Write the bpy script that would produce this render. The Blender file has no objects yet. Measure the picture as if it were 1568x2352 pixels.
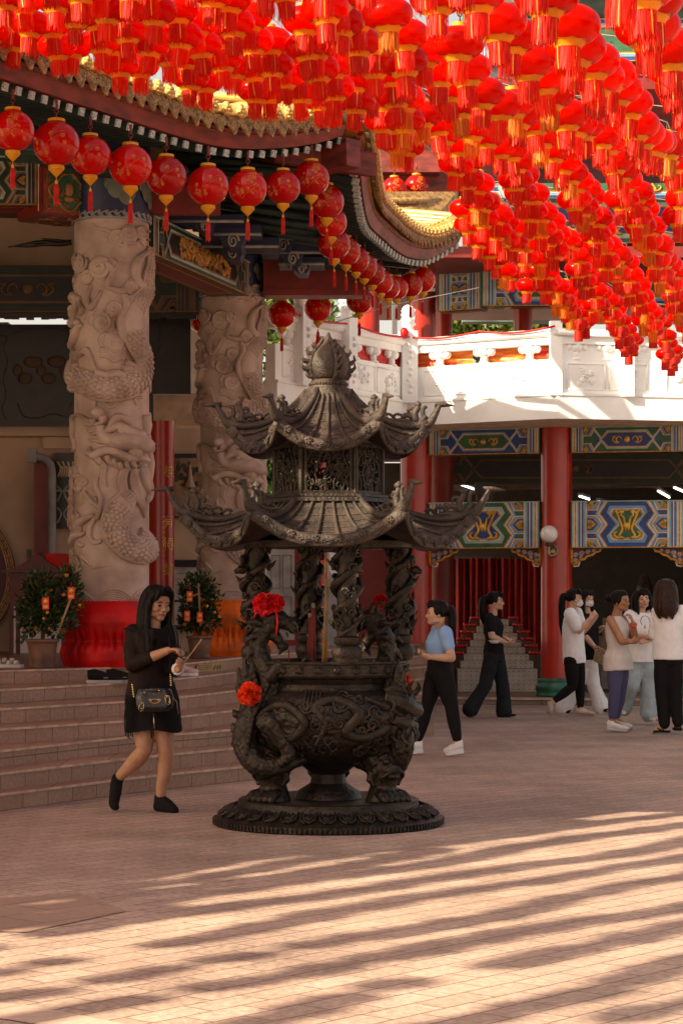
import bpy, bmesh, math, random
from mathutils import Vector, Matrix, Euler, noise
from math import sin, cos, pi, radians, atan2, sqrt
R_ = random.Random(7)
SC = bpy.context.scene
COL = SC.collection

# ---------------------------------------------------------------- camera
F_PX, HOR, CU = 5175.0, 1370.0, 784.0
cam = bpy.data.cameras.new('camera')
cam_ob = bpy.data.objects.new('camera', cam)
COL.objects.link(cam_ob)
cam_ob.location = (0, 0, 1.5)
cam_ob.rotation_euler = (radians(90), 0, 0)
cam.lens = F_PX / 2352 * 36
cam.sensor_width = 36
cam.shift_y = (HOR - 1176) / 2352
cam.clip_start, cam.clip_end = 0.1, 3000
SC.camera = cam_ob

# ---------------------------------------------------------------- sky, sun, exposure
EL = radians(33)
TRAVEL = Vector((0.819 * cos(EL), 0.574 * cos(EL), -sin(EL))).normalized()
world = bpy.data.worlds.new('World')
SC.world = world
world.use_nodes = True
wn, wl = world.node_tree.nodes, world.node_tree.links
bg = wn['Background']
sky = wn.new('ShaderNodeTexSky')
sky.sky_type = 'NISHITA'
sky.sun_disc = False
sky.sun_elevation = EL
sky.sun_rotation = atan2(-TRAVEL.x, -TRAVEL.y)
sky.dust_density = 6.0
sky.air_density = 1.0
sky.ozone_density = 1.0
wl.new(sky.outputs[0], bg.inputs[0])
# milky haze low over the horizon
geo = wn.new('ShaderNodeTexCoord')
sep = wn.new('ShaderNodeSeparateXYZ')
wl.new(geo.outputs['Generated'], sep.inputs[0])
hz = wn.new('ShaderNodeMapRange')
hz.inputs['From Min'].default_value = 0.0
hz.inputs['From Max'].default_value = 0.45
hz.inputs['To Min'].default_value = 0.9
hz.inputs['To Max'].default_value = 0.15
wl.new(sep.outputs[2], hz.inputs[0])
mxw = wn.new('ShaderNodeMix')
mxw.data_type = 'RGBA'
mxw.inputs[7].default_value = (4.4, 4.4, 4.5, 1)
wl.new(hz.outputs[0], mxw.inputs[0])
wl.new(sky.outputs[0], mxw.inputs[6])
wl.new(mxw.outputs[2], bg.inputs[0])
bg.inputs[1].default_value = 0.1
sun = bpy.data.lights.new('sun', 'SUN')
sun.energy = 5.0
sun.angle = radians(0.6)
sun.color = (1.0, 0.91, 0.77)
sun_ob = bpy.data.objects.new('sun', sun)
COL.objects.link(sun_ob)
sun_ob.rotation_euler = TRAVEL.to_track_quat('-Z', 'Y').to_euler()
sun_ob.location = (-20, -10, 30)
vs = SC.view_settings
vs.view_transform = 'Standard'
vs.look = 'None'
vs.exposure = 1.12
vs.gamma = 1.0
vs.use_white_balance = True
vs.white_balance_temperature = 7700
vs.white_balance_tint = 7
SC.cycles.max_bounces = 8
SC.cycles.diffuse_bounces = 4
SC.cycles.transparent_max_bounces = 12
SC.cycles.use_adaptive_sampling = True
SC.cycles.use_denoising = True


def P(u, v, d):
    """a point of the place seen at (u, v) of the photograph, d metres away"""
    return Vector(((u - CU) * d / F_PX, d, 1.5 + (HOR - v) * d / F_PX))


def PZ(u, v, z):
    """the point at height z seen at (u, v)"""
    return P(u, v, (1.5 - z) * F_PX / (v - HOR))


# ---------------------------------------------------------------- mesh builder
class MB:
    def __init__(s):
        s.v, s.f, s.m, s.sm = [], [], [], []

    def add(s, vs_, fs_, mi=0, smooth=False, M=None):
        n = len(s.v)
        s.v += [(M @ Vector(p)) if M is not None else Vector(p) for p in vs_]
        for f in fs_:
            s.f.append([n + i for i in f])
            s.m.append(mi)
            s.sm.append(smooth)

    def box(s, c, size, mi=0, rz=0.0, M=None):
        x, y, z = size[0] / 2, size[1] / 2, size[2] / 2
        vv = [(-x, -y, -z), (x, -y, -z), (x, y, -z), (-x, y, -z), (-x, -y, z), (x, -y, z), (x, y, z), (-x, y, z)]
        ff = [(0, 3, 2, 1), (4, 5, 6, 7), (0, 1, 5, 4), (1, 2, 6, 5), (2, 3, 7, 6), (3, 0, 4, 7)]
        T = Matrix.Translation(c) @ (M if M is not None else Matrix.Rotation(rz, 4, 'Z'))
        s.add(vv, ff, mi, False, T)

    def bar(s, a, b, w, h, mi=0, up=(0, 0, 1)):
        a, b = Vector(a), Vector(b)
        t = (b - a)
        L = t.length
        t.normalize()
        sx = t.cross(Vector(up))
        if sx.length < 1e-5:
            sx = t.cross(Vector((1, 0, 0)))
        sx.normalize()
        uz = sx.cross(t)
        M = Matrix((t, sx, uz)).transposed().to_4x4()
        s.box((a + b) / 2, (L, w, h), mi, M=M)

    def tube(s, path, rad, n=8, mi=0, caps=True, smooth=True, up=None, closed=False):
        pts = [Vector(p) for p in path]
        k = len(pts)
        rads = rad if isinstance(rad, (list, tuple)) else [rad] * k
        if len(rads) != k:
            rr = []
            for i in range(k):
                t = i / (k - 1) * (len(rads) - 1)
                j = min(int(t), len(rads) - 2)
                f = t - j
                a, b = rads[j], rads[j + 1]
                if isinstance(a, (tuple, list)):
                    rr.append((a[0] + (b[0] - a[0]) * f, a[1] + (b[1] - a[1]) * f))
                else:
                    rr.append(a + (b - a) * f)
            rads = rr
        vs_, fs_ = [], []
        nx = None
        for i, p in enumerate(pts):
            if closed:
                t = pts[(i + 1) % k] - pts[i - 1]
            else:
                t = pts[min(i + 1, k - 1)] - pts[max(i - 1, 0)]
            if t.length < 1e-9:
                t = Vector((0, 0, 1))
            t.normalize()
            if up is not None:
                u_ = Vector(up[i]) if isinstance(up, list) else Vector(up)
                nx = u_.cross(t)
                if nx.length < 1e-4:
                    nx = t.orthogonal()
            elif nx is None:
                nx = Vector((1, 0, 0)) - t * t.x
                if nx.length < 1e-3:
                    nx = t.orthogonal()
            else:
                nx = nx - t * nx.dot(t)
                if nx.length < 1e-6:
                    nx = t.orthogonal()
            nx.normalize()
            ny = t.cross(nx)
            r = rads[i]
            ra, rb = (r if isinstance(r, (tuple, list)) else (r, r))
            for j in range(n):
                a = 2 * pi * j / n
                vs_.append(p + nx * (ra * cos(a)) + ny * (rb * sin(a)))
        m = k if closed else k - 1
        for i in range(m):
            for j in range(n):
                i2 = (i + 1) % k
                fs_.append((i * n + j, i * n + (j + 1) % n, i2 * n + (j + 1) % n, i2 * n + j))
        if caps and not closed:
            fs_.append(tuple(range(n))[::-1])
            fs_.append(tuple((k - 1) * n + j for j in range(n)))
        s.add(vs_, fs_, mi, smooth)

    def lathe(s, prof, n=32, c=(0, 0, 0), mi=0, smooth=True, M=None, a0=0.0, capb=False, capt=False):
        c = Vector(c)
        vs_, fs_ = [], []
        for (r, z) in prof:
            for j in range(n):
                a = a0 + 2 * pi * j / n
                vs_.append(Vector((r * cos(a), r * sin(a), z)) + c)
        for i in range(len(prof) - 1):
            for j in range(n):
                fs_.append((i * n + j, i * n + (j + 1) % n, (i + 1) * n + (j + 1) % n, (i + 1) * n + j))
        if capb:
            fs_.append(tuple(range(n))[::-1])
        if capt:
            fs_.append(tuple((len(prof) - 1) * n + j for j in range(n)))
        s.add(vs_, fs_, mi, smooth, M)

    def ell(s, c, r, mi=0, nu=12, nv=8, M=None, smooth=True):
        r = r if isinstance(r, (tuple, list)) else (r, r, r)
        vs_ = [(0, 0, -r[2])]
        for i in range(1, nv):
            ph = -pi / 2 + pi * i / nv
            for j in range(nu):
                a = 2 * pi * j / nu
                vs_.append((r[0] * cos(ph) * cos(a), r[1] * cos(ph) * sin(a), r[2] * sin(ph)))
        vs_.append((0, 0, r[2]))
        fs_ = [(0, 1 + (j + 1) % nu, 1 + j) for j in range(nu)]
        for i in range(nv - 2):
            for j in range(nu):
                a, b = 1 + i * nu + j, 1 + i * nu + (j + 1) % nu
                fs_.append((a, b, b + nu, a + nu))
        L = len(vs_) - 1
        fs_ += [(L, 1 + (nv - 2) * nu + j, 1 + (nv - 2) * nu + (j + 1) % nu) for j in range(nu)]
        T = Matrix.Translation(c) @ (M.to_4x4() if M is not None else Matrix.Identity(4))
        s.add(vs_, fs_, mi, smooth, T)

    def poly(s, pts, mi=0):
        s.add(pts, [tuple(range(len(pts)))], mi)

    def prism(s, pts, dv, mi=0, smooth=False):
        """polygon of 3-D points extruded by the vector dv"""
        n = len(pts)
        dv = Vector(dv)
        vv = [Vector(p) for p in pts] + [Vector(p) + dv for p in pts]
        ff = [tuple(range(n))[::-1], tuple(range(n, 2 * n))]
        ff += [(i, (i + 1) % n, n + (i + 1) % n, n + i) for i in range(n)]
        s.add(vv, ff, mi, smooth)

    def grid(s, fn, nu, nv, mi=0, smooth=True, wrap=False):
        vs_ = [fn(i / (nu - (0 if wrap else 1)), j / (nv - 1)) for j in range(nv) for i in range(nu)]
        fs_ = []
        for j in range(nv - 1):
            for i in range(nu if wrap else nu - 1):
                i2 = (i + 1) % nu
                fs_.append((j * nu + i, j * nu + i2, (j + 1) * nu + i2, (j + 1) * nu + i))
        s.add(vs_, fs_, mi, smooth)

    def mesh(s, name, mats, sharp=None, uv=True):
        me = bpy.data.meshes.new(name)
        me.from_pydata([tuple(p) for p in s.v], [], s.f)
        for m in (mats if isinstance(mats, (list, tuple)) else [mats]):
            me.materials.append(m)
        me.polygons.foreach_set('material_index', s.m)
        me.polygons.foreach_set('use_smooth', s.sm)
        if uv:
            lay = me.uv_layers.new(name='uv')
            d = [0.0] * (2 * len(me.loops))
            vco = s.v
            for p in me.polygons:
                nrm = p.normal
                if abs(nrm.z) > 0.8:
                    for li in p.loop_indices:
                        c = vco[me.loops[li].vertex_index]
                        d[2 * li], d[2 * li + 1] = c.x, c.y
                else:
                    t = Vector((-nrm.y, nrm.x, 0)).normalized()
                    for li in p.loop_indices:
                        c = vco[me.loops[li].vertex_index]
                        d[2 * li], d[2 * li + 1] = c.x * t.x + c.y * t.y, c.z
            lay.data.foreach_set('uv', d)
        me.update()
        if sharp:
            me.set_sharp_from_angle(angle=radians(sharp))
        return me

    def build(s, name, mats, parent=None, loc=None, sharp=None, uv=True):
        o = bpy.data.objects.new(name, s.mesh(name, mats, sharp, uv))
        COL.objects.link(o)
        if loc is not None:
            o.location = loc
        if parent is not None:
            o.parent = parent
        return o


def tag(o, label=None, cat=None, group=None, kind=None):
    if label:
        o['label'] = label
    if cat:
        o['category'] = cat
    if group:
        o['group'] = group
    if kind:
        o['kind'] = kind
    return o


def thing(name, label, cat, loc=(0, 0, 0), rz=0.0, group=None):
    o = bpy.data.objects.new(name, None)
    COL.objects.link(o)
    o.location = loc
    o.rotation_euler = (0, 0, rz)
    o.empty_display_size = 0.1
    return tag(o, label, cat, group)


def dup(o, parent=None):
    c = o.copy()
    COL.objects.link(c)
    if parent is not None:
        c.parent = parent
    for ch in list(o.children):
        dup(ch, c)
    return c


def spline(pts, n=8):
    """Catmull-Rom through the points, n samples per span"""
    p = [Vector(q) if len(q) == 3 else Vector((q[0], q[1], 0)) for q in pts]
    out = []
    for i in range(len(p) - 1):
        a, b, c, d = p[max(i - 1, 0)], p[i], p[i + 1], p[min(i + 2, len(p) - 1)]
        for k in range(n):
            t = k / n
            out.append(0.5 * ((2 * b) + (c - a) * t + (2 * a - 5 * b + 4 * c - d) * t * t + (3 * b - a - 3 * c + d) * t ** 3))
    out.append(p[-1])
    return out


def interp(tab, x):
    if x <= tab[0][0]:
        return tab[0][1]
    for (a, fa), (b, fb) in zip(tab, tab[1:]):
        if x <= b:
            return fa + (fb - fa) * (x - a) / (b - a)
    return tab[-1][1]


def text_mesh(body, size, extrude=0.002):
    c = bpy.data.curves.new('lettering', 'FONT')
    c.body = body
    c.size = size
    c.extrude = extrude
    c.align_x = 'CENTER'
    c.align_y = 'CENTER'
    c.resolution_u = 3
    o = bpy.data.objects.new('lettering', c)
    COL.objects.link(o)
    dg = bpy.context.evaluated_depsgraph_get()
    me = bpy.data.meshes.new_from_object(o.evaluated_get(dg))
    vs_ = [v.co.copy() for v in me.vertices]
    fs_ = [tuple(p.vertices) for p in me.polygons]
    bpy.data.objects.remove(o)
    bpy.data.curves.remove(c)
    bpy.data.meshes.remove(me)
    return vs_, fs_


def blend_mesh(mb, voxel, smooth=6, smf=0.5):
    """one continuous surface round the pieces of mb: returns an MB of it"""
    me = bpy.data.meshes.new('tmp')
    me.from_pydata([tuple(p) for p in mb.v], [], mb.f)
    o = bpy.data.objects.new('tmp', me)
    COL.objects.link(o)
    r = o.modifiers.new('r', 'REMESH')
    r.mode = 'VOXEL'
    r.voxel_size = voxel
    if smooth:
        q = o.modifiers.new('s', 'SMOOTH')
        q.iterations = smooth
        q.factor = smf
    dg = bpy.context.evaluated_depsgraph_get()
    m2 = bpy.data.meshes.new_from_object(o.evaluated_get(dg))
    out = MB()
    out.v = [v.co.copy() for v in m2.vertices]
    out.f = [list(p.vertices) for p in m2.polygons]
    out.m = [0] * len(out.f)
    out.sm = [True] * len(out.f)
    out.nrm = [v.normal.copy() for v in m2.vertices]
    bpy.data.objects.remove(o)
    bpy.data.meshes.remove(me)
    bpy.data.meshes.remove(m2)
    return out


# ---------------------------------------------------------------- materials
MATS = {}


def mat(name, col, rough=0.6, metal=0.0, var=0.12, vscale=6.0, bump=0.0, bscale=40.0, trans=0.0, coat=0.0, spec=0.5, col2=None,
        stretch=None, sss=0.0, detail=3.0, coords='Object'):
    if name in MATS:
        return MATS[name]
    m = bpy.data.materials.new(name)
    m.use_nodes = True
    nt = m.node_tree
    nd, lk = nt.nodes, nt.links
    b = nd['Principled BSDF']
    b.inputs['Roughness'].default_value = rough
    b.inputs['Metallic'].default_value = metal
    b.inputs['Coat Weight'].default_value = coat
    b.inputs['Coat Roughness'].default_value = 0.12
    b.inputs['Specular IOR Level'].default_value = spec
    if sss:
        b.inputs['Subsurface Weight'].default_value = sss
        b.inputs['Subsurface Radius'].default_value = (0.01, 0.004, 0.002)
    tc = nd.new('ShaderNodeTexCoord')
    mp = nd.new('ShaderNodeMapping')
    lk.new(tc.outputs[coords], mp.inputs[0])
    if stretch:
        mp.inputs['Scale'].default_value = stretch
    nz = nd.new('ShaderNodeTexNoise')
    nz.inputs['Scale'].default_value = vscale
    nz.inputs['Detail'].default_value = detail
    lk.new(mp.outputs[0], nz.inputs['Vector'])
    mx = nd.new('ShaderNodeMix')
    mx.data_type = 'RGBA'
    c2 = col2 if col2 else tuple(c * (1 - 2.2 * var) for c in col)
    c1 = col if col2 else tuple(min(1, c * (1 + var)) for c in col)
    mx.inputs[6].default_value = (*c1, 1)
    mx.inputs[7].default_value = (*c2, 1)
    mr = nd.new('ShaderNodeMapRange')
    mr.inputs['From Min'].default_value = 0.38
    mr.inputs['From Max'].default_value = 0.68
    lk.new(nz.outputs['Fac'], mr.inputs[0])
    lk.new(mr.outputs[0], mx.inputs[0])
    lk.new(mx.outputs[2], b.inputs['Base Color'])
    if bump:
        n2 = nd.new('ShaderNodeTexNoise')
        n2.inputs['Scale'].default_value = bscale
        n2.inputs['Detail'].default_value = 4
        lk.new(mp.outputs[0], n2.inputs['Vector'])
        bp = nd.new('ShaderNodeBump')
        bp.inputs['Strength'].default_value = bump
        bp.inputs['Distance'].default_value = 0.02
        lk.new(n2.outputs['Fac'], bp.inputs['Height'])
        lk.new(bp.outputs[0], b.inputs['Normal'])
    if trans:
        out = nd['Material Output']
        tl = nd.new('ShaderNodeBsdfTranslucent')
        lk.new(mx.outputs[2], tl.inputs[0])
        ms = nd.new('ShaderNodeMixShader')
        ms.inputs[0].default_value = trans
        lk.new(b.outputs[0], ms.inputs[1])
        lk.new(tl.outputs[0], ms.inputs[2])
        lk.new(ms.outputs[0], out.inputs[0])
    MATS[name] = m
    return m


def emit(name, col, strength):
    m = bpy.data.materials.new(name)
    m.use_nodes = True
    b = m.node_tree.nodes['Principled BSDF']
    b.inputs['Base Color'].default_value = (*col, 1)
    b.inputs['Emission Color'].default_value = (*col, 1)
    b.inputs['Emission Strength'].default_value = strength
    return m


def brick_mat(name, c1, c2, mortar, bw, bh, ms, rot=0.0, rough=0.7, offset=0.5, bump=0.4, coords='UV', noise_amt=0.35):
    m = bpy.data.materials.new(name)
    m.use_nodes = True
    nt = m.node_tree
    nd, lk = nt.nodes, nt.links
    b = nd['Principled BSDF']
    tc = nd.new('ShaderNodeTexCoord')
    mp = nd.new('ShaderNodeMapping')
    mp.inputs['Rotation'].default_value = (0, 0, rot)
    lk.new(tc.outputs[coords], mp.inputs[0])
    br = nd.new('ShaderNodeTexBrick')
    br.offset = offset
    br.inputs['Scale'].default_value = 1
    br.inputs['Color1'].default_value = (*c1, 1)
    br.inputs['Color2'].default_value = (*c2, 1)
    br.inputs['Mortar'].default_value = (*mortar, 1)
    br.inputs['Mortar Size'].default_value = ms
    br.inputs['Mortar Smooth'].default_value = 0.4
    br.inputs['Brick Width'].default_value = bw
    br.inputs['Row Height'].default_value = bh
    lk.new(mp.outputs[0], br.inputs['Vector'])
    n1 = nd.new('ShaderNodeTexNoise')
    n1.inputs['Scale'].default_value = 0.9
    n1.inputs['Detail'].default_value = 6
    lk.new(tc.outputs[coords], n1.inputs['Vector'])
    n3 = nd.new('ShaderNodeTexNoise')
    n3.inputs['Scale'].default_value = 30
    n3.inputs['Detail'].default_value = 4
    lk.new(tc.outputs[coords], n3.inputs['Vector'])
    ad = nd.new('ShaderNodeMath')
    ad.operation = 'ADD'
    lk.new(n1.outputs['Fac'], ad.inputs[0])
    lk.new(n3.outputs['Fac'], ad.inputs[1])
    mr = nd.new('ShaderNodeMapRange')
    mr.inputs['From Min'].default_value = 0.6
    mr.inputs['From Max'].default_value = 1.4
    mr.inputs['To Min'].default_value = 1 - noise_amt
    mr.inputs['To Max'].default_value = 1 + noise_amt * 0.6
    lk.new(ad.outputs[0], mr.inputs[0])
    mu = nd.new('ShaderNodeVectorMath')
    mu.operation = 'SCALE'
    lk.new(br.outputs['Color'], mu.inputs[0])
    lk.new(mr.outputs[0], mu.inputs['Scale'])
    lk.new(mu.outputs[0], b.inputs['Base Color'])
    b.inputs['Roughness'].default_value = rough
    bp = nd.new('ShaderNodeBump')
    bp.inputs['Strength'].default_value = bump
    bp.inputs['Distance'].default_value = 0.01
    sb = nd.new('ShaderNodeMath')
    sb.operation = 'SUBTRACT'
    lk.new(n3.outputs['Fac'], sb.inputs[0])
    lk.new(br.outputs['Fac'], sb.inputs[1])
    lk.new(sb.outputs[0], bp.inputs['Height'])
    lk.new(bp.outputs[0], b.inputs['Normal'])
    return m


M_RED = mat('red_lacquer', (0.42, 0.022, 0.012), 0.28, var=0.1, vscale=3, coat=0.3)
M_DKRED = mat('dark_red_paint', (0.2, 0.018, 0.014), 0.45, var=0.15, vscale=3)
M_REDBRD = mat('red_fascia_board', (0.18, 0.022, 0.016), 0.6, var=0.25, vscale=4, stretch=(1, 1, 3))
M_BEIGE = mat('beige_plaster', (0.57, 0.43, 0.31), 0.8, var=0.1, vscale=1.5, bump=0.1)
M_WHITE = mat('white_plaster', (0.88, 0.88, 0.88), 0.6, var=0.05, vscale=2, bump=0.1)
M_BLACK = mat('black_lacquer', (0.015, 0.013, 0.012), 0.35, var=0.2)
M_STONE = mat('carved_granite', (0.53, 0.41, 0.345), 0.7, var=0.16, vscale=4, bump=0.35, bscale=90, col2=(0.32, 0.23, 0.185), detail=10)
M_GOLD = mat('gold_paint', (0.65, 0.36, 0.06), 0.35, metal=0.35, var=0.15)
M_GILT = mat('gilded_ceramic', (0.62, 0.36, 0.1), 0.3, var=0.2, vscale=20, coat=0.2)
M_OCHRE = mat('ochre_glazed_tile', (0.36, 0.2, 0.07), 0.4, var=0.25, vscale=18, bump=0.5, bscale=70, coat=0.2)
M_ROLL = mat('yellow_glazed_roll', (0.46, 0.27, 0.075), 0.3, var=0.2, vscale=5, coat=0.3)
M_GREEN = mat('beam_green', (0.03, 0.12, 0.06), 0.5, var=0.12)
M_DKGRN = mat('rafter_dark_green', (0.012, 0.03, 0.022), 0.6, var=0.2)
M_BLUE = mat('beam_blue', (0.022, 0.06, 0.22), 0.5, var=0.12)
M_LBLUE = mat('beam_light_blue', (0.16, 0.33, 0.5), 0.5, var=0.1)
M_TEAL = mat('beam_pale_teal', (0.34, 0.46, 0.4), 0.5, var=0.1)
M_CREAM = mat('beam_cream', (0.66, 0.55, 0.42), 0.5, var=0.08)
M_ORANGE = mat('beam_orange', (0.55, 0.25, 0.03), 0.5, var=0.2, vscale=30)
M_NAVY = mat('beam_navy', (0.012, 0.02, 0.07), 0.5, var=0.15)
BEAM = [M_GREEN, M_BLUE, M_LBLUE, M_CREAM, M_ORANGE, M_NAVY, M_TEAL, M_DKRED, M_GOLD]
M_BRONZE = mat('dark_bronze', (0.045, 0.031, 0.022), 0.46, metal=0.6, var=0.3, vscale=14, bump=0.45, bscale=45, col2=(0.02, 0.016, 0.013))
M_BRROOF = mat('weathered_bronze_roof', (0.066, 0.045, 0.034), 0.6, metal=0.2, var=0.3, vscale=9, bump=0.5, bscale=60, col2=(0.03, 0.022, 0.018))
M_CLOTHR = mat('red_satin', (0.55, 0.006, 0.008), 0.5, var=0.15, vscale=4, bump=0.15, bscale=30, spec=0.3)
M_CLOTHO = mat('orange_satin', (0.72, 0.13, 0.015), 0.5, var=0.2, vscale=4, bump=0.15, bscale=30, spec=0.3)
M_STEEL = mat('dark_steel', (0.05, 0.05, 0.05), 0.4, metal=0.6)
M_GREY = mat('grey_paint', (0.25, 0.25, 0.25), 0.5)
M_WOOD = mat('dark_wood', (0.09, 0.045, 0.025), 0.6, var=0.2)
M_LEAFD = mat('leaf_dark', (0.022, 0.042, 0.012), 0.4, var=0.4, vscale=10, trans=0.15)
M_LEAFL = mat('leaf_light', (0.07, 0.13, 0.025), 0.45, var=0.3, vscale=8, trans=0.3)
BEAM_DARK = [mat('inner_beam_green', (0.012, 0.03, 0.018), 0.5), mat('inner_beam_black', (0.012, 0.014, 0.02), 0.5), M_WOOD, mat('inner_beam_brown', (0.11, 0.06, 0.03), 0.5), mat('inner_beam_rust', (0.13, 0.055, 0.02), 0.5), M_BLACK, M_DKGRN, M_DKRED, mat('inner_beam_gilt', (0.14, 0.07, 0.02), 0.5)]  # dark inner paints, darkened further to carry the shade deep indoors
# ================================================================ ground
TH = radians(41)
m_plaza = brick_mat('plaza_pavers', (0.51, 0.355, 0.28), (0.43, 0.293, 0.228), (0.2, 0.125, 0.095), 0.3, 0.15, 0.0055,
                    rot=-(pi / 2 - TH), rough=0.75, bump=0.6, noise_amt=0.55)
g = MB()
g.add([(-1500, -300, 0), (1500, -300, 0), (1500, 2500, 0), (-1500, 2500, 0)], [(0, 1, 2, 3)])
tag(g.build('ground', m_plaza), kind='structure')
# two inlaid strips of other paving
m_slab = brick_mat('inlaid_slabs', (0.40, 0.265, 0.2), (0.37, 0.235, 0.175), (0.2, 0.11, 0.08), 0.6, 0.3, 0.006, rot=-(pi / 2 - TH), bump=0.2, noise_amt=0.25)
g = MB()
q = [PZ(-40, 2068, 0), PZ(180, 2052, 0), PZ(292, 2094, 0), PZ(60, 2143, 0), PZ(-40, 2140, 0)]
g.add([(p.x, p.y, 0.004) for p in q[::-1]], [(0, 1, 2, 3, 4)])
tag(g.build('paving_patch', m_slab), kind='structure')
m_strip = brick_mat('pale_paving_strip', (0.56, 0.4, 0.32), (0.52, 0.36, 0.28), (0.3, 0.18, 0.13), 0.55, 0.3, 0.006, rot=-(pi / 2 - TH), bump=0.2, noise_amt=0.25)
g = MB()
q = [PZ(-40, 2300, 0), PZ(70, 2312, 0), PZ(330, 2362, 0), PZ(560, 2395, 0), PZ(430, 2425, 0), PZ(200, 2372, 0), PZ(-40, 2335, 0)]
g.add([(p.x, p.y, 0.004) for p in q[::-1]], [tuple(range(7))])
tag(g.build('paving_strip', m_strip), kind='structure')

# ================================================================ stairs of the left hall
RISE = 0.12
US = [-160, 0, 296, 360, 470, 590, 800, 985]
NV = [  # v of each nosing at the abscissae above (0 = foot of the first riser)
    [1876, 1860, 1822, 1815, 1802, 1790, 1732, 1685],
    [1841, 1824, 1787, 1780, 1769, 1757, 1700, 1655],
    [1790, 1776, 1741, 1735, 1724, 1713, 1660, 1622],
    [1737, 1724, 1692, 1688, 1681, 1669, 1622, 1588],
    [1685, 1674, 1655, 1651, 1639, 1625, 1586, 1556],
    [1638, 1628, 1610, 1606, 1594, 1580, 1552, 1530],
    [1593, 1584, 1567, 1563, 1552, 1538, 1518, 1505],
    [1547, 1540, 1532, 1529, 1519, 1506, 1489, 1478]]
NOS = []
for i in range(8):
    z = RISE * i
    NOS.append([PZ(u, v, z) for u, v in zip(US, NV[i])])
NOS[0] = [Vector((p.x, p.y, 0)) for p in NOS[1]]
for i in range(2, 8):  # treads never narrower than 0.18 m
    for k in range(len(US)):
        if NOS[i][k].y < NOS[i - 1][k].y + 0.22:
            s_ = (NOS[i - 1][k].y + 0.22) / NOS[i][k].y
            NOS[i][k] = Vector((NOS[i][k].x * s_, NOS[i][k].y * s_, NOS[i][k].z))
m_step = brick_mat('step_tiles', (0.4, 0.235, 0.16), (0.34, 0.195, 0.13), (0.16, 0.095, 0.065), 0.3, 0.3, 0.006, offset=0.0, rough=0.6, bump=0.25, noise_amt=0.4)
m_nose = mat('step_nosing', (0.55, 0.38, 0.28), 0.6, var=0.15, vscale=9)
stairs = thing('temple_stairs', 'wide brown tiled stairs of seven steps leading up to the dragon columns', 'stairs')
g = MB()
n_ = MB()
for i in range(1, 8):
    A = [Vector((p.x, p.y, RISE * (i - 1))) for p in NOS[i]]
    B = [Vector((p.x, p.y, RISE * i)) for p in NOS[i]]
    for k in range(len(A) - 1):
        g.add([A[k], A[k + 1], B[k + 1], B[k]], [(0, 1, 2, 3)])
    if i < 7:
        C = [Vector((p.x, p.y, RISE * i)) for p in NOS[i + 1]]
        for k in range(len(A) - 1):
            g.add([B[k], B[k + 1], C[k + 1], C[k]], [(0, 1, 2, 3)])
    for k in range(len(B) - 1):
        n_.bar(B[k] + Vector((0, -0.004, -0.006)), B[k + 1] + Vector((0, -0.004, -0.006)), 0.018, 0.017)
# right-hand end of the flight
for i in range(1, 8):
    p0 = NOS[i][-1]
    p1 = p0 + Vector((0.05, 6 - 0.4 * i, 0))
    g.add([(p0.x, p0.y, 0), (p1.x, p1.y, 0), (p1.x, p1.y, RISE * i), (p0.x, p0.y, RISE * i)], [(0, 1, 2, 3)])
g.build('steps', m_step, stairs)
n_.build('nosings', m_nose, stairs)
# platform floor
m_floor = brick_mat('platform_tiles', (0.3, 0.18, 0.125), (0.27, 0.155, 0.105), (0.13, 0.075, 0.05), 0.45, 0.45, 0.006, offset=0.0, rough=0.35, bump=0.1, noise_amt=0.25)
g = MB()
ZP = RISE * 7
T = [Vector((p.x, p.y, ZP)) for p in NOS[7]]
g.add(T + [Vector((1.0, 30.2, ZP)), Vector((-9, 30.2, ZP)), Vector((-9, T[0].y, ZP))], [tuple(range(len(T) + 3))])
tag(g.build('platform_floor', m_floor), kind='structure')

# step sticker, yellow with slanting dark stripes
a, b = PZ(447, 1520, 0.815), PZ(502, 1510, 0.82)
m_stk = mat('yellow_sticker', (0.42, 0.28, 0.1), 0.5, var=0.15, vscale=20)
stick = MB()
yb, ye = NOS[7][4], NOS[7][5]
def on_riser(t, z, off):
    p = yb.lerp(ye, t)
    d = (ye - yb).normalized()
    nrm = Vector((d.y, -d.x, 0))
    return Vector((p.x, p.y, 0)) + nrm * off + Vector((0, 0, z))
t0, t1 = -0.16, 0.3
z0, z1 = ZP - 0.1, ZP - 0.025
stick.prism([on_riser(t0, z0, 0.002), on_riser(t1, z0, 0.002), on_riser(t1 + 0.02, z1, 0.002), on_riser(t0 + 0.03, z1, 0.002)], (0.003, -0.003, 0), 0)
for k in range(3):
    q = 0.14 + 0.055 * k
    stick.prism([on_riser(q, z0 + 0.005, 0.007), on_riser(q + 0.02, z0 + 0.005, 0.007), on_riser(q + 0.05, z0 + 0.045, 0.007), on_riser(q + 0.028, z0 + 0.045, 0.007)], (0.001, -0.001, 0), 1)
for k in range(9):
    for j in range(3):
        q = -0.12 + 0.028 * k
        stick.prism([on_riser(q, z0 + 0.018 + j * 0.017, 0.007), on_riser(q + 0.014, z0 + 0.018 + j * 0.017, 0.007), on_riser(q + 0.014, z0 + 0.026 + j * 0.017, 0.007), on_riser(q, z0 + 0.026 + j * 0.017, 0.007)], (0.001, -0.001, 0), 2)
tag(stick.build('warning_sticker', [m_stk, M_BLACK, M_WOOD]), 'yellow sticker with three dark slanting stripes on the top step', 'sticker')

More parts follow.
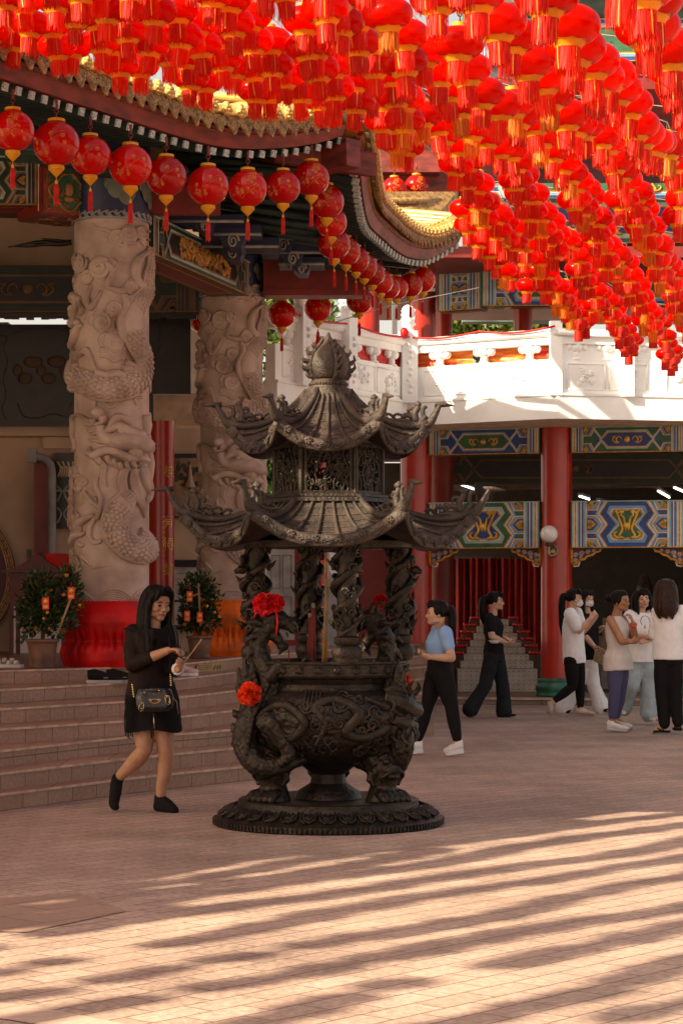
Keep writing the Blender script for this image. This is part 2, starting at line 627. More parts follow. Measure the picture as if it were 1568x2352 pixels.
# ================================================================ painted beams
def beam_face(o, ax, L, H, style, flip=False, off=0.0):
    """layers of paint on a beam face: o lower-left corner, ax unit vector along, normal = ax x z"""
    o, ax = Vector(o), Vector(ax).normalized()
    zz_ = Vector((0, 0, 1))
    nrm = ax.cross(zz_)
    mb = MB()

    def poly(pts, mi, lay):
        mb.poly([o + ax * (x * L if False else x) + zz_ * (y * H) + nrm * (off + 0.003 * lay) for x, y in pts], mi)

    G, B, LB, W, O, NV_, TE, DR, GO = range(9)
    base = B if flip else G
    inner = G if flip else B
    poly([(0, 0), (L, 0), (L, 1), (0, 1)], base, 0)
    w = H * 0.085
    # end stripes, both ends
    seq = [G, TE, W, O, W, LB, B, W, B, LB, TE, W]
    ns = len(seq)
    std = style != 'hex'
    sw = w * (0.353 if std else 0.5)
    for e in (0, 1):
        for i, c in enumerate(seq):
            x0, x1 = i * sw, (i + 1) * sw
            if e:
                x0, x1 = L - x1, L - x0
            poly([(x0, 0), (x1, 0), (x1, 1), (x0, 1)], c, 1)
    xs = ns * sw
    zig = [(0, 0.0), (0.27, 0.17), (0.5, 0.0), (0.73, 0.17), (1, 0.0)] if style != 'hex' else [(0, 0.2), (0.5, -0.2), (1, 0.2)]
    zx = [(y, x * H) for y, x in zig]
    ch0 = xs + (0.46 if std else 0.62) * H
    for e in (0, 1):
        def X(x):
            return L - x if e else x
        # chevron bands
        cur = ch0
        for c, t in ((O, 0.03 if std else 0.035), (W, 0.038 if std else 0.045), (LB, 0.045 if std else 0.06), (B, 0.045 if std else 0.06)):
            t *= H
            pts = [(X(cur - t - x), y) for y, x in zx] + [(X(cur - x), y) for y, x in reversed(zx)]
            poly(pts, c, 2)
            cur -= t
        # half medallions with lotus
        if style == 'hex':
            hexes = [(-0.3, 0.36), (0.64, 1.3)]
        else:
            hexes = [(-0.34, 0.2), (0.3, 0.7), (0.8, 1.34)]
        for (ya, yb_) in hexes:
            for c, inset, lay in ((W, 0.0, 3), (O, 0.035, 4), (LB, 0.07, 5), (B, 0.13, 6), (O, 0.19, 7), (G, 0.235, 8)):
                a0_, b0_ = ya + inset * 0.55, yb_ - inset * 0.55
                mid = (ya + yb_) / 2
                kx = 0.12 if std else 0.2
                xo = xs + ((0.34 - inset * 0.75) if std else (0.52 - inset)) * H
                pts = [(xs, a0_), (xo - kx * H, a0_), (xo, mid), (xo - kx * H, b0_), (xs, b0_)]
                pts = [(X(x), min(1, max(0, y))) for x, y in pts]
                # clip polygon at beam edges
                if ya < 0:
                    pts = [(X(xs), 0), (X(xo - 0.03 * H), 0), (X(xo - kx * H), b0_), (X(xs), b0_)]
                if yb_ > 1:
                    pts = [(X(xs), a0_), (X(xo - kx * H), a0_), (X(xo - 0.03 * H), 1), (X(xs), 1)]
                poly(pts, c, lay)
            # lotus
            mid = min(0.93, max(0.07, (ya + yb_) / 2))
            for k in range(7):
                an = (-78 + 26 * k) * pi / 180
                r = (0.13 if std else 0.17) * H
                cx, cy = xs + 0.03 * H, mid
                y1 = cy + sin(an) * r / H * 0.8
                if not (0.01 < y1 < 0.99):
                    continue
                pts = [(cx, cy - 0.015), (cx + cos(an) * r * 0.6 + sin(an) * 0.03 * H, cy + sin(an) * r / H * 0.5 - cos(an) * 0.03),
                       (cx + cos(an) * r, y1), (cx + cos(an) * r * 0.6 - sin(an) * 0.03 * H, cy + sin(an) * r / H * 0.5 + cos(an) * 0.03), (cx, cy + 0.015)]
                poly([(X(x), min(1, max(0, y))) for x, y in pts], O if k % 2 else GO, 9)
    # central cartouche
    xa, xb = ch0 + (0.02 if std else 0.12) * H, L - ch0 - (0.02 if std else 0.12) * H
    if xb > xa:
        for c, ins, lay in ((LB if flip else TE, 0.0, 3), (W, 0.06, 4), (O, 0.085, 5), (inner, 0.115, 6)):
            i2 = ins
            if style == 'hex':
                pts = [(xa - 0.1 * H + i2 * H, 0.5), (xa + 0.2 * H + i2 * 0.7 * H, 0.12 + i2), (xb - 0.2 * H - i2 * 0.7 * H, 0.12 + i2), (xb + 0.1 * H - i2 * H, 0.5), (xb - 0.2 * H - i2 * 0.7 * H, 0.88 - i2), (xa + 0.2 * H + i2 * 0.7 * H, 0.88 - i2)]
            else:
                pts = [(xa + i2 * H, 0.1 + i2), (xa + i2 * H - 0.06 * H, 0.24 + i2 * .5), (xa + 0.14 * H + i2 * H, 0.5), (xa + i2 * H - 0.06 * H, 0.76 - i2 * .5), (xa + i2 * H, 0.9 - i2),
                       (xb - i2 * H, 0.9 - i2), (xb - i2 * H + 0.06 * H, 0.76 - i2 * .5), (xb - 0.14 * H - i2 * H, 0.5), (xb - i2 * H + 0.06 * H, 0.24 + i2 * .5), (xb - i2 * H, 0.1 + i2)]
            poly(pts, c, lay)
        # gilt relief scrolls
        cx = (xa + xb) / 2
        if style == 'hex':
            mb.ell(o + ax * cx + zz_ * (0.5 * H) + nrm * (off + 0.02), (0.13 * H, 0.02, 0.13 * H), GO, 10, 6)
            sg = [(0.2, 0.5), (0.3, 0.62), (0.42, 0.55), (0.42, 0.42), (0.32, 0.4), (0.45, 0.36), (0.58, 0.5), (0.46, 0.62), (0.62, 0.6)]
        else:
            mb.ell(o + ax * cx + zz_ * (0.46 * H) + nrm * (off + 0.02), (0.1 * H, 0.02, 0.08 * H), GO, 10, 6)
            sg = [(0.04, 0.35), (0.08, 0.62), (0.16, 0.7), (0.1, 0.8), (0.25, 0.74), (0.3, 0.82), (0.2, 0.6), (0.12, 0.4), (0.2, 0.25), (0.1, 0.2), (0.28, 0.22), (0.33, 0.3), (0.26, 0.34)]
        for sgn in (1, -1):
            mx = min(1.0, (xb - xa) * 0.42 / (0.62 * H)) if style == 'hex' else min(1.0, (xb - xa) * 0.36 / (0.33 * H))
            pth = [o + ax * (cx + sgn * x * H * mx) + zz_ * (y * H) + nrm * (off + 0.022) for x, y in sg]
            mb.tube(spline(pth, 4), [0.02 * H, 0.034 * H, 0.03 * H, 0.034 * H, 0.016 * H], 5, GO)
    # top and bottom edges
    for y in (0, 1):
        mb.box(o + ax * (L / 2) + zz_ * (y * H) + nrm * (off + 0.004), (L - 0.01, 0.03, 0.014), O if y == 0 else TE, M=Matrix((ax, -nrm, zz_)).transposed().to_4x4())
    return mb


def painted_beam(name, a, b, H, depth, style, parent, flip=False, under=True, mats=None, scatter=0):
    """beam from lower front-left corner a to lower front-right corner b"""
    a, b = Vector(a), Vector(b)
    ax = (b - a).normalized()
    nrm = ax.cross(Vector((0, 0, 1)))
    L = (b - a).length
    mb = beam_face(a, ax, L, H, style, flip, 0.006)
    M = Matrix((ax, -nrm, Vector((0, 0, 1)))).transposed().to_4x4()
    c = (a + b) / 2 - nrm * (depth / 2) + Vector((0, 0, H / 2))
    mb.box(c, (L, depth, H), 0, M=M)
    if under:  # painted soffit
        o2 = a - nrm * 0.03 + Vector((0, 0, -0.004))
        dv = -nrm * (depth - 0.06)
        for i, (f0, f1, c_) in enumerate(((0.03, 0.97, 4), (0.05, 0.95, 0), (0.09, 0.91, 8), (0.11, 0.89, 7))):
            k = 0.06 * i
            mb.poly([o2 + ax * (L * f0) + dv * k - Vector((0, 0, 0.003 * i)), o2 + ax * (L * f0) + dv * (1 - k) - Vector((0, 0, 0.003 * i)), o2 + ax * (L * f1) + dv * (1 - k) - Vector((0, 0, 0.003 * i)), o2 + ax * (L * f1) + dv * k - Vector((0, 0, 0.003 * i))], c_)
    for k in range(scatter):
        x, z = R_.uniform(0.24, 0.76) * L, R_.uniform(0.26, 0.74) * H
        s_ = R_.uniform(0.02, 0.045)
        q = a + ax * x + Vector((0, 0, z)) + nrm * 0.03
        mb.tube([q + ax * (s_ * (1 - t / 12) * cos(t * 0.75 + k)) + Vector((0, 0, s_ * (1 - t / 12) * sin(t * 0.75 + k))) for t in range(9)], 0.009, 5, 8 if k % 3 else 4)
    return mb.build(name, mats or BEAM, parent)


# ================================================================ left hall: walls and fittings
hall = thing('temple_hall', 'temple hall with painted beams, red fascia and upturned glazed eaves above the stairs', 'temple hall')
YW = 27.0


def wz(v, y=YW):
    return 1.5 + (HOR - v) * y / F_PX


def wx(u, y=YW):
    return (u - CU) * y / F_PX


w = MB()
def panel(mb, u0, v0, u1, v1, y, th, mi=0):
    x0, x1, z0, z1 = wx(u0, y), wx(u1, y), wz(v1, y), wz(v0, y)
    mb.box(((x0 + x1) / 2, y + th / 2, (z0 + z1) / 2), (x1 - x0, th, z1 - z0), mi)
panel(w, -500, 985, 610, 1504, YW, 0.3)
panel(w, -500, 740, 20, 985, YW + 0.02, 0.2)
w.build('back_wall', M_BEIGE, hall)
w = MB()
panel(w, -500, 440, 330, 618, 26.2, 0.25)
w.build('upper_wall_band', M_BEIGE, hall)
w = MB()
panel(w, -60, 978, 170, 1001, 26.7, 0.3)
panel(w, 100, 1001, 170, 1030, 26.9, 0.1)
w.build('cornice', M_BEIGE, hall)
# hall ceiling over the porch
w = MB()
w.box((-7.5, 24.5, 5.95), (10.6, 9, 0.1))
w.build('porch_ceiling', mat('ceiling_brown', (0.14, 0.09, 0.06), 0.8), hall)
# side of the hall that shuts off the left
w = MB()
w.box((-8.9, 23, 3.6), (0.3, 13, 5.6))
w.build('side_wall', M_BEIGE, hall)
# inner painted beam, hall shade put into its darkened palette
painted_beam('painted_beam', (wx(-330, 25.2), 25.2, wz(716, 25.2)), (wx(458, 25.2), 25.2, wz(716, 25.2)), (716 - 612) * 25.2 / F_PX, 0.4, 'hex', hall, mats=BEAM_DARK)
# carved fringe hanging from the inner beam
w = MB()
panel(w, -330, 714, 458, 723, 25.25, 0.1)
for k in range(46):
    u0 = -330 + 17 * k
    panel(w, u0, 722, u0 + 17, 727 + 7 * abs(sin(k * 1.3)), 25.27, 0.05)
w.build('carved_fringe', M_BLACK, hall)
# red pilaster, pipe, lattice window
w = MB()
panel(w, 79, 1050, 112, 1500, 26.75, 0.25)
w.build('pilaster', M_DKRED, hall)
w = MB()
y = 26.6
w.tube(spline([P(70, 1047, y), P(92, 1050, y), P(110, 1060, y), P(119, 1085, y), P(120, 1180, y), P(120, 1290, y)], 5), 0.05, 10)
w.box(P(76, 1046, y), (0.1, 0.12, 0.17))
w.build('downpipe', M_GREY, hall)
w = MB()
panel(w, 126, 1040, 185, 1214, 26.85, 0.12, 0)
for k in range(2):
    vv = 1130 + 50 * k
    for sg in (1, -1):
        w.tube(spline([P(144 + sg * 12, vv - 14, 26.83), P(144 + sg * 3, vv, 26.83), P(144 + sg * 12, vv + 22, 26.83)], 5), 0.012, 6, 1)
for k in range(5):
    w.tube(spline([P(132 + 6 * k, 1060 + 12 * (k % 2), 26.83), P(140 + 5 * k, 1075, 26.83), P(134 + 6 * k, 1095, 26.83)], 4), 0.012, 6, 2)
w.box(P(155, 1127, 26.82), (0.3, 0.03, 0.02), 1)
w.build('lattice_window', [M_BLACK, mat('lattice_grey', (0.3, 0.28, 0.25), 0.6), M_BEIGE], hall)

# hanging black painted board with pale wavy outlines
brd = thing('painted_board', 'large black painted board with pale wavy outline behind the near dragon column', 'board')
w = MB()
panel(w, -40, 745, 352, 974, 26.4, 0.06)
w.box(P(155, 976, 26.38), (2.05, 0.1, 0.03))
o = w.build('panel', M_BLACK, brd)
w = MB()
def curve(pts, y, r, mi=0, mb=None):
    (mb or w).tube(spline([P(u, v, y) for u, v in pts], 6), r, 6, mi)
curve([(-10, 770), (15, 775), (8, 800), (18, 830), (8, 870), (14, 910), (5, 940), (14, 975 - 12)], 26.39, 0.006)
curve([(40, 925), (55, 955), (90, 960), (120, 950), (160, 958), (190, 952)], 26.39, 0.008)
curve([(25, 770), (60, 758), (110, 752), (150, 762), (165, 800), (160, 860), (168, 910), (160, 935)], 26.39, 0.005)
for k in range(7):
    w.ell(P(40 + 18 * k, 850 + 22 * sin(k * 2.1), 26.39), (0.06 + 0.03 * (k % 3), 0.008, 0.07), 1, 9, 6)
o2 = w.build('painting', [mat('faded_green', (0.035, 0.045, 0.03), 0.6), mat('faded_ochre', (0.06, 0.035, 0.02), 0.6)], brd)

brd = thing('black_board', 'tall plain black board between the two dragon columns', 'board')
w = MB()
panel(w, 338, 700, 438, 905, 26.2, 0.08)
w.build('panel', M_BLACK, brd)
w = MB()
curve([(358, 745), (366, 742), (370, 770), (366, 800), (356, 830)], 26.19, 0.012)
w.build('cloud_edge', mat('faded_green'  , (0.035, 0.045, 0.03)), brd)

# gallery slab and white wall seen past it
w = MB()
panel(w, 335, 903, 470, 977, 27.6, 0.8)
w.build('gallery_slab', mat('pale_plaster', (0.6, 0.45, 0.34), 0.8), hall)
w = MB()
panel(w, 437, 735, 520, 905, 28.4, 0.15)
w.build('gallery_parapet', M_WHITE, hall)
# framed pictures low on the wall between the columns
pic = thing('framed_painting', 'brown framed painting on the wall between the dragon columns', 'painting')
w = MB()
panel(w, 398, 1042, 470, 1190, 26.9, 0.08, 0)
panel(w, 402, 1052, 466, 1185, 26.89, 0.02, 1)
w.build('frame', [M_BLACK, mat('old_paper', (0.33, 0.24, 0.14), 0.7, var=0.2, vscale=4)], pic)
w = MB()
for k in range(26):
    w.ell(P(R_.uniform(402, 462), R_.uniform(1060, 1120), 26.885), (R_.uniform(0.015, 0.05), 0.006, R_.uniform(0.02, 0.05)), k % 2, 8, 5)
w.lathe([(0.07, 0), (0.06, 0.03), (0.03, 0.1), (0.022, 0.2), (0.008, 0.26), (0, 0.3)], 8, P(437, 1120, 26.885), 2, M=None)
w.build('picture', [mat('ink_green', (0.08, 0.08, 0.045), 0.7), mat('ink_dark', (0.05, 0.045, 0.035), 0.7), M_BEIGE], pic)
nb = thing('notice_board', 'white notice board with a black header below the framed painting', 'notice board')
w = MB()
panel(w, 396, 1286, 470, 1302, 26.8, 0.15, 0)
panel(w, 396, 1302, 470, 1378, 26.85, 0.08, 1)
panel(w, 396, 1378, 470, 1446, 26.85, 0.08, 0)
for k in range(3):
    panel(w, 401 + 22 * k, 1383, 419 + 22 * k, 1436, 26.83, 0.02, 1)
for k in range(4):
    panel(w, 404, 1316 + 13 * k, 460, 1318 + 13 * k, 26.845, 0.01, 2)
w.build('board', [M_BLACK, mat('notice_white', (0.5, 0.5, 0.48), 0.5, var=0.1), M_GREY], nb)
sw_ = MB()
panel(sw_, 62, 1262, 71, 1283, 26.96, 0.06)
tag(sw_.build('wall_switch', M_BLACK), 'small black switch on the beige wall right of the moon gate', 'switch')

# moon gate
mg = thing('moon_gate', 'round red moon gate with a gilt fretwork ring at the left edge', 'moon gate')
yg = 26.9
mc = P(-134, 1322, yg)
Ro, Ri = 171 * yg / F_PX, 151 * yg / F_PX
w = MB()
n = 96
for i in range(n):
    a0, a1 = 2 * pi * i / n, 2 * pi * (i + 1) / n
    q = [mc + Vector((r * cos(a), 0, r * sin(a))) for r, a in ((Ri, a0), (Ro, a0), (Ro, a1), (Ri, a1))]
    if min(p.z for p in q) < ZP:
        continue
    w.prism(q, (0, -0.06, 0), 0)
w.build('ring', mat('gate_brown', (0.12, 0.035, 0.015), 0.4), mg)
w = MB()
def arc(r, a0, a1, rr):
    w.tube([mc + Vector((r * cos(a0 + (a1 - a0) * t / 6), -0.065, r * sin(a0 + (a1 - a0) * t / 6))) for t in range(7)], rr, 5)
for i in range(48):
    a0 = 2 * pi * i / 48
    if mc.z + Ri * sin(a0) < ZP + 0.05:
        continue
    da = 2 * pi / 48
    arc(Ro - 0.012, a0, a0 + da, 0.006)
    arc(Ri + 0.012, a0, a0 + da, 0.006)
    arc(Ro - 0.035, a0 + 0.1 * da, a0 + 0.8 * da, 0.005)
    arc(Ri + 0.035, a0 + 0.2 * da, a0 + 0.9 * da, 0.005)
    w.tube([mc + Vector((r * cos(a0 + 0.1 * da), -0.065, r * sin(a0 + 0.1 * da))) for r in (Ri + 0.035, Ro - 0.035)], 0.005, 5)
w.build('fretwork', M_GOLD, mg)
w = MB()
w.lathe([(0, 0), (Ri, 0)], 64, (0, 0, 0), 0, M=Matrix.Translation(mc + Vector((0, -0.02, 0))) @ Matrix.Rotation(pi / 2, 4, 'X'))
w.build('door', mat('gate_door', (0.07, 0.015, 0.025), 0.5), mg)

# cabinet and red altar kiosk at the far left
cb = thing('white_cabinet', 'low white cabinet with a dark handle standing behind the red kiosk', 'cabinet')
w = MB()
x0, x1 = wx(24, 26.3), wx(150, 26.3)
zt = wz(1388, 26.3)
w.box(((x0 + x1) / 2, 26.45, (ZP + zt) / 2), (x1 - x0, 0.3, zt - ZP))
w.build('body', M_WHITE, cb)
w = MB()
w.tube(spline([P(40, 1402, 26.27), P(54, 1402, 26.25), P(54, 1425, 26.25), P(40, 1427, 26.27)], 4), 0.012, 6)
w.build('handle', M_BLACK, cb)
ki = thing('incense_kiosk', 'dark red kiosk with a curved roof behind the near kumquat tree', 'kiosk')
yk = 25.3
m_kio = mat('kiosk_dark_red', (0.11, 0.012, 0.014), 0.45)
w = MB()
panel(w, 24, 1316, 150, 1392, yk, 0.6)
w.build('box', m_kio, ki)
for u in (26, 146):
    for dy in (0.03, 0.55):
        l = MB()
        zt = wz(1392, yk)
        l.box((wx(u, yk), yk + dy, (ZP + zt) / 2), (0.045, 0.045, zt - ZP))
        l.build('leg', m_kio, ki)
w = MB()
w.box((wx(84, yk), yk + 0.3, wz(1312, yk)), (wx(160, yk) - wx(12, yk), 0.75, 0.03), 0)
def roofsheet(a, b):
    cx_, cz_ = wx(84, yk), wz(1310, yk)
    hx, hz = 0.34, 0.2
    t = (a - 0.5) * 2
    x = cx_ + t * hx
    z = cz_ + hz * (1 - abs(t)) ** 1.6
    return Vector((x, yk - 0.02 + b * 0.65, z))
w.grid(roofsheet, 21, 3, 0)
prof = [roofsheet(i / 20, 0) for i in range(21)]
w.prism(prof, (0, 0.02, 0), 0)
w.build('roof', [m_kio], ki)
rb = MB()
q = [P(102, 1270, yk + .2), P(158, 1272, yk + .2), P(162, 1330, yk + .2), P(128, 1330, yk + .2), P(115, 1300, yk + .2)]
rb.prism(q, (0, 0.02, 0))
rb.prism([P(130, 1330, yk + .2), P(160, 1330, yk + .2), P(152, 1370, yk + .2), P(140, 1365, yk + .2)], (0, 0.02, 0))
tag(rb.build('red_banner', M_CLOTHR), 'bright red cloth hanging beside the dark red kiosk roof', 'banner')

# red inscribed pillar
def pillar_text(chars, u_list, c, r, yc, parent, ang, mats, szs):
    mb = MB()
    for ch, (zc, a, size) in zip(chars, szs):
        vs_, fs_ = text_mesh(ch, size, 0.001)
        for f in [0]:
            pts = []
            for p in vs_:
                aa = a + p.x / r
                rr = r + 0.004 + p.z
                pts.append(Vector((c.x + rr * sin(aa), c.y - rr * cos(aa), zc + p.y)))
            mb.add(pts, fs_, 0)
    return mb.build('inscription', mats, parent)


def red_pillar(label, u, r_px, d, z0, z1, name='red_pillar', base=False, group=None, mt=None):
    c = P(u, HOR, d)
    r = r_px * d / F_PX
    t = thing(name, label, 'pillar', (c.x, c.y, z0), group=group)
    mb = MB()
    mb.lathe([(r, 0.0), (r, z1 - z0)], 40, (0, 0, 0), 0)
    mb.build('shaft', mt or M_RED, t)
    if base:
        b_ = MB()
        b_.lathe([(0, 0.0), (r * 1.3, 0.0), (r * 1.32, 0.03), (r * 1.22, 0.05), (r * 1.3, 0.08), (r * 1.36, 0.12), (r * 1.3, 0.17), (r * 1.16, 0.2), (r * 1.2, 0.215), (r * 1.2, 0.25), (r * 1.0, 0.26)], 40, (0, 0, 0), 0)
        b_.build('base', mat('green_drum_base', (0.03, 0.14, 0.09), 0.35, var=0.2), t)
    return t, Vector((0, 0, 0)), r, c


t, c0, r, cc = red_pillar('red pillar with gilt Chinese characters between the two dragon columns', 371, 30, 26.0, ZP, wz(968, 26.0))
rows = []
for (ch, v, u) in (('桂', 1086, 391), ('有', 1200, 389), ('得', 1252, 390), ('黎', 1310, 390), ('辰', 1368, 390), ('义', 1423, 391)):
    a = math.asin(min(0.95, (u - 371) / 30))
    rows.append((wz(v, 26) - ZP, a, 0.155))
pillar_text('桂有得黎辰义', None, c0, r, 0, t, 0, M_GOLD, rows)
rows = []
for k in range(7):
    rows.append((wz(1214 + 10.5 * k, 26) - ZP, math.asin(8 / 30), 0.042))
o_ = pillar_text('中美道观方古印', None, c0, r, 0, t, 0, M_GOLD, rows)
o_.name = 'small_inscription'
# ================================================================ eaves of the left hall
def zfix(u, v, z):
    return P(u, v, (z - 1.5) * F_PX / (HOR - v))


EA = [zfix(0, 195, 5.39), zfix(152, 245, 5.39), zfix(294, 290, 5.39), zfix(423, 331, 5.39), P(514, 351, 19.75), P(607, 354, 20.2), P(695, 346, 20.65), P(745, 335, 20.9), P(786, 322, 21.1)]
dA = (EA[2] - EA[0]).normalized()
EA = [EA[0] - dA * 9, EA[0] - dA * 4.5] + EA
EB = [P(812, 350, 21.3), P(822, 420, 21.7), P(830, 480, 22.4), P(842, 525, 23.3), P(862, 547, 24.0), P(884, 566, 24.5), P(906, 585, 25.0), P(935, 600, 25.6), P(974, 604, 26.2), P(1018, 585, 26.8), P(1056, 560, 27.2)]


def resample(path, step):
    out = [path[0].copy()]
    acc = 0
    for a, b in zip(path, path[1:]):
        L = (b - a).length
        while acc + L >= step:
            t = (step - acc) / L
            a = a.lerp(b, t)
            out.append(a.copy())
            L = (b - a).length
            acc = 0
        acc += L
    return out


m_white_end = mat('painted_rafter_end', (0.55, 0.6, 0.56), 0.6, var=0.6, vscale=60, col2=(0.12, 0.17, 0.15))


def eave(path, inward, step, parent, rollmat, first=0, pend=1.0, round_rafters=True, fas_out=0.03, sleeve=0.012):
    pts = resample(spline(path, 14), step)
    fas, raf, ends, rnd, drip, knob, rolls = MB(), MB(), MB(), MB(), MB(), MB(), MB()
    N = [None] * len(pts)
    for i, p in enumerate(pts):
        t = (pts[min(i + 1, len(pts) - 1)] - pts[max(i - 1, 0)])
        t.z = 0
        t.normalize()
        n = Vector((t.y, -t.x, 0))      # outward
        if n.dot(inward) > 0:
            n = -n
        N[i] = (t, n)
    up = Vector((0, 0, 1))
    for i, p in enumerate(pts):
        t, n = N[i]
        # square rafter with pale sleeve at its end
        iw = (-n + up * 0.22).normalized()
        raf.bar(p, p + iw * 1.5, 0.06, 0.06)
        ends.bar(p - iw * 0.006, p + iw * sleeve, 0.064, 0.064)
        if round_rafters and i % 2 == 0 and i + 1 < len(pts):
            q = p - n * 0.42 - up * 0.17
            rnd.tube([q, q + (-n + up * 0.15) * 1.4], 0.036, 12, 0)
            for rr in (0.028, 0.016):
                rnd.tube([q + n * 0.004 + t * (rr * cos(a)) + up * (rr * sin(a)) for a in [k * pi / 5 for k in range(11)]], 0.005, 5, 1)
        if i + 1 < len(pts):
            q = pts[i + 1]
            t2, n2 = N[i + 1]
            # red fascia board
            a0, a1 = p + n * fas_out + up * 0.045, q + n2 * fas_out + up * 0.045
            b0, b1 = p + n * (fas_out + 0.06) + up * 0.2, q + n2 * (fas_out + 0.06) + up * 0.2
            fas.add([a0, a1, b1, b0, a0 - n * 0.05, a1 - n2 * 0.05, b1 - n2 * 0.05, b0 - n * 0.05], [(0, 1, 2, 3), (4, 7, 6, 5), (0, 4, 5, 1), (3, 2, 6, 7)])
            m_ = (p + q) / 2
            tt = (q - p).normalized()
            nn = ((n + n2) / 2).normalized()
            # heart-shaped drip tile with a relief, tilted
            o = m_ + nn * (fas_out + 0.1) + up * 0.285
            dn = (-up + nn * 0.25).normalized()
            S = step * 0.5 * pend
            shape = [(-1, 0.0), (-1.02, 0.5), (-0.85, 0.95), (-0.55, 1.2), (-0.3, 1.6), (0, 1.95), (0.3, 1.6), (0.55, 1.2), (0.85, 0.95), (1.02, 0.5), (1, 0.0)]
            pp = [o + tt * (x * S) + dn * (y * S) for x, y in shape]
            drip.prism(pp, nn * 0.022)
            for (x, y, r) in ((0, 0.75, 0.3), (-0.5, 0.55, 0.22), (0.5, 0.55, 0.22), (0, 1.35, 0.2), (-0.35, 1.05, 0.17), (0.35, 1.05, 0.17), (-0.75, 0.2, .15), (0.75, 0.2, .15), (0, 0.2, .18)):
                drip.tube([o + nn * 0.024 + tt * ((x + r * cos(a)) * S) + dn * ((y + r * sin(a)) * S) for a in [k * pi / 3.5 for k in range(8)]], 0.008, 5)
        # roll end knob, flower and roll going up the roof
        k = p + n * (fas_out + 0.13) + up * 0.335
        sl = (-n + up * 0.16).normalized()
        rolls.tube([k, k + sl * 0.28, k + sl * 1.2, k + sl * 2.4], [0.05, 0.044, 0.044, 0.044], 10)
        knob.tube([k + n * 0.02, k + n * 0.0], 0.055, 12)
        for a in range(6):
            an = a * pi / 3
            knob.ell(k + n * 0.028 + t * (0.034 * cos(an)) + up * (0.034 * sin(an)), 0.02, 0, 7, 5)
        knob.ell(k + n * 0.035, 0.018, 0, 7, 5)
        knob.ell(k + n * 0.0 + up * 0.05, (0.035, 0.035, 0.028), 0, 8, 5)
        knob.ell(k + sl * 0.16 + up * 0.06, 0.02, 0, 8, 5)
    fas.build('fascia', M_REDBRD, parent)
    raf.build('rafters', M_DKGRN, parent)
    ends.build('rafter_ends', m_white_end, parent)
    if rnd.v:
        rnd.build('round_rafters', [M_DKGRN, mat('end_swirl', (0.32, 0.2, 0.12), 0.5)], parent)
    drip.build('drip_tiles', M_OCHRE, parent)
    knob.build('roll_ends', M_GILT, parent)
    rolls.build('tile_rolls', rollmat, parent)
    return pts, N


ptsA, NA = eave(EA, Vector((-0.88, 0.48, 0)), 0.168, hall, M_ROLL)
ptsB, NB = eave(EB, Vector((-1, 0.12, 0)), 0.15, hall, M_ROLL, pend=0.9, sleeve=0.06)
# roof body: eave line back to a ridge
rf = MB()
up = Vector((0, 0, 1))
lineA = [p + n * 0.1 + up * 0.27 for p, (t, n) in zip(ptsA[::4] + [ptsA[-1]], NA[::4] + [NA[-1]])]
lineB = [p + n * 0.1 + up * 0.27 for p, (t, n) in zip(ptsB[::4] + [ptsB[-1]], NB[::4] + [NB[-1]])]
lineA = [lineA[0] - dA * 14] + lineA
def slope(line, inw, L, rise):
    for a, b in zip(line, line[1:]):
        rf.add([a, b, b + inw * L + up * rise, a + inw * L + up * rise], [(0, 1, 2, 3)])
        rf.add([a - up * 0.12, b - up * 0.12, b - up * 0.12 + inw * L + up * rise, a - up * 0.12 + inw * L + up * rise], [(0, 3, 2, 1)])
for ln_, iv in ((lineA, Vector((-0.87, 0.49, 0))), (lineB, Vector((-0.99, 0.1, 0)))):
    slope(ln_, iv, 2.6, 0.36)
    slope([q + iv * 2.6 + up * 0.36 for q in ln_], iv, 5.5, 2.9)
rf.add([Vector(q) for q in ((0.5, 27.2, 6.1), (-0.4, 28.75, 6.1), (-1.2, 28.9, 6.1), (-1.2, 33.5, 6.2), (-9.0, 33.5, 6.3), (-9.0, 27.2, 6.3))], [(0, 1, 2, 3, 4, 5)])  # flat sheet added behind the wing, outlined to keep sun off the pillars
rf.build('roof', M_ROLL, hall)
# dark boards above the rafters
sf = MB()
for pts_, N_ in ((ptsA, NA), (ptsB, NB)):
    for i in range(len(pts_) - 1):
        p, q = pts_[i], pts_[i + 1]
        n1, n2 = N_[i][1], N_[i + 1][1]
        sf.add([p + up * 0.045 + n1 * 0.02, q + up * 0.045 + n2 * 0.02, q - n2 * 1.9 + up * 0.42, p - n1 * 1.9 + up * 0.42], [(0, 3, 2, 1)])
sf.build('soffit_boards', M_DKGRN, hall)
# purlins under the rafters (dark green and red)
pl = MB()
for off, dz, r, mi in ((0.5, -0.1, 0.05, 0),):
    lim = [k for k in range(0, len(ptsA), 6) if ptsA[k].x < -0.9]
    pl.tube([ptsA[k] - NA[k][1] * off + up * dz for k in lim], r, 8, mi)
pl.build('purlins', [M_DKGRN, M_DKRED], hall)
# hip rafter at the corner, in red, with the pale end
hp = MB()
corner = (EA[-1] + EB[0]) / 2
hp.bar(corner + Vector((0.05, -0.1, -0.08)), corner + Vector((-1.9, 1.6, -0.2)), 0.2, 0.26)
hp.bar(corner + Vector((0.25, 0.3, -0.12)), corner + Vector((-0.7, -0.1, -0.06)), 0.1, 0.22)
hp.build('hip_rafter', M_REDBRD, hall)
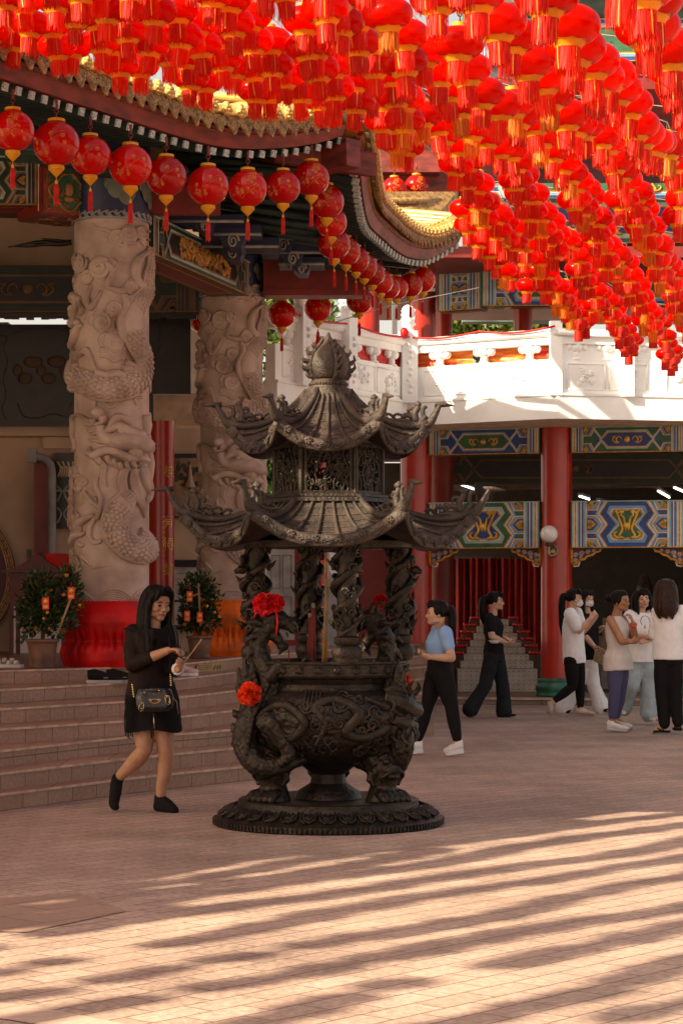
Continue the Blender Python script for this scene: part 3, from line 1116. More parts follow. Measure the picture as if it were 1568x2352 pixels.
# dark red tie boards and blue bracket arms under the eaves
w = MB()
def pbox(mb, u0, v0, u1, v1, d, th, mi=0):
    a, b = P(u0, v1, d), P(u1, v0, d)
    mb.box(((a.x + b.x) / 2, d + th / 2, (a.z + b.z) / 2), (b.x - a.x, th, b.z - a.z), mi)
for q_ in ((300, 428, 505, 490, 21.35, 0.15), (605, 598, 846, 664, 25.0, 0.3), (605, 664, 846, 678, 24.97, 0.34), (846, 625, 1000, 662, 27.6, 0.3)):
    w = MB()
    pbox(w, *q_)
    w.build('tie_board', M_DKRED, hall)
w = MB()
sc_ = MB()
for k, (u0, u1, v0, v1, d) in enumerate(((380, 560, 492, 508, 22.0), (470, 600, 516, 538, 22.4), (430, 640, 545, 566, 22.9), (560, 740, 528, 548, 23.2), (600, 745, 560, 580, 23.4), (640, 745, 590, 606, 23.6))):
    w, sc_ = MB(), MB()
    pbox(w, u0, v0, u1, v1, d, 0.5, 0)
    a = P(u0, v1, d - 0.006)
    b = P(u1, v1, d - 0.006)
    sc_.tube([a, b], 0.016, 6)
    m_ = P((u0 + u1) / 2, v1, d - 0.006)
    s = (v1 - v0) * d / F_PX
    sc_.tube([m_ + Vector((s * (0.3 + 0.35 * (1 - t / 24)) * cos(t * 0.55) * (1 - t / 30), -0.004, -s * 0.7 + s * 0.8 * (1 - t / 26) * sin(t * 0.55))) for t in range(20)], 0.011, 5)
    w.prism([m_ + Vector((-1.6 * s, 0.01, 0.002)), m_ + Vector((-1.2 * s, 0.01, -0.7 * s)), m_ + Vector((-0.4 * s, 0.01, -1.3 * s)), m_ + Vector((0.8 * s, 0.01, -1.3 * s)), m_ + Vector((1.3 * s, 0.01, 0.002))], (0, 0.4, 0), 0)
    o_ = w.build('bracket_arm', M_NAVY, hall)
    sc_.build('scroll', mat('bracket_outline', (0.3, 0.3, 0.26), 0.5), o_)
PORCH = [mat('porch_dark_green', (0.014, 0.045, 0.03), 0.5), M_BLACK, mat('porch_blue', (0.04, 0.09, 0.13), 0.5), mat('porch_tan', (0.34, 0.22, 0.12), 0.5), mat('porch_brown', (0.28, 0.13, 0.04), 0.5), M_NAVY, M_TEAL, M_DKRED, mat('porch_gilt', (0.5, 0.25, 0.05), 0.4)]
# porch beams between the dragon columns
C1, C2 = P(257, HOR, 21.35), P(532, HOR, 25.3)
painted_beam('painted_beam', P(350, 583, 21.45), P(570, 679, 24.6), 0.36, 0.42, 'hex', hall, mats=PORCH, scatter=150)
# short beam left of column 1, facing the camera
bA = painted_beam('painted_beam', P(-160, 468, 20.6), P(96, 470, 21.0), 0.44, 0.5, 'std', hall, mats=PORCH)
# carved red bracket panel next to it
w = MB()
a, b = P(97, 478, 20.9), P(213, 505, 21.2)
axb = (Vector((b.x, b.y, 0)) - Vector((a.x, a.y, 0))).normalized()
nb_ = axb.cross(up)
Lb = (b - a).length
Mb = Matrix((axb, -nb_, up)).transposed().to_4x4()
zc = (a.z + b.z) / 2 + 0.2
cb_ = Vector(((a.x + b.x) / 2, (a.y + b.y) / 2, zc))
w.box(cb_ - nb_ * 0.25, (Lb, 0.5, 0.44), 0, M=Mb)
w.box(cb_ + nb_ * 0.006, (Lb * 0.93, 0.02, 0.4), 1, M=Mb)
w.box(cb_ + nb_ * 0.014, (Lb * 0.72, 0.02, 0.32), 2, M=Mb)
def onb(x, z, o=0.03):
    return cb_ + axb * (x * Lb) + up * (z * 0.44) + nb_ * o
ring_ = []
for k in range(33):
    t = 2 * pi * k / 32
    ring_.append(onb((0.34 + 0.05 * cos(4 * t)) * cos(t), (0.36 + 0.05 * cos(4 * t)) * sin(t)))
w.tube(ring_, 0.012, 6, 3)
for k in range(38):
    x, z = R_.uniform(-0.44, 0.44), R_.uniform(-0.44, 0.44)
    s = R_.uniform(0.02, 0.04)
    w.tube([onb(x, z) + axb * (s * (1 - t / 14) * cos(t * 0.7)) + up * (s * (1 - t / 14) * sin(t * 0.7)) for t in range(12)], 0.006, 5, 3)
w.ell(onb(0, 0.05), (0.05, 0.03, 0.07), 3, 8, 6)
w.ell(onb(0, -0.15), (0.06, 0.03, 0.03), 3, 8, 6)
w.box(cb_ - nb_ * 0.25 - up * 0.227, (Lb * 0.98, 0.46, 0.012), 4, M=Mb)
for k in range(40):
    x, yy = R_.uniform(-0.46, 0.46), R_.uniform(0.04, 0.46)
    w.ell(cb_ + axb * (x * Lb) - nb_ * yy - up * 0.235, (0.03, 0.02, 0.006), 3 if k % 2 else 0, 6, 4)
w.build('carved_panel', [M_DKRED, mat('carved_red', (0.3, 0.06, 0.025), 0.5), M_GREEN, mat('carved_gilt', (0.3, 0.14, 0.04), 0.5), M_WOOD], hall)
w = MB()
for k, c_ in enumerate((3, 5, 4, 6)):
    a_ = P(213 + 6 * k, 520, 21.2 + 0.03 * k)
    pbox(w, 213 + 6 * k, 372, 219 + 6 * k, 512, 21.15 + 0.02 * k, 0.3, c_)
    pbox(w, 88 + 3 * k, 372, 91 + 3 * k, 485, 20.95 + 0.02 * k, 0.3, c_)
w.build('beam_end_stripes', BEAM, hall)

# ================================================================ dragon columns
def spiral(cx, cy, r, turns=1.9, a0=0.0, sgn=1):
    n = int(turns * 12)
    return [(cx + r * (1 - 0.86 * k / n) * cos(a0 + sgn * 2 * pi * turns * k / n), cy + r * (1 - 0.86 * k / n) * sin(a0 + sgn * 2 * pi * turns * k / n)) for k in range(n + 1)]


def c3(pts):   # coordinates read off an enlargement of the upper shaft
    return [(x * 0.4, 439 + y * 0.4) for x, y in pts]


def c7(pts):   # ... and of the lower shaft
    return [(x * 0.26, 940.8 + y * 0.26) for x, y in pts]


STROKES = []   # (path px, radii px, height factor)
def st(pts, r, f=0.7, sm=True):
    pts = [tuple(p[:2]) for p in (spline(pts, 5) if sm and len(pts) > 2 else pts)]
    STROKES.append((pts, r, f))


def cloud(cx, cy, r, lobes=(), tail=None, k=1.0, conv=None, s=1):
    cv = conv or (lambda p: p)
    st(cv([(cx, cy), (cx + 0.01, cy + 0.01)]), [r * 1.0 * k, r * 1.0 * k], 0.02, False)
    st(cv(spiral(cx, cy, r * 1.15, 1.75, 0.4, s)), [r * 0.15 * k, r * 0.12 * k], 1.0, False)
    st(cv([(cx, cy), (cx + 0.01, cy + 0.01)]), [r * 0.2 * k, r * 0.2 * k], 0.9, False)
    for (lx, ly, lr) in lobes:
        st(cv([(lx, ly), (lx + 0.01, ly + 0.01)]), [lr * 1.0 * k, lr * 1.0 * k], 0.02, False)
        st(cv(spiral(lx, ly, lr * 1.15, 1.3, -0.6, -s)), [lr * 0.18 * k, lr * 0.14 * k], 1.0, False)
    if tail:
        for dq in (-1, 0, 1):
            st(cv([(x + dq * 3, y + dq * 11 * (1 - i / len(tail))) for i, (x, y) in enumerate(tail)]), [4.5 * k, 3.5 * k, 1.2 * k], 0.9)


def build_relief():
    a, b = c3, c7
    # --- upper shaft
    cloud(760, 280, 50, [(690, 300, 40), (825, 265, 38), (840, 305, 25), (725, 320, 30)], [(700, 290), (640, 262), (590, 250), (560, 222)], 0.40, a)
    cloud(600, 470, 58, [(480, 440, 46), (520, 520, 38), (445, 400, 30), (660, 455, 34)], None, 0.40, a, -1)
    for o in (0, 14, 28):
        st(a([(640, 440 + o), (672, 480 + o), (650, 540 + o), (640, 580), (700, 605 - o / 2), (740, 610 - o / 2)]), [5, 4, 3], 0.9)
    cloud(775, 575, 42, [(800, 610, 28), (740, 600, 26)], None, 0.4, a)
    for s_ in (0, 12):
        st(a([(540 + s_, 565), (520 + s_, 630), (545, 700 - s_), (580 - s_, 660), (610 - s_, 600)]), [2, 5, 4, 1.5], 0.9)
    st(a([(860, 350), (800, 430), (795, 520), (830, 560), (870, 500)]), [4, 9, 8, 4], 0.7)
    st(a([(470, 640), (500, 700), (480, 730)]), [2, 6, 3], 0.8)
    st(a([(735, 620), (745, 680), (712, 760), (722, 850), (770, 925), (800, 1010), (775, 1040)]), [6, 7, 6, 5], 0.9)
    st(a([(735, 640), (790, 620), (850, 560)]), [6, 4], 0.8)
    cloud(615, 780, 46, [(570, 770, 32), (650, 800, 30), (600, 740, 30)], None, 0.42, a)
    cloud(680, 700, 38, [(655, 730, 24), (710, 710, 24)], None, 0.42, a, -1)
    cloud(680, 890, 52, [(630, 880, 34), (720, 910, 30), (690, 850, 30)], None, 0.42, a)
    for o in (0, 13, 26, 40):
        st(a([(600, 930 + o), (640, 935 + o), (680, 960 + o), (720, 940 + o), (735, 955 + o)]), [3.4, 3.4, 2.2], 0.9)
    for o in (0, 12, 24):
        st(a([(400, 970 + o), (440, 930 + o), (480, 960 - o), (520, 925 + o), (545, 960 + o), (570, 1030 + o / 2), (600, 1060)]), [4, 4.4, 3], 0.9)
    st(a([(740, 1010), (780, 1020), (805, 1040)]), [9, 6, 1], 0.9)
    st(a([(725, 1040), (770, 1040), (810, 1060)]), [8, 5, 1], 0.9)
    st(a([(700, 1055), (690, 1110)]), [8, 3], 0.9)
    st(a([(580, 1060), (640, 1080), (690, 1070), (760, 1085), (830, 1060)]), [8, 10, 10, 6], 0.6)
    st(a([(400, 900), (440, 870), (470, 800), (500, 790)]), [7, 9, 3], 0.7)
    st(a([(420, 640), (455, 620), (460, 680), (430, 760)]), [5, 8, 6, 4], 0.7)
    for k in range(24):
        st(a([(R_.uniform(370, 480), R_.uniform(560, 1180)), (R_.uniform(370, 500), R_.uniform(560, 1180))][:1] * 2), [R_.uniform(5, 11)] * 2, 0.7, False)
    # --- head
    st(b([(1270, 340), (1190, 300), (1090, 300), (1000, 290), (950, 240), (935, 170)]), [20, 21, 20, 14, 12, 11], 0.8)
    st(b([(1240, 260), (1150, 230), (1080, 170), (1010, 200), (970, 230)]), [16, 16, 11, 10, 8], 0.8)
    st(b([(910, 60), (911, 61)]), [13, 13], 1.1, False)
    st(b([(955, 110), (956, 111)]), [10, 10], 1.0, False)
    st(b([(900, 130), (850, 120)]), [9, 6], 1.0, False)
    st(b([(1010, 215), (1030, 140), (1090, 92), (1160, 135), (1180, 240)]), [5, 8, 9, 8, 3], 1.3)
    st(b([(1095, 228), (1096, 229)]), [10.5, 10.5], 1.25, False)
    st(b(spiral(1075, 215, 38, 1.0)), [1.7, 1.7], 2.6, False)
    st(b([(1090, 95), (1060, 70)]), [4, 1], 1.4, False)
    st(b([(1120, 95), (1110, 65)]), [4, 1], 1.4, False)
    st(b([(1200, 400), (1201, 401)]), [17, 17], 0.9, False)
    st(b([(1100, 330), (1060, 340), (1020, 330), (970, 310), (900, 300), (820, 285)]), [5, 5, 5, 5, 4, 2], 1.1)
    st(b([(1080, 380), (1060, 350), (1000, 345), (920, 335), (870, 300)]), [3.5, 3, 3, 2], 1.3)
    st(b([(1300, 460), (1220, 440), (1150, 445), (1080, 405), (1000, 385), (930, 400), (880, 425), (835, 395), (838, 345)]), [6, 9, 11, 9, 9, 9, 10, 8, 2], 1.0)
    st(b([(930, 370), (932, 320)]), [4.5, 1], 1.2, False)
    st(b([(1050, 385), (1075, 345)]), [5, 3], 1.2, False)
    for (x, y) in ((900, 470), (930, 490), (1000, 470), (1050, 500), (1100, 525), (1150, 520), (1200, 505)):
        st(b([(x - 15, y - 40), (x, y), (x + 35 * (1 if x > 960 else 0.3), y + 42)]), [7, 6, 1], 0.8)
    st(b([(1190, 440), (1240, 400), (1290, 430), (1300, 470), (1240, 490)]), [4, 5, 4, 3], 1.1)
    st(b([(900, 180), (850, 190), (775, 160)]), [7, 5, 1], 0.8)
    st(b([(905, 205), (850, 215), (800, 205)]), [7, 5, 1], 0.8)
    st(b([(910, 220), (870, 240), (840, 240)]), [6, 4, 1], 0.8)
    st(b([(930, 240), (905, 280), (900, 300)]), [5, 3, 1], 0.8)
    st(b([(960, 140), (890, 152), (830, 120), (760, 80), (690, 64), (645, 110), (650, 200), (690, 290), (688, 350), (665, 378)]), [5, 4, 3, 2.6, 2.4], 1.3)
    st(a([(800, 1240), (790, 1205), (830, 1195)]), [2, 2], 1)
    st(b([(880, 20), (900, -60), (960, -30), (1010, 10), (1060, -20), (1075, -80)]), [2, 2.4, 2], 1.1)
    # beard and mane
    for o in (-16, 0, 16):
        st(b([(1140 + o, 540), (1110 + o, 640), (1130 + o, 740), (1170 + o * .6, 830), (1175, 900)]), [5, 6, 5, 1.5], 0.9)
        st(b([(1210 + o, 540), (1200 + o, 660), (1240 + o, 790), (1280 + o * .5, 880), (1292, 960)]), [5, 6, 5, 1.5], 0.9)
        st(b([(1270 + o, 520), (1300 + o, 640), (1330 + o * .6, 740), (1300, 830), (1295, 930)]), [5, 6, 5, 1.5], 0.9)
        st(b([(1330 + o * .5, 380), (1350 + o * .6, 480), (1360 + o * .5, 580), (1382, 655)]), [4, 6, 4, 2], 0.9)
        st(b([(905 + o * .8, 455), (960 + o * .8, 520), (950 + o * .8, 600), (985, 700)]), [4, 4, 3, 1], 0.8)
    st(b([(1320, 280), (1345, 340), (1400, 385)]), [5, 6, 2], 1)
    st(b([(1290, 60), (1300, 150), (1300, 240)]), [6, 9, 5], 0.8)
    # flames and loop
    st(b([(900, 980), (925, 890), (860, 830), (812, 770), (795, 725)]), [5, 6, 5, 1], 1.0)
    st(b([(915, 900), (935, 800), (900, 720), (895, 660), (912, 610)]), [5, 5, 4, 1], 1.0)
    st(b([(905, 880), (890, 800), (870, 780)]), [4, 2, 1], 1)
    for o in (0, 15):
        st(b([(890 + o, 950), (840 + o, 1030), (825 + o, 1110), (860 + o * .5, 1180 - o), (915, 1185 - o), (940, 1160)]), [3, 4, 3.5, 2], 1.0)
    st(b([(700, 1060), (760, 1000), (840, 955), (880, 950)]), [6, 8, 6, 3], 0.9)
    st(b([(660, 1010), (700, 960), (640, 860), (660, 790)]), [5, 5, 3, 1], 0.9)
    st(b([(690, 1020), (730, 950), (690, 900)]), [5, 4, 1], 0.9)
    cloud(690, 560, 40, [(630, 540, 34), (620, 490, 26), (655, 610, 30)], None, 0.3, b)
    cloud(740, 640, 42, [(720, 700, 36), (780, 650, 30), (690, 690, 26)], None, 0.3, b, -1)
    cloud(700, 1370, 62, [(640, 1360, 40), (690, 1420, 30)], [(750, 1330), (800, 1380), (860, 1405), (920, 1390), (990, 1385)], 0.3, b)
    st(b([(760, 1300), (800, 1340), (850, 1390)]), [4, 3, 1], 0.8)
    st(b([(640, 1180), (700, 1120), (760, 1110), (790, 1090)]), [7, 8, 5, 2], 0.7)
    st(b([(720, 1180), (760, 1210), (790, 1190)]), [4, 3, 1], 0.7)
    for k in range(26):
        x, y = R_.uniform(590, 660), R_.uniform(450, 1340)
        st(b([(x, y), (x + 0.1, y + 0.1)]), [R_.uniform(5, 9)] * 2, 0.75, False)
    # waves at the foot
    for k in range(8):
        r = 30 + 19 * k
        st(b([(1045 + r * cos(t * pi / 14), 1750 - r * sin(t * pi / 14)) for t in range(1, 14)]), [2.1, 2.1], 0.9, False)
        st(b([(690, 1580 + 24 * k), (760, 1600 + 24 * k), (830, 1650 + 24 * k), (960 - 14 * k, 1752)][:4]), [2.3, 2.3], 0.9)
        r = 20 + 17 * k
        st(b([(1330 + r * cos(t * pi / 14), 1720 - r * sin(t * pi / 14)) for t in range(4, 14)]), [2.1, 2.1], 0.9, False)


build_relief()
BODIES = [(c3([(870, 330), (862, 420), (850, 520), (845, 600), (800, 680), (772, 760), (785, 860), (825, 960), (825, 1050), (790, 1110), (700, 1150), (600, 1150), (500, 1110), (410, 1050), (370, 1000)]), [12, 20, 24, 26, 28, 28, 26, 20]),
          (c7([(1190, 760), (1110, 860), (1060, 980), (1075, 1100), (1150, 1200), (1240, 1250), (1330, 1240), (1360, 1180)]), [16, 28, 32, 30, 28, 26, 20]),
          (c7([(1250, 1100), (1290, 1140), (1330, 1190), (1340, 1240), (1290, 1290)]), [14, 18, 20, 18, 12]),
          (c7([(620, 560), (600, 700), (610, 850), (640, 980), (700, 1040), (760, 1040)]), [9, 12, 14, 15, 13, 8])]
UC0, R0 = 258.0, 87.0


def relief_mesh():
    mb = MB()
    sc = 21.35 / F_PX
    R = R0 * sc

    def wrap(u, v, h):
        x = (u - UC0) / R0
        if abs(x) > 0.98:
            a = (asin_(0.98) + (abs(x) - 0.98) * 1.2) * (1 if x > 0 else -1)
        else:
            a = math.asin(x)
        return Vector(((R + h) * sin(a), -(R + h) * cos(a), 1.5 + (HOR - v) * sc - ZP)), Vector((sin(a), -cos(a), 0))
    asin_ = math.asin
    for pts, r, f in STROKES:
        path, ups = [], []
        rr = [x * sc * 1.15 for x in r]
        rm = max(rr)
        for (u, v) in pts:
            p, nrm = wrap(u, v, rm * 0.15)
            path.append(p)
            ups.append(nrm)
        f = f * 1.7
        if len(path) == 2 and (path[0] - path[1]).length < 0.004:
            nrm = ups[0]
            t = Vector((0, 0, 1))
            M = Matrix((nrm.cross(t), nrm, t)).transposed()
            mb.ell(path[0], (rr[0], rr[0] * f, rr[0]), 0, 10, 7, M)
            continue
        mb.tube(path, [(x, x * f * 1.25) for x in rr], 7, 0, True, True, ups)
    # scaled bodies
    for pts, r in BODIES:
        path2 = spline(pts, 8)
        path, ups = [], []
        k = len(path2)
        for q in path2:
            p, nrm = wrap(q.x, q.y, 0.0)
            path.append(p)
            ups.append(nrm)
        rr = [interp([(i / (len(r) - 1), x) for i, x in enumerate(r)], j / (k - 1)) * sc for j in range(k)]
        mb.tube(path, [(x, x * 0.85) for x in rr], 14, 0, True, True, ups)
        # overlapping scales
        s = 0.0
        row = 0
        L = 0
        for j in range(1, k):
            L += (path[j] - path[j - 1]).length
            size = 0.034 + 0.012 * (rr[j] > 0.1)
            if L > row * size * 0.8:
                row += 1
                t = (path[j] - path[j - 1]).normalized()
                side = ups[j].cross(t).normalized()
                ncol = max(3, int(pi * rr[j] / size))
                for c_ in range(ncol):
                    an = (c_ + 0.5 * (row % 2)) / ncol * pi - pi / 2
                    if abs(an) > 1.45:
                        continue
                    nn = side * sin(an) * 1.0 + ups[j] * cos(an)
                    pp = path[j] + side * (rr[j] * sin(an)) + ups[j] * (rr[j] * 0.85 * cos(an))
                    b_ = nn.cross(t).normalized()
                    M = Matrix((b_, t, nn.normalized())).transposed() @ Matrix.Rotation(0.35, 3, 'X')
                    mb.ell(pp, (size * 0.55, size * 0.6, size * 0.24), 0, 7, 4, M)
        # dorsal ridge on both edges
        for sg in (1, -1):
            edge = []
            for j in range(k):
                t = (path[min(j + 1, k - 1)] - path[max(j - 1, 0)]).normalized()
                side = ups[j].cross(t).normalized()
                edge.append(path[j] + side * (sg * rr[j] * 0.96) + ups[j] * (rr[j] * 0.2))
            mb.tube(edge, [0.016, 0.022, 0.016], 6, 0, True, True, ups)
    # hidden side: clouds
    for k in range(26):
        a = R_.uniform(1.7, 2 * pi - 1.7)
        z = R_.uniform(0.7, 3.9)
        rr = R_.uniform(0.07, 0.14)
        pth, ups = [], []
        for t in range(22):
            q = rr * (1 - 0.04 * t)
            aa = a + q * cos(t * 0.6) / R
            pth.append(Vector((R * sin(aa), -R * cos(aa), z + q * sin(t * 0.6))))
            ups.append(Vector((sin(aa), -cos(aa), 0)))
        mb.tube(pth, 0.02, 6, 0, True, True, ups)
    return mb, R


rel, RC = relief_mesh()
ME_REL = rel.mesh('carved_dragon', [M_STONE], uv=False)
HC = 1.5 + (HOR - 515) * 21.35 / F_PX - ZP


def dragon_column(label, loc, sc, rz, cloth_label, cloth_mat, hc):
    t = thing('dragon_column', label, 'column', (loc.x, loc.y, ZP), rz, group='carved dragon columns')
    m = MB()
    m.lathe([(RC * 0.985, 0.0), (RC * 0.985, HC * 0.5), (RC * 0.98, hc)], 64, (0, 0, 0), 0)
    m.build('shaft', M_STONE, t)
    o = bpy.data.objects.new('carved_dragon', ME_REL)
    COL.objects.link(o)
    o.parent = t
    # painted capital band with wave border and cloud appliques
    m = MB()
    m.lathe([(RC * 1.0, hc), (RC * 1.01, hc + 0.01), (RC * 1.01, hc + 0.75)], 48, (0, 0, 0), 0)
    m.build('capital', M_NAVY, t)
    m = MB()
    rr = RC * 1.01 + 0.008
    for k in range(30):
        a0 = 2 * pi * k / 30
        m.tube([Vector(((rr) * sin(a0 + 0.1 * (q - 2) + 0.03 * sin(q)), -rr * cos(a0 + 0.1 * (q - 2)), hc + 0.035 + 0.03 * sin(q * 1.3))) for q in range(6)], 0.009, 5, 0)
        m.tube([Vector((rr * sin(a0 + 0.035 * cos(q)), -rr * cos(a0 + 0.035 * cos(q)), hc + 0.055 + 0.022 * sin(q))) for q in range(6)], 0.007, 5, 0)
    m.lathe([(rr - .006, hc + 0.0), (rr + 0.004, hc + 0.012), (rr - .006, hc + 0.024)], 48, (0, 0, 0), 0)
    for (a, z, s) in ((0.25, 0.28, 0.1), (0.48, 0.2, 0.075), (0.16, 0.34, 0.07), (1.2, 0.28, 0.1), (1.4, 0.2, 0.08)):
        for qq in ((0, 0, 1), (0.7, 0.5, 0.65), (-0.7, 0.4, 0.6)):
            aa = a + qq[0] * s / rr
            M = Matrix.Rotation(aa, 3, 'Z')
            m.ell((rr * sin(aa), -rr * cos(aa), hc + z + qq[1] * s), (s * qq[2], 0.012, s * qq[2]), 1, 12, 7, M)
    m.build('capital_clouds', [mat('wave_border', (0.3, 0.3, 0.32), 0.5), mat('cloud_grey_green', (0.14, 0.16, 0.12), 0.5)], t)
    # draped base
    prof = [(0.0, 0.0)]
    tab = [(0.0, 1.22), (0.06, 1.3), (0.14, 1.32), (0.2, 1.26), (0.235, 1.12), (0.26, 1.13), (0.33, 1.24), (0.42, 1.3), (0.5, 1.27), (0.57, 1.17), (0.62, 1.06), (0.635, 1.0)]

    def cl(a, b):
        an = 2 * pi * a
        z = 0.635 * b
        r = RC * interp(tab, z)
        fold = 0.5 + 0.5 * noise.noise(Vector((cos(an) * 7, sin(an) * 7, z * 4.5 + 10)))
        pin = math.exp(-((z - 0.24) / 0.09) ** 2)
        ed = 1 - b ** 6
        fold *= ed
        pin *= ed
        r += ed * 0.018 * noise.noise(Vector((cos(an) * 3, sin(an) * 3, z * 3))) + pin * 0.05 * (noise.noise(Vector((cos(an) * 16, sin(an) * 16, z * 2)))) + 0.012 * (fold - 0.5) + pin * 0.012 * sin(an * 60 + 9 * z)
        return Vector((r * sin(an), -r * cos(an), z))
    m = MB()
    m.grid(cl, 220, 40, 0, True, True)
    c_ = m.build('cloth_drape', cloth_mat)
    c_.location = t.location
    c_.rotation_euler = t.rotation_euler
    c_.scale = (sc, sc, 1)
    tag(c_, cloth_label, 'cloth')
    for o in t.children:
        o.scale = (sc, sc, 1)
    return t


dragon_column('large carved stone dragon column nearest the stairs, wrapped in red satin at its foot', C1, 1.0, 0.0, 'bright red satin cloth wrapped round the foot of the near dragon column', M_CLOTHR, HC)
dragon_column('carved stone dragon column half hidden behind the incense burner, orange satin at its foot', C2, 0.99, radians(-5), 'orange satin cloth wrapped round the foot of the far dragon column', M_CLOTHO, 1.5 + (HOR - 688) * 25.3 / F_PX - ZP)
# ================================================================ right-hand hall with the gallery
YR = 31.6
rh = thing('gallery_hall', 'hall with a white upper gallery over painted beams at the right', 'hall')
kz = 0.1
w = MB()
p0, p1 = P(880, 1612, 31.4), P(1800, 1612, 30.6)
w.add([(wx(880, 31.4), 31.4, 0), (p1.x, 30.6, 0), (p1.x, 30.6, kz), (wx(880, 31.4), 31.4, kz), (p1.x, 46, kz), (wx(880, 31.4) - 1, 46, kz), (wx(880, 31.4) - 1, 46, 0), (p1.x, 46, 0)],
      [(0, 1, 2, 3), (3, 2, 4, 5), (0, 3, 5, 6), (1, 7, 4, 2)])
tag(w.build('plinth', brick_mat('plinth_stone', (0.3, 0.22, 0.16), (0.27, 0.19, 0.14), (0.12, 0.08, 0.06), 0.6, 0.3, 0.008, offset=0.0)), 'low stone plinth edging the gallery hall', 'plinth', kind='structure')
w = MB()
w.bar((p0.x, p0.y - 0.012, kz - 0.012), (p1.x, 30.588, kz - 0.012), 0.03, 0.03)
tag(w.build('plinth_nosing', m_nose), 'worn pale edging along the top of the plinth', 'edging', kind='structure')

ZS = 3.86     # gallery soffit
PIL = []
for u, d, lab in ((955, 32.2, 'round red pillar on a green drum base behind the woman in the light blue top'), (1277, YR, 'round red pillar carrying the white globe lamp'), (1606, 31.2, 'round red pillar on a green drum base at the right edge')):
    t, c0, r, cc = red_pillar(lab, u, 36, d, kz, ZS, base=True, group='pillars of the gallery hall')
    PIL.append((cc, r, t))
for u, lab in ((1012, 'dark red inner pillar just right of the left gallery pillar'),):
    t, c0, r, cc = red_pillar(lab, u, 30, 35.5, kz, ZS, mt=M_DKRED)
for i in (0, 1):
    (ca_, ra, _), (cb2, rb2, _) = PIL[i], PIL[i + 1]
    a, b = Vector((ca_.x, ca_.y, 0)), Vector((cb2.x, cb2.y, 0))
    ax = (b - a).normalized()
    nr = ax.cross(Vector((0, 0, 1)))
    a2, b2 = a + ax * (ra * 0.96) + nr * 0.12, b - ax * (rb2 * 0.96) + nr * 0.12
    z0, z1 = wz(1258, YR), wz(1153, YR)
    painted_beam('lower_painted_beam', a2 + Vector((0, 0, z0)), b2 + Vector((0, 0, z0)), z1 - z0, 0.24, 'std', rh, flip=bool(i))
    z0, z1 = wz(1041, YR), ZS - 0.004
    painted_beam('upper_painted_beam', a2 + Vector((0, 0, z0)), b2 + Vector((0, 0, z0)), z1 - z0, 0.24, 'hex', rh, flip=not i)
    # pierced brackets below the lower beam
    for e, (q, sg) in enumerate(((a2, 1), (b2, -1))):
        br = MB()
        zb = wz(1258, YR) - 0.012
        S = 0.42
        out = [(0, 0), (1.0, 0), (0.95, -0.1), (0.8, -0.13), (0.72, -0.22), (0.55, -0.26), (0.45, -0.36), (0.28, -0.4), (0.2, -0.5), (0.0, -0.52)]
        o = q + Vector((0, 0, zb)) - nr * 0.1
        pts = [o + ax * (sg * x * S) + Vector((0, 0, y * S)) for x, y in out]
        br.prism(pts if sg > 0 else pts[::-1], nr * 0.05, 0)
        edge = [p + nr * 0.055 for p in pts[1:]]
        br.tube(edge, 0.016, 6, 1)
        br.tube([o + ax * (sg * 0.02 * S) + Vector((0, 0, y * S)) + nr * 0.055 for y in (0, -0.3, -0.52)], 0.02, 6, 1)
        for (cx, cy, r) in ((0.75, -0.07, 0.055), (0.55, -0.12, 0.075), (0.35, -0.17, 0.09), (0.15, -0.22, 0.08), (0.14, -0.4, 0.07), (0.32, -0.3, 0.05)):
            br.tube([o + ax * (sg * (cx + r * (1 - t / 18) * cos(t * 0.8)) * S) + Vector((0, 0, (cy + r * (1 - t / 18) * sin(t * 0.8)) * S)) + nr * 0.056 for t in range(15)], 0.011, 5, 2)
        br.tube([o + ax * (sg * x * S) + Vector((0, 0, y * S)) + nr * 0.03 for x, y in ((0.28, -0.45), (0.24, -0.58), (0.1, -0.6), (0.06, -0.55))], 0.014, 6, 3)
        br.build('bracket', [M_WOOD, M_ORANGE, mat('bracket_pink', (0.4, 0.28, 0.3), 0.5), M_CREAM], rh)
# interior: inner beam, dark ceiling, back wall, trusses
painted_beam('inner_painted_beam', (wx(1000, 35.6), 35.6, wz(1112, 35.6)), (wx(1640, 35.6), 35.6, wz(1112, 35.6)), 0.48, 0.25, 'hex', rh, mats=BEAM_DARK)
w = MB()
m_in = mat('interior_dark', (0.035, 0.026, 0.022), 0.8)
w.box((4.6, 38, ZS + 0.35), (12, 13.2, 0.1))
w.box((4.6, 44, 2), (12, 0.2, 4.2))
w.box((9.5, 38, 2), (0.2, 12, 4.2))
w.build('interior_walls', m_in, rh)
w = MB()
yt = 38.0
for k in range(10):
    u0 = 1010 + 62 * k
    w = MB()
    w.bar(P(u0, 1050 if k % 2 else 1120, yt), P(u0 + 62, 1120 if k % 2 else 1050, yt), 0.05, 0.07)
    w.build('truss_web', mat('truss_brown', (0.1, 0.07, 0.05), 0.7), rh)
w = MB()
w.bar(P(1000, 1122, yt), P(1640, 1112, yt), 0.06, 0.08)
w.build('truss_chord', mat('truss_brown', (0.1, 0.07, 0.05), 0.7), rh)
for u0, u1 in ((1012, 1032), (1036, 1052)):
    w = MB()
    pbox(w, u0, 1330, u1, 1570, 37, 0.15)
    w.build('inner_post', M_DKRED, rh)
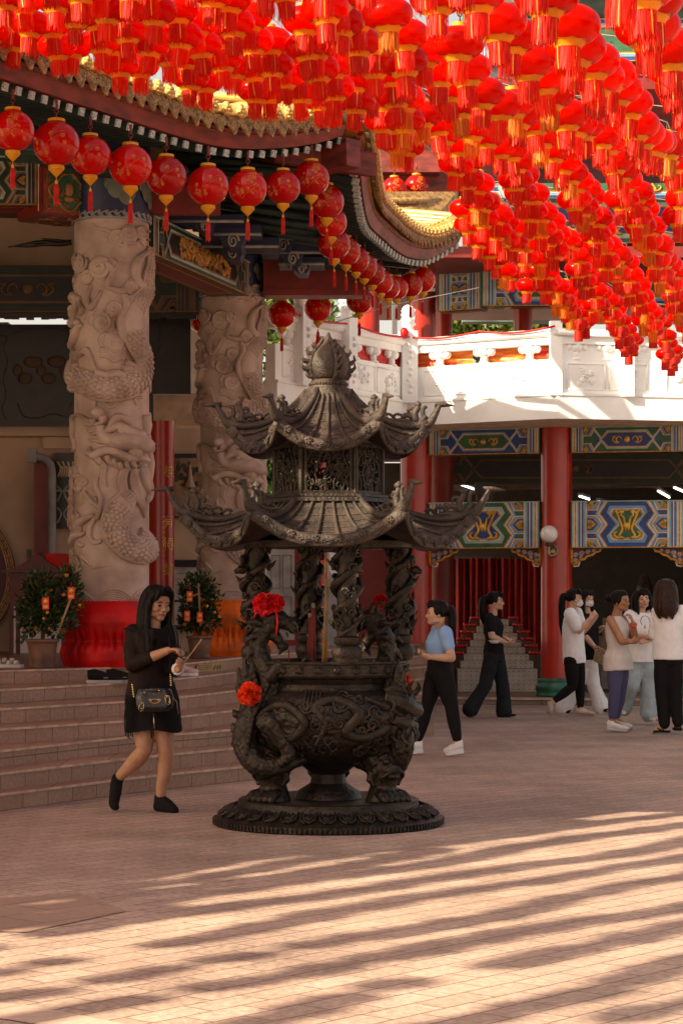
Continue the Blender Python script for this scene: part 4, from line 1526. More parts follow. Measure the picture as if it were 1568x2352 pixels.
# red curtain
cur = thing('red_curtain', 'dark red pleated curtain behind the stepped candle stand', 'curtain')
w = MB()
def cf(a, b):
    x = wx(1040, 36.6) + a * (wx(1262, 36.6) - wx(1040, 36.6))
    z = kz + 0.02 + b * (wz(1284, 36.6) - kz)
    return Vector((x, 36.6 + 0.05 * sin(a * 95) + 0.03 * sin(a * 41 + 1 + b), z))
w.grid(cf, 260, 8, 0)
w.build('fabric', mat('curtain_red', (0.30, 0.012, 0.012), 0.7, var=0.3, vscale=2, stretch=(6, 1, 0.3)), cur)
w = MB()
w.tube([(wx(1030, 36.6), 36.6, wz(1282, 36.6)), (wx(1270, 36.6), 36.6, wz(1282, 36.6))], 0.025, 8)
w.build('rail', M_WOOD, cur)

# stepped stands of pale perforated boxes with red candle cups
m_box = mat('perforated_white_board', (0.5, 0.43, 0.37), 0.6, var=0.08)
m_cup = mat('red_glass_cup', (0.5, 0.01, 0.012), 0.15, coat=0.5)
LEV = [(1051, 1233, 1537, 1580), (1058, 1224, 1519, 1536.5), (1065, 1214, 1503.5, 1519), (1073, 1205, 1487.5, 1503), (1080.5, 1196, 1471.5, 1487), (1088, 1187, 1455, 1471), (1095, 1177, 1439, 1454.5), (1102.5, 1167, 1423, 1438.5)]
def stand(label, du, seed, skip=0):
    t = thing('candle_stand', label, 'candle stand', group='stepped candle stands')
    rs = random.Random(seed)
    for i, (u0, u1, v0, v1) in enumerate(LEV):
        d = 33.2 + 0.25 * i
        a, b = P(u0 + du, v1, d), P(u1 + du, v0, d)
        zb = a.z if i else kz
        m = MB()
        m.box(((a.x + b.x) / 2, d + 0.3, (zb + b.z) / 2), (b.x - a.x, 0.6, b.z - zb), 0)
        nx = int((b.x - a.x) / 0.075)
        nz = max(2, int((b.z - zb) / 0.055))
        for k in range(nx):
            for j in range(nz):
                px, pz = a.x + (k + 0.5) * (b.x - a.x) / nx, zb + (j + 0.5) * (b.z - zb) / nz
                m.box((px, d - 0.001, pz), (0.013, 0.006, 0.013), 1)
        if i > 0:
            m.box(((a.x + b.x) / 2, d - 0.005, zb + 0.003), (b.x - a.x + 0.02, 0.02, 0.012), 1)
        m.build('tier', [m_box, M_BLACK], t)
    # dark side shelves
    m = MB()
    for i, (u0, u1, v0, v1) in enumerate(LEV[2:], 2):
        d = 33.35 + 0.25 * i
        for s_ in (-1, 1):
            ua, ub = (u0 - 26 - (6 - i) * 2, u0) if s_ < 0 else (u1, u1 + 24 + (6 - i) * 2)
            a, b = P(ua + du, v0 + 1, d), P(ub + du, v0 + 1, d)
            m.box(((a.x + b.x) / 2, d + 0.15, (a.z + kz) / 2), (b.x - a.x, 0.3, a.z - kz))
    m.build('side_shelf', M_WOOD, t)
    return t
stand('pale perforated stepped candle stand in front of the red curtain', 0, 1)
stand('pale perforated stepped candle stand in the dark right bay behind the group', 372, 2)
cupm = MB()
cupm.lathe([(0, 0), (0.03, 0), (0.036, 0.06), (0.03, 0.06), (0.026, 0.02), (0, 0.02)], 12, (0, 0, 0), 0)
ME_CUP = cupm.mesh('candle_cup', [m_cup])
for i, (u0, u1, v0, v1) in enumerate(LEV[2:8], 2):
    d = 33.35 + 0.25 * i
    for k in range(7 - (i // 4)):
        for s_ in (-1, 1):
            if s_ > 0 and k > 3:
                continue
            u = (u0 - 5 - 7.4 * k) if s_ < 0 else (u1 + 4 + 7 * k)
            if s_ < 0 and u < u0 - 28 - (6 - i) * 2 or s_ > 0 and u > u1 + 24 + (6 - i) * 2:
                continue
            p = P(u, v0 + 1, d + 0.05)
            p.z = P(u0, v0 + 1, d).z
            o = bpy.data.objects.new('candle_cup', ME_CUP)
            COL.objects.link(o)
            o.location = p
            tag(o, 'small red glass candle cup on the dark shelves beside the pale stand', 'candle cup', 'red candle cups on the stand')
# cardboard boxes in the dark right bay
for (u0, v0, u1, v1, d, lab) in ((1392, 1420, 1420, 1462, 33.0, 'brown carton on top of another carton in the dark right bay'), (1384, 1462, 1424, 1500, 32.9, 'wide brown carton under a smaller carton in the dark right bay')):
    m = MB()
    pbox(m, u0, v0, u1, v1, d, 0.5)
    bx = m.build('carton', mat('cardboard', (0.2, 0.11, 0.06), 0.8))
    tag(bx, lab, 'carton')
m = MB()
pbox(m, 1380, 1500, 1450, 1582, 32.85, 0.6)
tag(m.build('cabinet', mat('grey_cabinet', (0.16, 0.12, 0.1), 0.6)), 'grey brown cabinet under the cartons in the right bay', 'cabinet')
# dark statue in the back of the right bay
stt = MB()
c = P(1478, 1480, 37)
stt.tube([c + Vector((0, 0, -0.9)), c + Vector((0, 0, -0.3)), c + Vector((0, 0, 0.2)), c + Vector((0, 0, 0.55)), c + Vector((0, 0, 0.7))], [0.42, 0.35, 0.3, 0.25, 0.1], 14)
stt.ell(c + Vector((0, -0.05, 0.88)), (0.15, 0.16, 0.2))
stt.ell(c + Vector((0, 0, 1.08)), (0.09, 0.09, 0.09))
stt.tube([c + Vector((-0.28, 0, 0.5)), c + Vector((-0.4, -0.1, 0.1)), c + Vector((-0.1, -0.3, 0.0))], 0.09, 8)
stt.tube([c + Vector((0.28, 0, 0.5)), c + Vector((0.4, -0.1, 0.1)), c + Vector((0.1, -0.3, 0.0))], 0.09, 8)
stt = blend_mesh(stt, 0.04)
tag(stt.build('statue', mat('dim_bronze_statue', (0.06, 0.035, 0.02), 0.4, metal=0.5)), 'dim seated bronze statue at the back of the dark right bay', 'statue')

# fluorescent lamps and the hanging loudspeaker
m_tube = emit('lit_tube', (0.95, 0.98, 1.0), 3.0)
for k, (u0, v0, u1, v1, d) in enumerate(((1049, 1110, 1106, 1130, 37.2), (1330, 1140, 1352, 1147, 37.5), (1372, 1152, 1402, 1162, 37.2), (1565 - 18, 1120, 1574, 1132, 37.2), (1478, 1106, 1500, 1114, 38.4), (1510, 1128, 1536, 1143, 37.6))):
    lm = thing('tube_light', ['long lit tube light beside the hanging loudspeaker', 'short lit tube light just right of the lamp pillar', 'lit tube light low in the right bay', 'lit tube light at the right edge', 'faint small tube light high in the right bay', 'bright lit tube light near the right edge'][k], 'lamp', group='tube lights under the gallery')
    m = MB()
    a, b = P(u0, v0, d), P(u1, v1, d + 0.6)
    m.tube([a, b], 0.014, 8)
    m.build('tube', m_tube, lm)
    m = MB()
    m.bar(a + Vector((0, 0, 0.04)), b + Vector((0, 0, 0.04)), 0.06, 0.04)
    m.build('housing', M_GREY, lm)
sp = thing('loudspeaker', 'black loudspeaker box hanging under the gallery between the pillars', 'loudspeaker')
m = MB()
pbox(m, 1091, 1108, 1136, 1134, 34.0, 0.3)
m.build('cabinet', M_BLACK, sp)
m = MB()
pbox(m, 1095, 1135, 1130, 1150, 33.95, 0.3)
pbox(m, 1108, 1139, 1121, 1146, 33.94, 0.02, 1)
m.build('bracket', [M_STEEL, M_WHITE], sp)

# globe lamp on the pillar
gl = thing('globe_lamp', 'white globe wall lamp on the red pillar', 'lamp')
pc, pr, _ = PIL[1]
gc = P(1260, 1227, pc.y - pr - 0.13)
m = MB()
m.ell(gc, 20.5 * gc.y / F_PX, 0, 28, 18)
m.build('globe', mat('opal_glass', (0.75, 0.72, 0.7), 0.2, var=0.02, coat=0.6), gl)
m = MB()
m.lathe([(0.03, -0.02), (0.06, 0.0), (0.07, 0.03)], 16, gc + Vector((0, 0, -0.15)), 0)
m.tube(spline([gc + Vector((0.0, 0, -0.15)), gc + Vector((0.0, 0, -0.26)), gc + Vector((0.02, 0.0, -0.3)), gc + Vector((0.06, 0.02, -0.29))], 4), 0.02, 8)
m.tube(spline([gc + Vector((0.05 + 0.065 * cos(a), 0.02, -0.225 + 0.075 * sin(a))) for a in [k * pi / 6 for k in range(-6, 4)]], 2), 0.018, 8)
m.lathe([(0.0, 0.0), (0.06, 0.0), (0.06, 0.02), (0, 0.02)], 16, (0, 0, 0), 0, M=Matrix.Translation(gc + Vector((0.05, 0.14, -0.24))) @ Matrix.Rotation(pi / 2, 4, 'X'))
m.bar(gc + Vector((0.04, 0.0, -0.24)), gc + Vector((0.05, 0.15, -0.24)), 0.03, 0.03)
m.build('bracket', mat('brass_lamp', (0.3, 0.2, 0.12), 0.35, metal=0.8), gl)

# ---------------------------------------------------------------- gallery
LC = [Vector((-0.80, 28.1, 0)), Vector((0.92, 31.15, 0)), Vector((2.865, 29.9, 0)), Vector((5.6, 30.55, 0)), Vector((8, 31.2, 0))]
ZR, ZF, ZO, ZPn = 5.06, 4.17, 4.86, 4.66


def wall_strip(mb, pts, z0, z1, th, mi=0, off=0.0):
    for a, b in zip(pts, pts[1:]):
        t = (b - a).normalized()
        n = Vector((t.y, -t.x, 0))
        if n.y > 0:
            n = -n
        a1, b1 = a + n * off, b + n * off
        q = [a1, b1, b1 - n * th, a1 - n * th]
        mb.add([p + Vector((0, 0, z0)) for p in q] + [p + Vector((0, 0, z1)) for p in q], [(0, 1, 5, 4), (1, 2, 6, 5), (2, 3, 7, 6), (3, 0, 4, 7), (4, 5, 6, 7), (3, 2, 1, 0)], mi)


m = MB()
wall_strip(m, LC, ZS + 0.002, ZF, 0.3, 0, 0.0)
m.build('gallery_fascia', M_WHITE, rh)
m = MB()
wall_strip(m, LC, ZF + 0.001, ZF + 0.035, 0.2, 0, 0.015)
m.build('fascia_moulding', M_WHITE, rh)
# soffit + floor slab
m = MB()
bk = [Vector((8, 36, 0)), Vector((0.4, 36, 0)), Vector((-1.4, 29.0, 0))]
pts = [p + Vector((0, 0, ZS)) for p in LC + bk]
m.poly(pts[::-1], 0)
m.poly([p + Vector((0, 0, 0.28)) for p in pts], 0)
m.build('gallery_slab', mat('soffit_plaster', (0.55, 0.42, 0.33), 0.8), rh)
par = MB()
wall_strip(par, LC, ZF + 0.035, ZPn, 0.14, 0, -0.03)
wall_strip(par, LC[2:], ZPn, ZO + 0.002, 0.12, 0, -0.04)
par.build('parapet', M_WHITE, rh)
m = MB()
wall_strip(m, LC, ZO, ZR, 0.18, 0, -0.005)
for a, b in zip(LC, LC[1:]):
    t = (b - a).normalized()
    n = Vector((t.y, -t.x, 0))
    n = n if n.y < 0 else -n
    m.tube([a + n * 0.0 + Vector((0, 0, ZR - 0.06)), b + n * 0.0 + Vector((0, 0, ZR - 0.06))], 0.05, 10)
m.build('handrail', M_WHITE, rh)
# relief panels, cloud balusters, posts

for si, (a, b) in enumerate(zip(LC, LC[1:])):
    t = (b - a).normalized()
    n = Vector((t.y, -t.x, 0))
    n = n if n.y < 0 else -n
    L = (b - a).length
    nb2 = max(1, round(L / 1.75)) if si else 2
    for k in range(nb2):
        s0, s1 = L * k / nb2, L * (k + 1) / nb2
        for kk in (0, 1, 2):
            bal = MB()
            c = a + t * (s0 + (s1 - s0) * (0.2 + 0.3 * kk))
            z = (ZPn + ZO) / 2
            bal.ell(c - n * 0.08 + Vector((0, 0, z + 0.055)), (0.1, 0.08, 0.08), 0, 10, 7)
            for q in (-1, 1):
                bal.ell(c - n * 0.08 + t * (0.11 * q) + Vector((0, 0, z + 0.06)), (0.06, 0.07, 0.065), 0, 9, 6)
            bal.ell(c - n * 0.08 + Vector((0, 0, z - 0.04)), (0.055, 0.06, 0.07), 0, 9, 6)
            bal.ell(c - n * 0.08 + Vector((0, 0, z - 0.095)), (0.085, 0.07, 0.03), 0, 9, 6)
            bal.build('cloud_baluster', M_WHITE, rh)
        # two framed relief panels per bay
        for kk in (0, 1):
            pan = MB()
            p0_ = a + t * (s0 + (s1 - s0) * (0.1 + 0.42 * kk)) - n * 0.03
            p1_ = a + t * (s0 + (s1 - s0) * (0.48 + 0.42 * kk)) - n * 0.03
            z0, z1 = ZF + 0.09, ZPn - 0.06
            fr = [p0_ + Vector((0, 0, z0)), p1_ + Vector((0, 0, z0)), p1_ + Vector((0, 0, z1)), p0_ + Vector((0, 0, z1))]
            for i in range(4):
                pan.tube([fr[i] + n * 0.0, fr[(i + 1) % 4] + n * 0.0], 0.013, 6)
            rs = random.Random(si * 10 + k * 2 + kk)
            cc_ = (p0_ + p1_) / 2
            wv = (p1_ - p0_).length * 0.3
            for q in range(26):
                x, z = rs.gauss(0, 0.45), rs.gauss(0, 0.45)
                if abs(x) > 1 or abs(z) > 1:
                    continue
                pan.ell(cc_ + t * (x * wv) + Vector((0, 0, (z0 + z1) / 2 + z * (z1 - z0) * 0.38)), (rs.uniform(0.012, 0.045), 0.025, rs.uniform(0.012, 0.04)), 0, 7, 5, Matrix.Rotation(rs.uniform(0, 3), 3, 'Y'))
            pan.build('relief_panel', M_WHITE, rh)
def post(p, n, hw=0.11, cap=True):
    posts = MB()
    posts.box(p + Vector((0, 0, (ZF + ZR + 0.1) / 2)), (hw * 2, hw * 2, ZR + 0.1 - ZF), 0, rz=atan2(n.x, -n.y) if n.length else 0)
    if cap:
        z = ZR + 0.1
        posts.lathe([(0.07, z), (0.08, z + 0.03), (0.065, z + 0.05), (0.085, z + 0.08), (0.088, z + 0.2), (0.085, z + 0.3), (0.075, z + 0.33), (0.04, z + 0.36), (0, z + 0.365)], 18, (p.x, p.y, 0), 0)
        for k in range(14):
            a = k * 2.4
            posts.ell((p.x + 0.086 * cos(a), p.y + 0.086 * sin(a), z + 0.1 + 0.2 * (k / 14)), 0.022, 0, 6, 4)
    # relief up the front of the post
    for k in range(9):
        if cap: posts.ell(p + n * hw + Vector((0.025 * sin(k * 2.2), 0, ZF + 0.15 + 0.08 * k)), (0.035, 0.02, 0.03), 0, 7, 5)
    posts.build('post', M_WHITE, rh)
d01 = (LC[1] - LC[0]).normalized()
n01 = Vector((d01.y, -d01.x, 0))
for q in (0.16, 0.5):
    post(LC[0] + (LC[1] - LC[0]) * q, n01)
post(LC[1] + Vector((0.0, -0.04, 0)), Vector((0.2, -1, 0)).normalized())
d12 = (LC[2] - LC[1]).normalized()
post(LC[1] + (LC[2] - LC[1]) * 0.99 + Vector((0, 0.06, 0)), Vector((0, -1, 0)), 0.08, False)
for q in (0.35, 0.8):
    post(LC[2] + (LC[3] - LC[2]) * q, Vector((0.2, -1, 0)).normalized(), 0.07, False)
# drapes behind the openings, ribbon on the rail
def drape(label, a, b, mt, bias=0.0):
    mm = MB()
    t = (b - a)
    def f(x, y):
        p = a + t * x
        sag = -0.05 * sin(pi * x)
        return Vector((p.x, p.y + 0.02 * sin(y * 22 + x * 9), ZPn - 0.05 + (ZO - ZPn + 0.12) * y + sag * (1 - y)))
    mm.grid(f, 40, 14, 0)
    o = mm.build('drape', mt)
    tag(o, label, 'drape', 'drapes along the gallery rail')
m_drape = mat('red_orange_drape', (0.62, 0.02, 0.01), 0.45, var=0.2, vscale=2.0, col2=(0.75, 0.3, 0.03), stretch=(1.4, 1, 8))
dn = Vector((0, 0.2, 0))
drape('red cloth drape behind the rail on the shaded left side of the gallery', LC[0] + (LC[1] - LC[0]) * 0.16 + dn, LC[0] + (LC[1] - LC[0]) * 0.48 + dn, M_CLOTHR)
drape('red cloth drape behind the rail next to the concave gallery corner', LC[0] + (LC[1] - LC[0]) * 0.52 + dn, LC[0] + (LC[1] - LC[0]) * 0.98 + dn, M_CLOTHR)
drape('red and yellow pleated drape behind the sunlit rail by the corner post', LC[1] + (LC[2] - LC[1]) * 0.05 + dn, LC[1] + (LC[2] - LC[1]) * 0.45 + dn, m_drape)
drape('orange and red pleated drape behind the sunlit rail further right', LC[1] + (LC[2] - LC[1]) * 0.5 + dn, LC[1] + (LC[2] - LC[1]) * 0.95 + dn, m_drape)
m = MB()
for a, b in zip(LC[:3], LC[1:3]):
    K = 18
    t_ = (b - a).normalized()
    n_2 = Vector((t_.y, -t_.x, 0))
    m.tube([a.lerp(b, k / K) + n_2 * 0.08 + Vector((0, 0, ZR + 0.02 - 0.05 * sin(pi * ((k / K * 2) % 1)))) for k in range(K + 1)], [(0.006, 0.016)] * (K + 1), 6)
m.ell(LC[1] + Vector((-0.06, -0.2, ZR + 0.06)), (0.06, 0.06, 0.08))
tag(m.build('ribbon', M_CLOTHR), 'thin red ribbon swagged along the top of the white gallery rail', 'ribbon')

# upper storey behind the gallery
us = thing('upper_pavilion', 'red columned upper pavilion behind the white gallery', 'pavilion')
m = MB()
for u, r, d in ((972, 0.19, 34.5), (1018, 0.14, 36.5), (845, 0.17, 33.5), (1200, 0.15, 36)):
    m = MB()
    c = P(u, HOR, d)
    m.lathe([(r, ZS + 0.3), (r, 6.38)], 24, (c.x, c.y, 0), 0)
    m.build('column', M_RED, us)
painted_beam('painted_beam', P(1005, 715, 34.2), P(1105, 708, 34.0), 0.62, 0.4, 'std', us)
painted_beam('painted_beam', P(1105, 702, 33.9), P(1760, 700, 34.5), 0.62, 0.4, 'std', us, flip=True)
painted_beam('painted_beam', P(1105, 560, 34.9), P(1760, 556, 35.5), 0.7, 0.4, 'std', us)
m = MB()
pbox(m, 1090, 640, 1760, 560, 35.4, 0.2, 0)
pbox(m, 900, 690, 912, 765, 33.9, 0.1, 1)
pbox(m, 612, 400, 1100, 470, 37, 0.3, 0)
m.box((3.6, 36.2, 6.47), (6.2, 7.4, 0.16), 0)  # eave slab added to shade the painted beam below it
m.box((3.6, 36.2, 8.9), (6.2, 7.4, 0.16), 0)
m.build('wall', [M_DKRED, M_WHITE], us)
# tall painted facade far behind the lantern field
fb = thing('painted_facade', 'tall painted hall front glimpsed between the hanging lanterns', 'hall')
for k in range(7):
    z = 7.4 + 1.25 * k
    painted_beam('painted_beam', (2.4, 40 + 0.6 * (k % 2), z), (8.6, 40 + 0.6 * (k % 2), z), 0.75, 0.4, 'std' if k % 2 else 'hex', fb, flip=bool(k % 2), under=True)
m = MB()
m.box((5.5, 41.2, 10.5), (6.6, 0.4, 8))
m.build('wall', mat('facade_teal', (0.1, 0.16, 0.14), 0.6, var=0.3, vscale=3), fb)
m = MB()
for k in range(4):
    for j in range(3):
        m = MB()
        m.box((2.9 + 1.7 * k, 40.9, 8.4 + 2.5 * j), (0.7, 0.1, 0.5), 0)
        m.build('window', mat('facade_window', (0.25, 0.3, 0.38), 0.2), fb)

# wall and things under the left part of the gallery, seen round the burner
m = MB()
pbox(m, 612, 1262, 676, 1470, 30.4, 0.1, 0)
for k in range(2):
    for j in range(2):
        a0 = 622 + 27 * k
        for (u0, v0, u1, v1) in ((a0, 1275 + 95 * j, a0 + 22, 1277 + 95 * j), (a0, 1350 + 95 * j, a0 + 22, 1352 + 95 * j), (a0, 1275 + 95 * j, a0 + 2, 1352 + 95 * j), (a0 + 20, 1275 + 95 * j, a0 + 22, 1352 + 95 * j)):
            pbox(m, u0, v0, u1, v1, 30.39, 0.02, 1)
tag(m.build('panel_screen', [mat('grey_white_screen', (0.45, 0.45, 0.43), 0.6), M_GREY]), 'pale grey panelled screen behind the incense burner', 'screen')
t, c0, r, cc = red_pillar('slim red pillar with gilt characters seen through the incense burner', 738, 13, 30.0, 0.0, 3.86)
rows = [(wz(v, 30), math.asin(5 / 13), 0.17) for v in (1305, 1357, 1408, 1455)]
pillar_text('郭家有如', None, c0, r, 0, t, 0, M_GOLD, rows)
m = MB()
pbox(m, 756, 1262, 800, 1320, 30.6, 0.1, 1)
q = [P(755, 1310, 30.3), P(768, 1325, 30.3), P(775, 1360, 30.3), P(780, 1520, 30.3), P(752, 1520, 30.3)]
m.prism(q, (0, 0.3, 0), 0)
tag(m.build('grey_sheet', [mat('grey_cover', (0.4, 0.4, 0.4), 0.6), M_WHITE]), 'grey white sheet cover beside the slim red pillar', 'cover')
for q_ in ((822, 1262, 905, 1560, 33.5, 0.15), (640, 1262, 705, 1560, 34.0, 0.15)):
    m = MB()
    pbox(m, *q_)
    m.build('door_panel', M_DKRED, rh)
# low end block of the stairs at the right
m = MB()
a = PZ(975, 1690, 0)
m.box((a.x + 0.02, a.y + 0.35, 0.12), (0.16, 0.6, 0.24))
tag(m.build('kerb_block', mat('kerb_block_stone', (0.33, 0.22, 0.16), 0.7)), 'low stone kerb block at the right end of the stairs', 'kerb block')
# ================================================================ incense burner
YB = 14.87
XB = (754 - CU) * YB / F_PX
burner = thing('incense_burner', 'tall dark bronze incense burner with two tiers of upturned hexagonal roofs', 'incense burner', (XB, YB, 0))
BO = Vector((XB, YB, 0))


def UL(u, v, dy=0.0):
    return P(u, v, YB + dy) - BO


def child(mb, name, mats, sharp=40, parent=None):
    return mb.build(name, mats, parent or burner, sharp=sharp)


rb_ = random.Random(3)
# lotus base plate
m = MB()
m.lathe([(0.745, 0.0), (0.755, 0.012), (0.755, 0.045), (0.735, 0.056), (0.72, 0.062), (0.66, 0.105), (0.615, 0.118), (0.6, 0.112), (0.595, 0.12), (0.595, 0.165), (0.58, 0.172), (0.5, 0.168), (0, 0.168)], 96, (0, 0, 0), 0)
for k in range(150):
    a = 2 * pi * k / 150
    m.box((0.757 * cos(a), 0.757 * sin(a), 0.028), (0.012, 0.014, 0.036), 0, rz=a)
for k in range(34):
    a = 2 * pi * (k + 0.5) / 34
    M = Matrix.Rotation(a, 4, 'Z')
    def pt(r, w, o=0.012):
        z = interp([(0.6, 0.124), (0.66, 0.108), (0.72, 0.066), (0.74, 0.058)], r) + o
        return M @ Vector((r, w, z))
    for sg in (1, -1):
        m.tube([pt(0.625, sg * 0.045), pt(0.66, sg * 0.052), pt(0.7, sg * 0.045), pt(0.725, sg * 0.014), pt(0.715, 0.0)], 0.0085, 6)
        m.tube([pt(0.715, 0.0), pt(0.69, sg * 0.026), pt(0.66, sg * 0.03), pt(0.645, sg * 0.016), pt(0.665, sg * 0.01)], 0.008, 6)
    m.ell(pt(0.67, 0, 0.0), (0.035, 0.03, 0.016), 0, 8, 5, M.to_3x3())
child(m, 'base_plate', M_BRONZE)

# bowl
def bowl_r(z):
    return interp([(0.40, 0.12), (0.43, 0.3), (0.48, 0.42), (0.55, 0.5), (0.63, 0.55), (0.72, 0.572), (0.8, 0.555), (0.86, 0.51), (0.895, 0.462), (0.93, 0.452), (0.97, 0.47), (0.985, 0.505), (0.99, 0.515)], z)


m = MB()
def bowl(a, b):
    an, z = 2 * pi * a, 0.40 + 0.58 * b
    r = bowl_r(z)
    k = min(1, max(0, (0.89 - z) * 12))
    v_ = Vector((cos(an) * 5, sin(an) * 5, z * 9))
    r += k * (0.024 * noise.noise(v_) + 0.018 * abs(noise.noise(v_ * 2.3)) + 0.008 * noise.noise(v_ * 5))
    return Vector((r * cos(an), r * sin(an), z))
m.grid(bowl, 260, 90, 0, True, True)
# swirling relief: clouds, waves and coils
for k in range(120):
    a, z = rb_.uniform(pi, 2 * pi), rb_.uniform(0.48, 0.86)
    if k > 85:
        a -= pi
    s = rb_.uniform(0.025, 0.06)
    sg = rb_.choice((1, -1))
    pth, ups = [], []
    for t in range(16):
        q = s * (1 - t / 19)
        aa = a + q * cos(t * 0.62) / 0.55
        zz = z + sg * q * sin(t * 0.62)
        r = bowl_r(zz) + 0.012
        pth.append(Vector((r * cos(aa), r * sin(aa), zz)))
        ups.append(Vector((cos(aa), sin(aa), 0)))
    tail = [Vector(((bowl_r(z) + 0.01) * cos(a + s / 0.55 * (1 + 0.7 * q)), (bowl_r(z) + 0.01) * sin(a + s / 0.55 * (1 + 0.7 * q)), z - sg * 0.02 * sin(q * 2))) for q in (2.2, 1.4, 0.7)]
    m.tube(tail + pth, [0.004, 0.013, 0.012, 0.007], 6)
def coil(pts, r):   # long dragon coils over the belly (angle deg, z)
    pth, ups = [], []
    for q in spline([(a, z, 0) for a, z in pts], 8):
        rr = bowl_r(q.y) + 0.01
        aa = radians(q.x)
        pth.append(Vector((rr * cos(aa), rr * sin(aa), q.y)))
        ups.append(Vector((cos(aa), sin(aa), 0)))
    m.tube(pth, [(x, x * 0.8) for x in r], 10, 0, True, True, ups)
    for i in range(0, len(pth) - 1):
        m.ell(pth[i] + ups[i] * r[0] * 0.6, (0.014, 0.014, 0.018), 0, 7, 5)
coil([(215, 0.66), (228, 0.78), (243, 0.8), (255, 0.7), (246, 0.6), (232, 0.57), (222, 0.62)], [0.02, 0.034, 0.034, 0.03, 0.016])
coil([(262, 0.56), (268, 0.68), (262, 0.8), (276, 0.84), (290, 0.76), (282, 0.64), (296, 0.6), (312, 0.66)], [0.016, 0.03, 0.036, 0.036, 0.03])
coil([(330, 0.55), (318, 0.62), (322, 0.74), (308, 0.8), (296, 0.85)], [0.02, 0.03, 0.03, 0.02])
coil([(190, 0.6), (200, 0.72), (210, 0.84)], [0.02, 0.032, 0.02])
# central fluted tongue below the neck
for k in range(5):
    a = radians(254 + 2.6 * k)
    m.tube([((bowl_r(z) + 0.016) * cos(a), (bowl_r(z) + 0.016) * sin(a), z) for z in (0.9, 0.86, 0.81, 0.77)], [0.009, 0.011, 0.011, 0.006], 6)
child(m, 'bowl', M_BRONZE, 50)
# rim with small masks
m = MB()
m.lathe([(0.452, 0.93), (0.475, 0.968), (0.52, 0.978), (0.524, 0.985), (0.512, 0.99), (0.515, 1.06), (0.53, 1.066), (0.532, 1.08), (0.505, 1.083), (0.48, 1.075), (0.47, 1.0), (0.0, 0.99)], 96, (0, 0, 0), 0)
for k in range(26):
    a = 2 * pi * k / 26
    c = Vector((0.516 * cos(a), 0.516 * sin(a), 1.025))
    M = Matrix.Rotation(a, 3, 'Z')
    m.ell(c, (0.014, 0.028, 0.026), 0, 10, 7, M)
    for (y, z, r) in ((-.012, .01, .007), (.012, .01, .007), (0, -.006, .008), (-.022, -.012, .007), (.022, -.012, .007), (0, .024, .007), (-.02, .022, .006), (.02, .022, .006)):
        m.ell(c + M @ Vector((0.011, y, z)), r, 0, 6, 4)
child(m, 'rim', M_BRONZE, 40)
m = MB()
m.lathe([(0.0, 1.045), (0.46, 1.04)], 40, (0, 0, 0), 0)
child(m, 'ash_bed', mat('ash', (0.2, 0.17, 0.15), 0.9, var=0.2, vscale=20))

# three beast-headed legs
def leg_mesh(face):
    b = MB()
    # local: +x outward
    b.tube([(-0.06, 0, 0.36), (0.0, 0, 0.30), (0.035, 0, 0.2), (0.03, 0, 0.1), (0.03, 0, 0.0)], [(0.12, 0.12), (0.15, 0.135), (0.125, 0.115), (0.09, 0.085), (0.12, 0.12)], 14)
    b.ell((0.07, 0, 0.27), (0.085, 0.1, 0.1), 0, 12, 9)         # forehead
    b.ell((0.125, 0, 0.21), (0.055, 0.075, 0.045), 0, 12, 9)    # muzzle
    b.ell((0.155, 0, 0.225), (0.03, 0.035, 0.025), 0, 10, 7)    # nose
    b.ell((0.12, 0, 0.165), (0.05, 0.06, 0.022), 0, 12, 9)      # jaw
    for s in (1, -1):
        b.ell((0.13, 0.055 * s, 0.265), (0.028, 0.03, 0.024), 0, 10, 7)
        b.tube([(0.12, 0.02 * s, 0.3), (0.13, 0.06 * s, 0.305), (0.1, 0.1 * s, 0.28)], [0.016, 0.02, 0.01], 8)
        b.tube([(0.07, 0.1 * s, 0.24), (0.05, 0.125 * s, 0.29), (0.03, 0.12 * s, 0.33)], [0.03, 0.03, 0.01], 8)
        b.tube([(0.15, 0.03 * s, 0.2), (0.155, 0.065 * s, 0.19), (0.12, 0.09 * s, 0.16), (0.1, 0.075 * s, 0.13)], [0.012, 0.014, 0.012, 0.008], 8)
        b.ell((0.155, 0.02 * s, 0.235), (0.02, 0.018, 0.016), 0, 8, 6)
        b.tube([(0.05, 0.11 * s, 0.2), (0.04, 0.12 * s, 0.14), (0.06, 0.1 * s, 0.1)], [0.03, 0.026, 0.012], 8)
    for k in range(5):
        y = -0.084 + 0.042 * k
        b.tube([(0.06, y * 0.8, 0.06), (0.13, y * 1.05, 0.045), (0.165, y * 1.15, 0.02), (0.17, y * 1.15, 0.0)], [0.03, 0.03, 0.026, 0.02], 8)
        b.ell((0.165, y * 1.15, 0.02), (0.025, 0.02, 0.022), 0, 8, 6)
    return blend_mesh(b, 0.006, 3, 0.5)


lm = leg_mesh(True)
ME_LEG = None
for (x, y, a) in ((-0.34, -0.16, radians(232)), (0.34, -0.17, radians(-52)), (0.0, 0.33, radians(90))):
    if ME_LEG is None:
        o = child(lm, 'leg', M_BRONZE, None)
        ME_LEG = o.data
    else:
        o = bpy.data.objects.new('leg', ME_LEG)
        COL.objects.link(o)
        o.parent = burner
    o.location = (x, y, 0.168)
    o.rotation_euler = (0, 0, a)
m = MB()
m.lathe([(0.0, 0.168), (0.22, 0.17), (0.2, 0.22), (0.12, 0.27), (0.11, 0.33), (0.2, 0.4), (0.24, 0.44)], 32, (0, 0.02, 0), 0)
child(m, 'central_support', M_BRONZE)

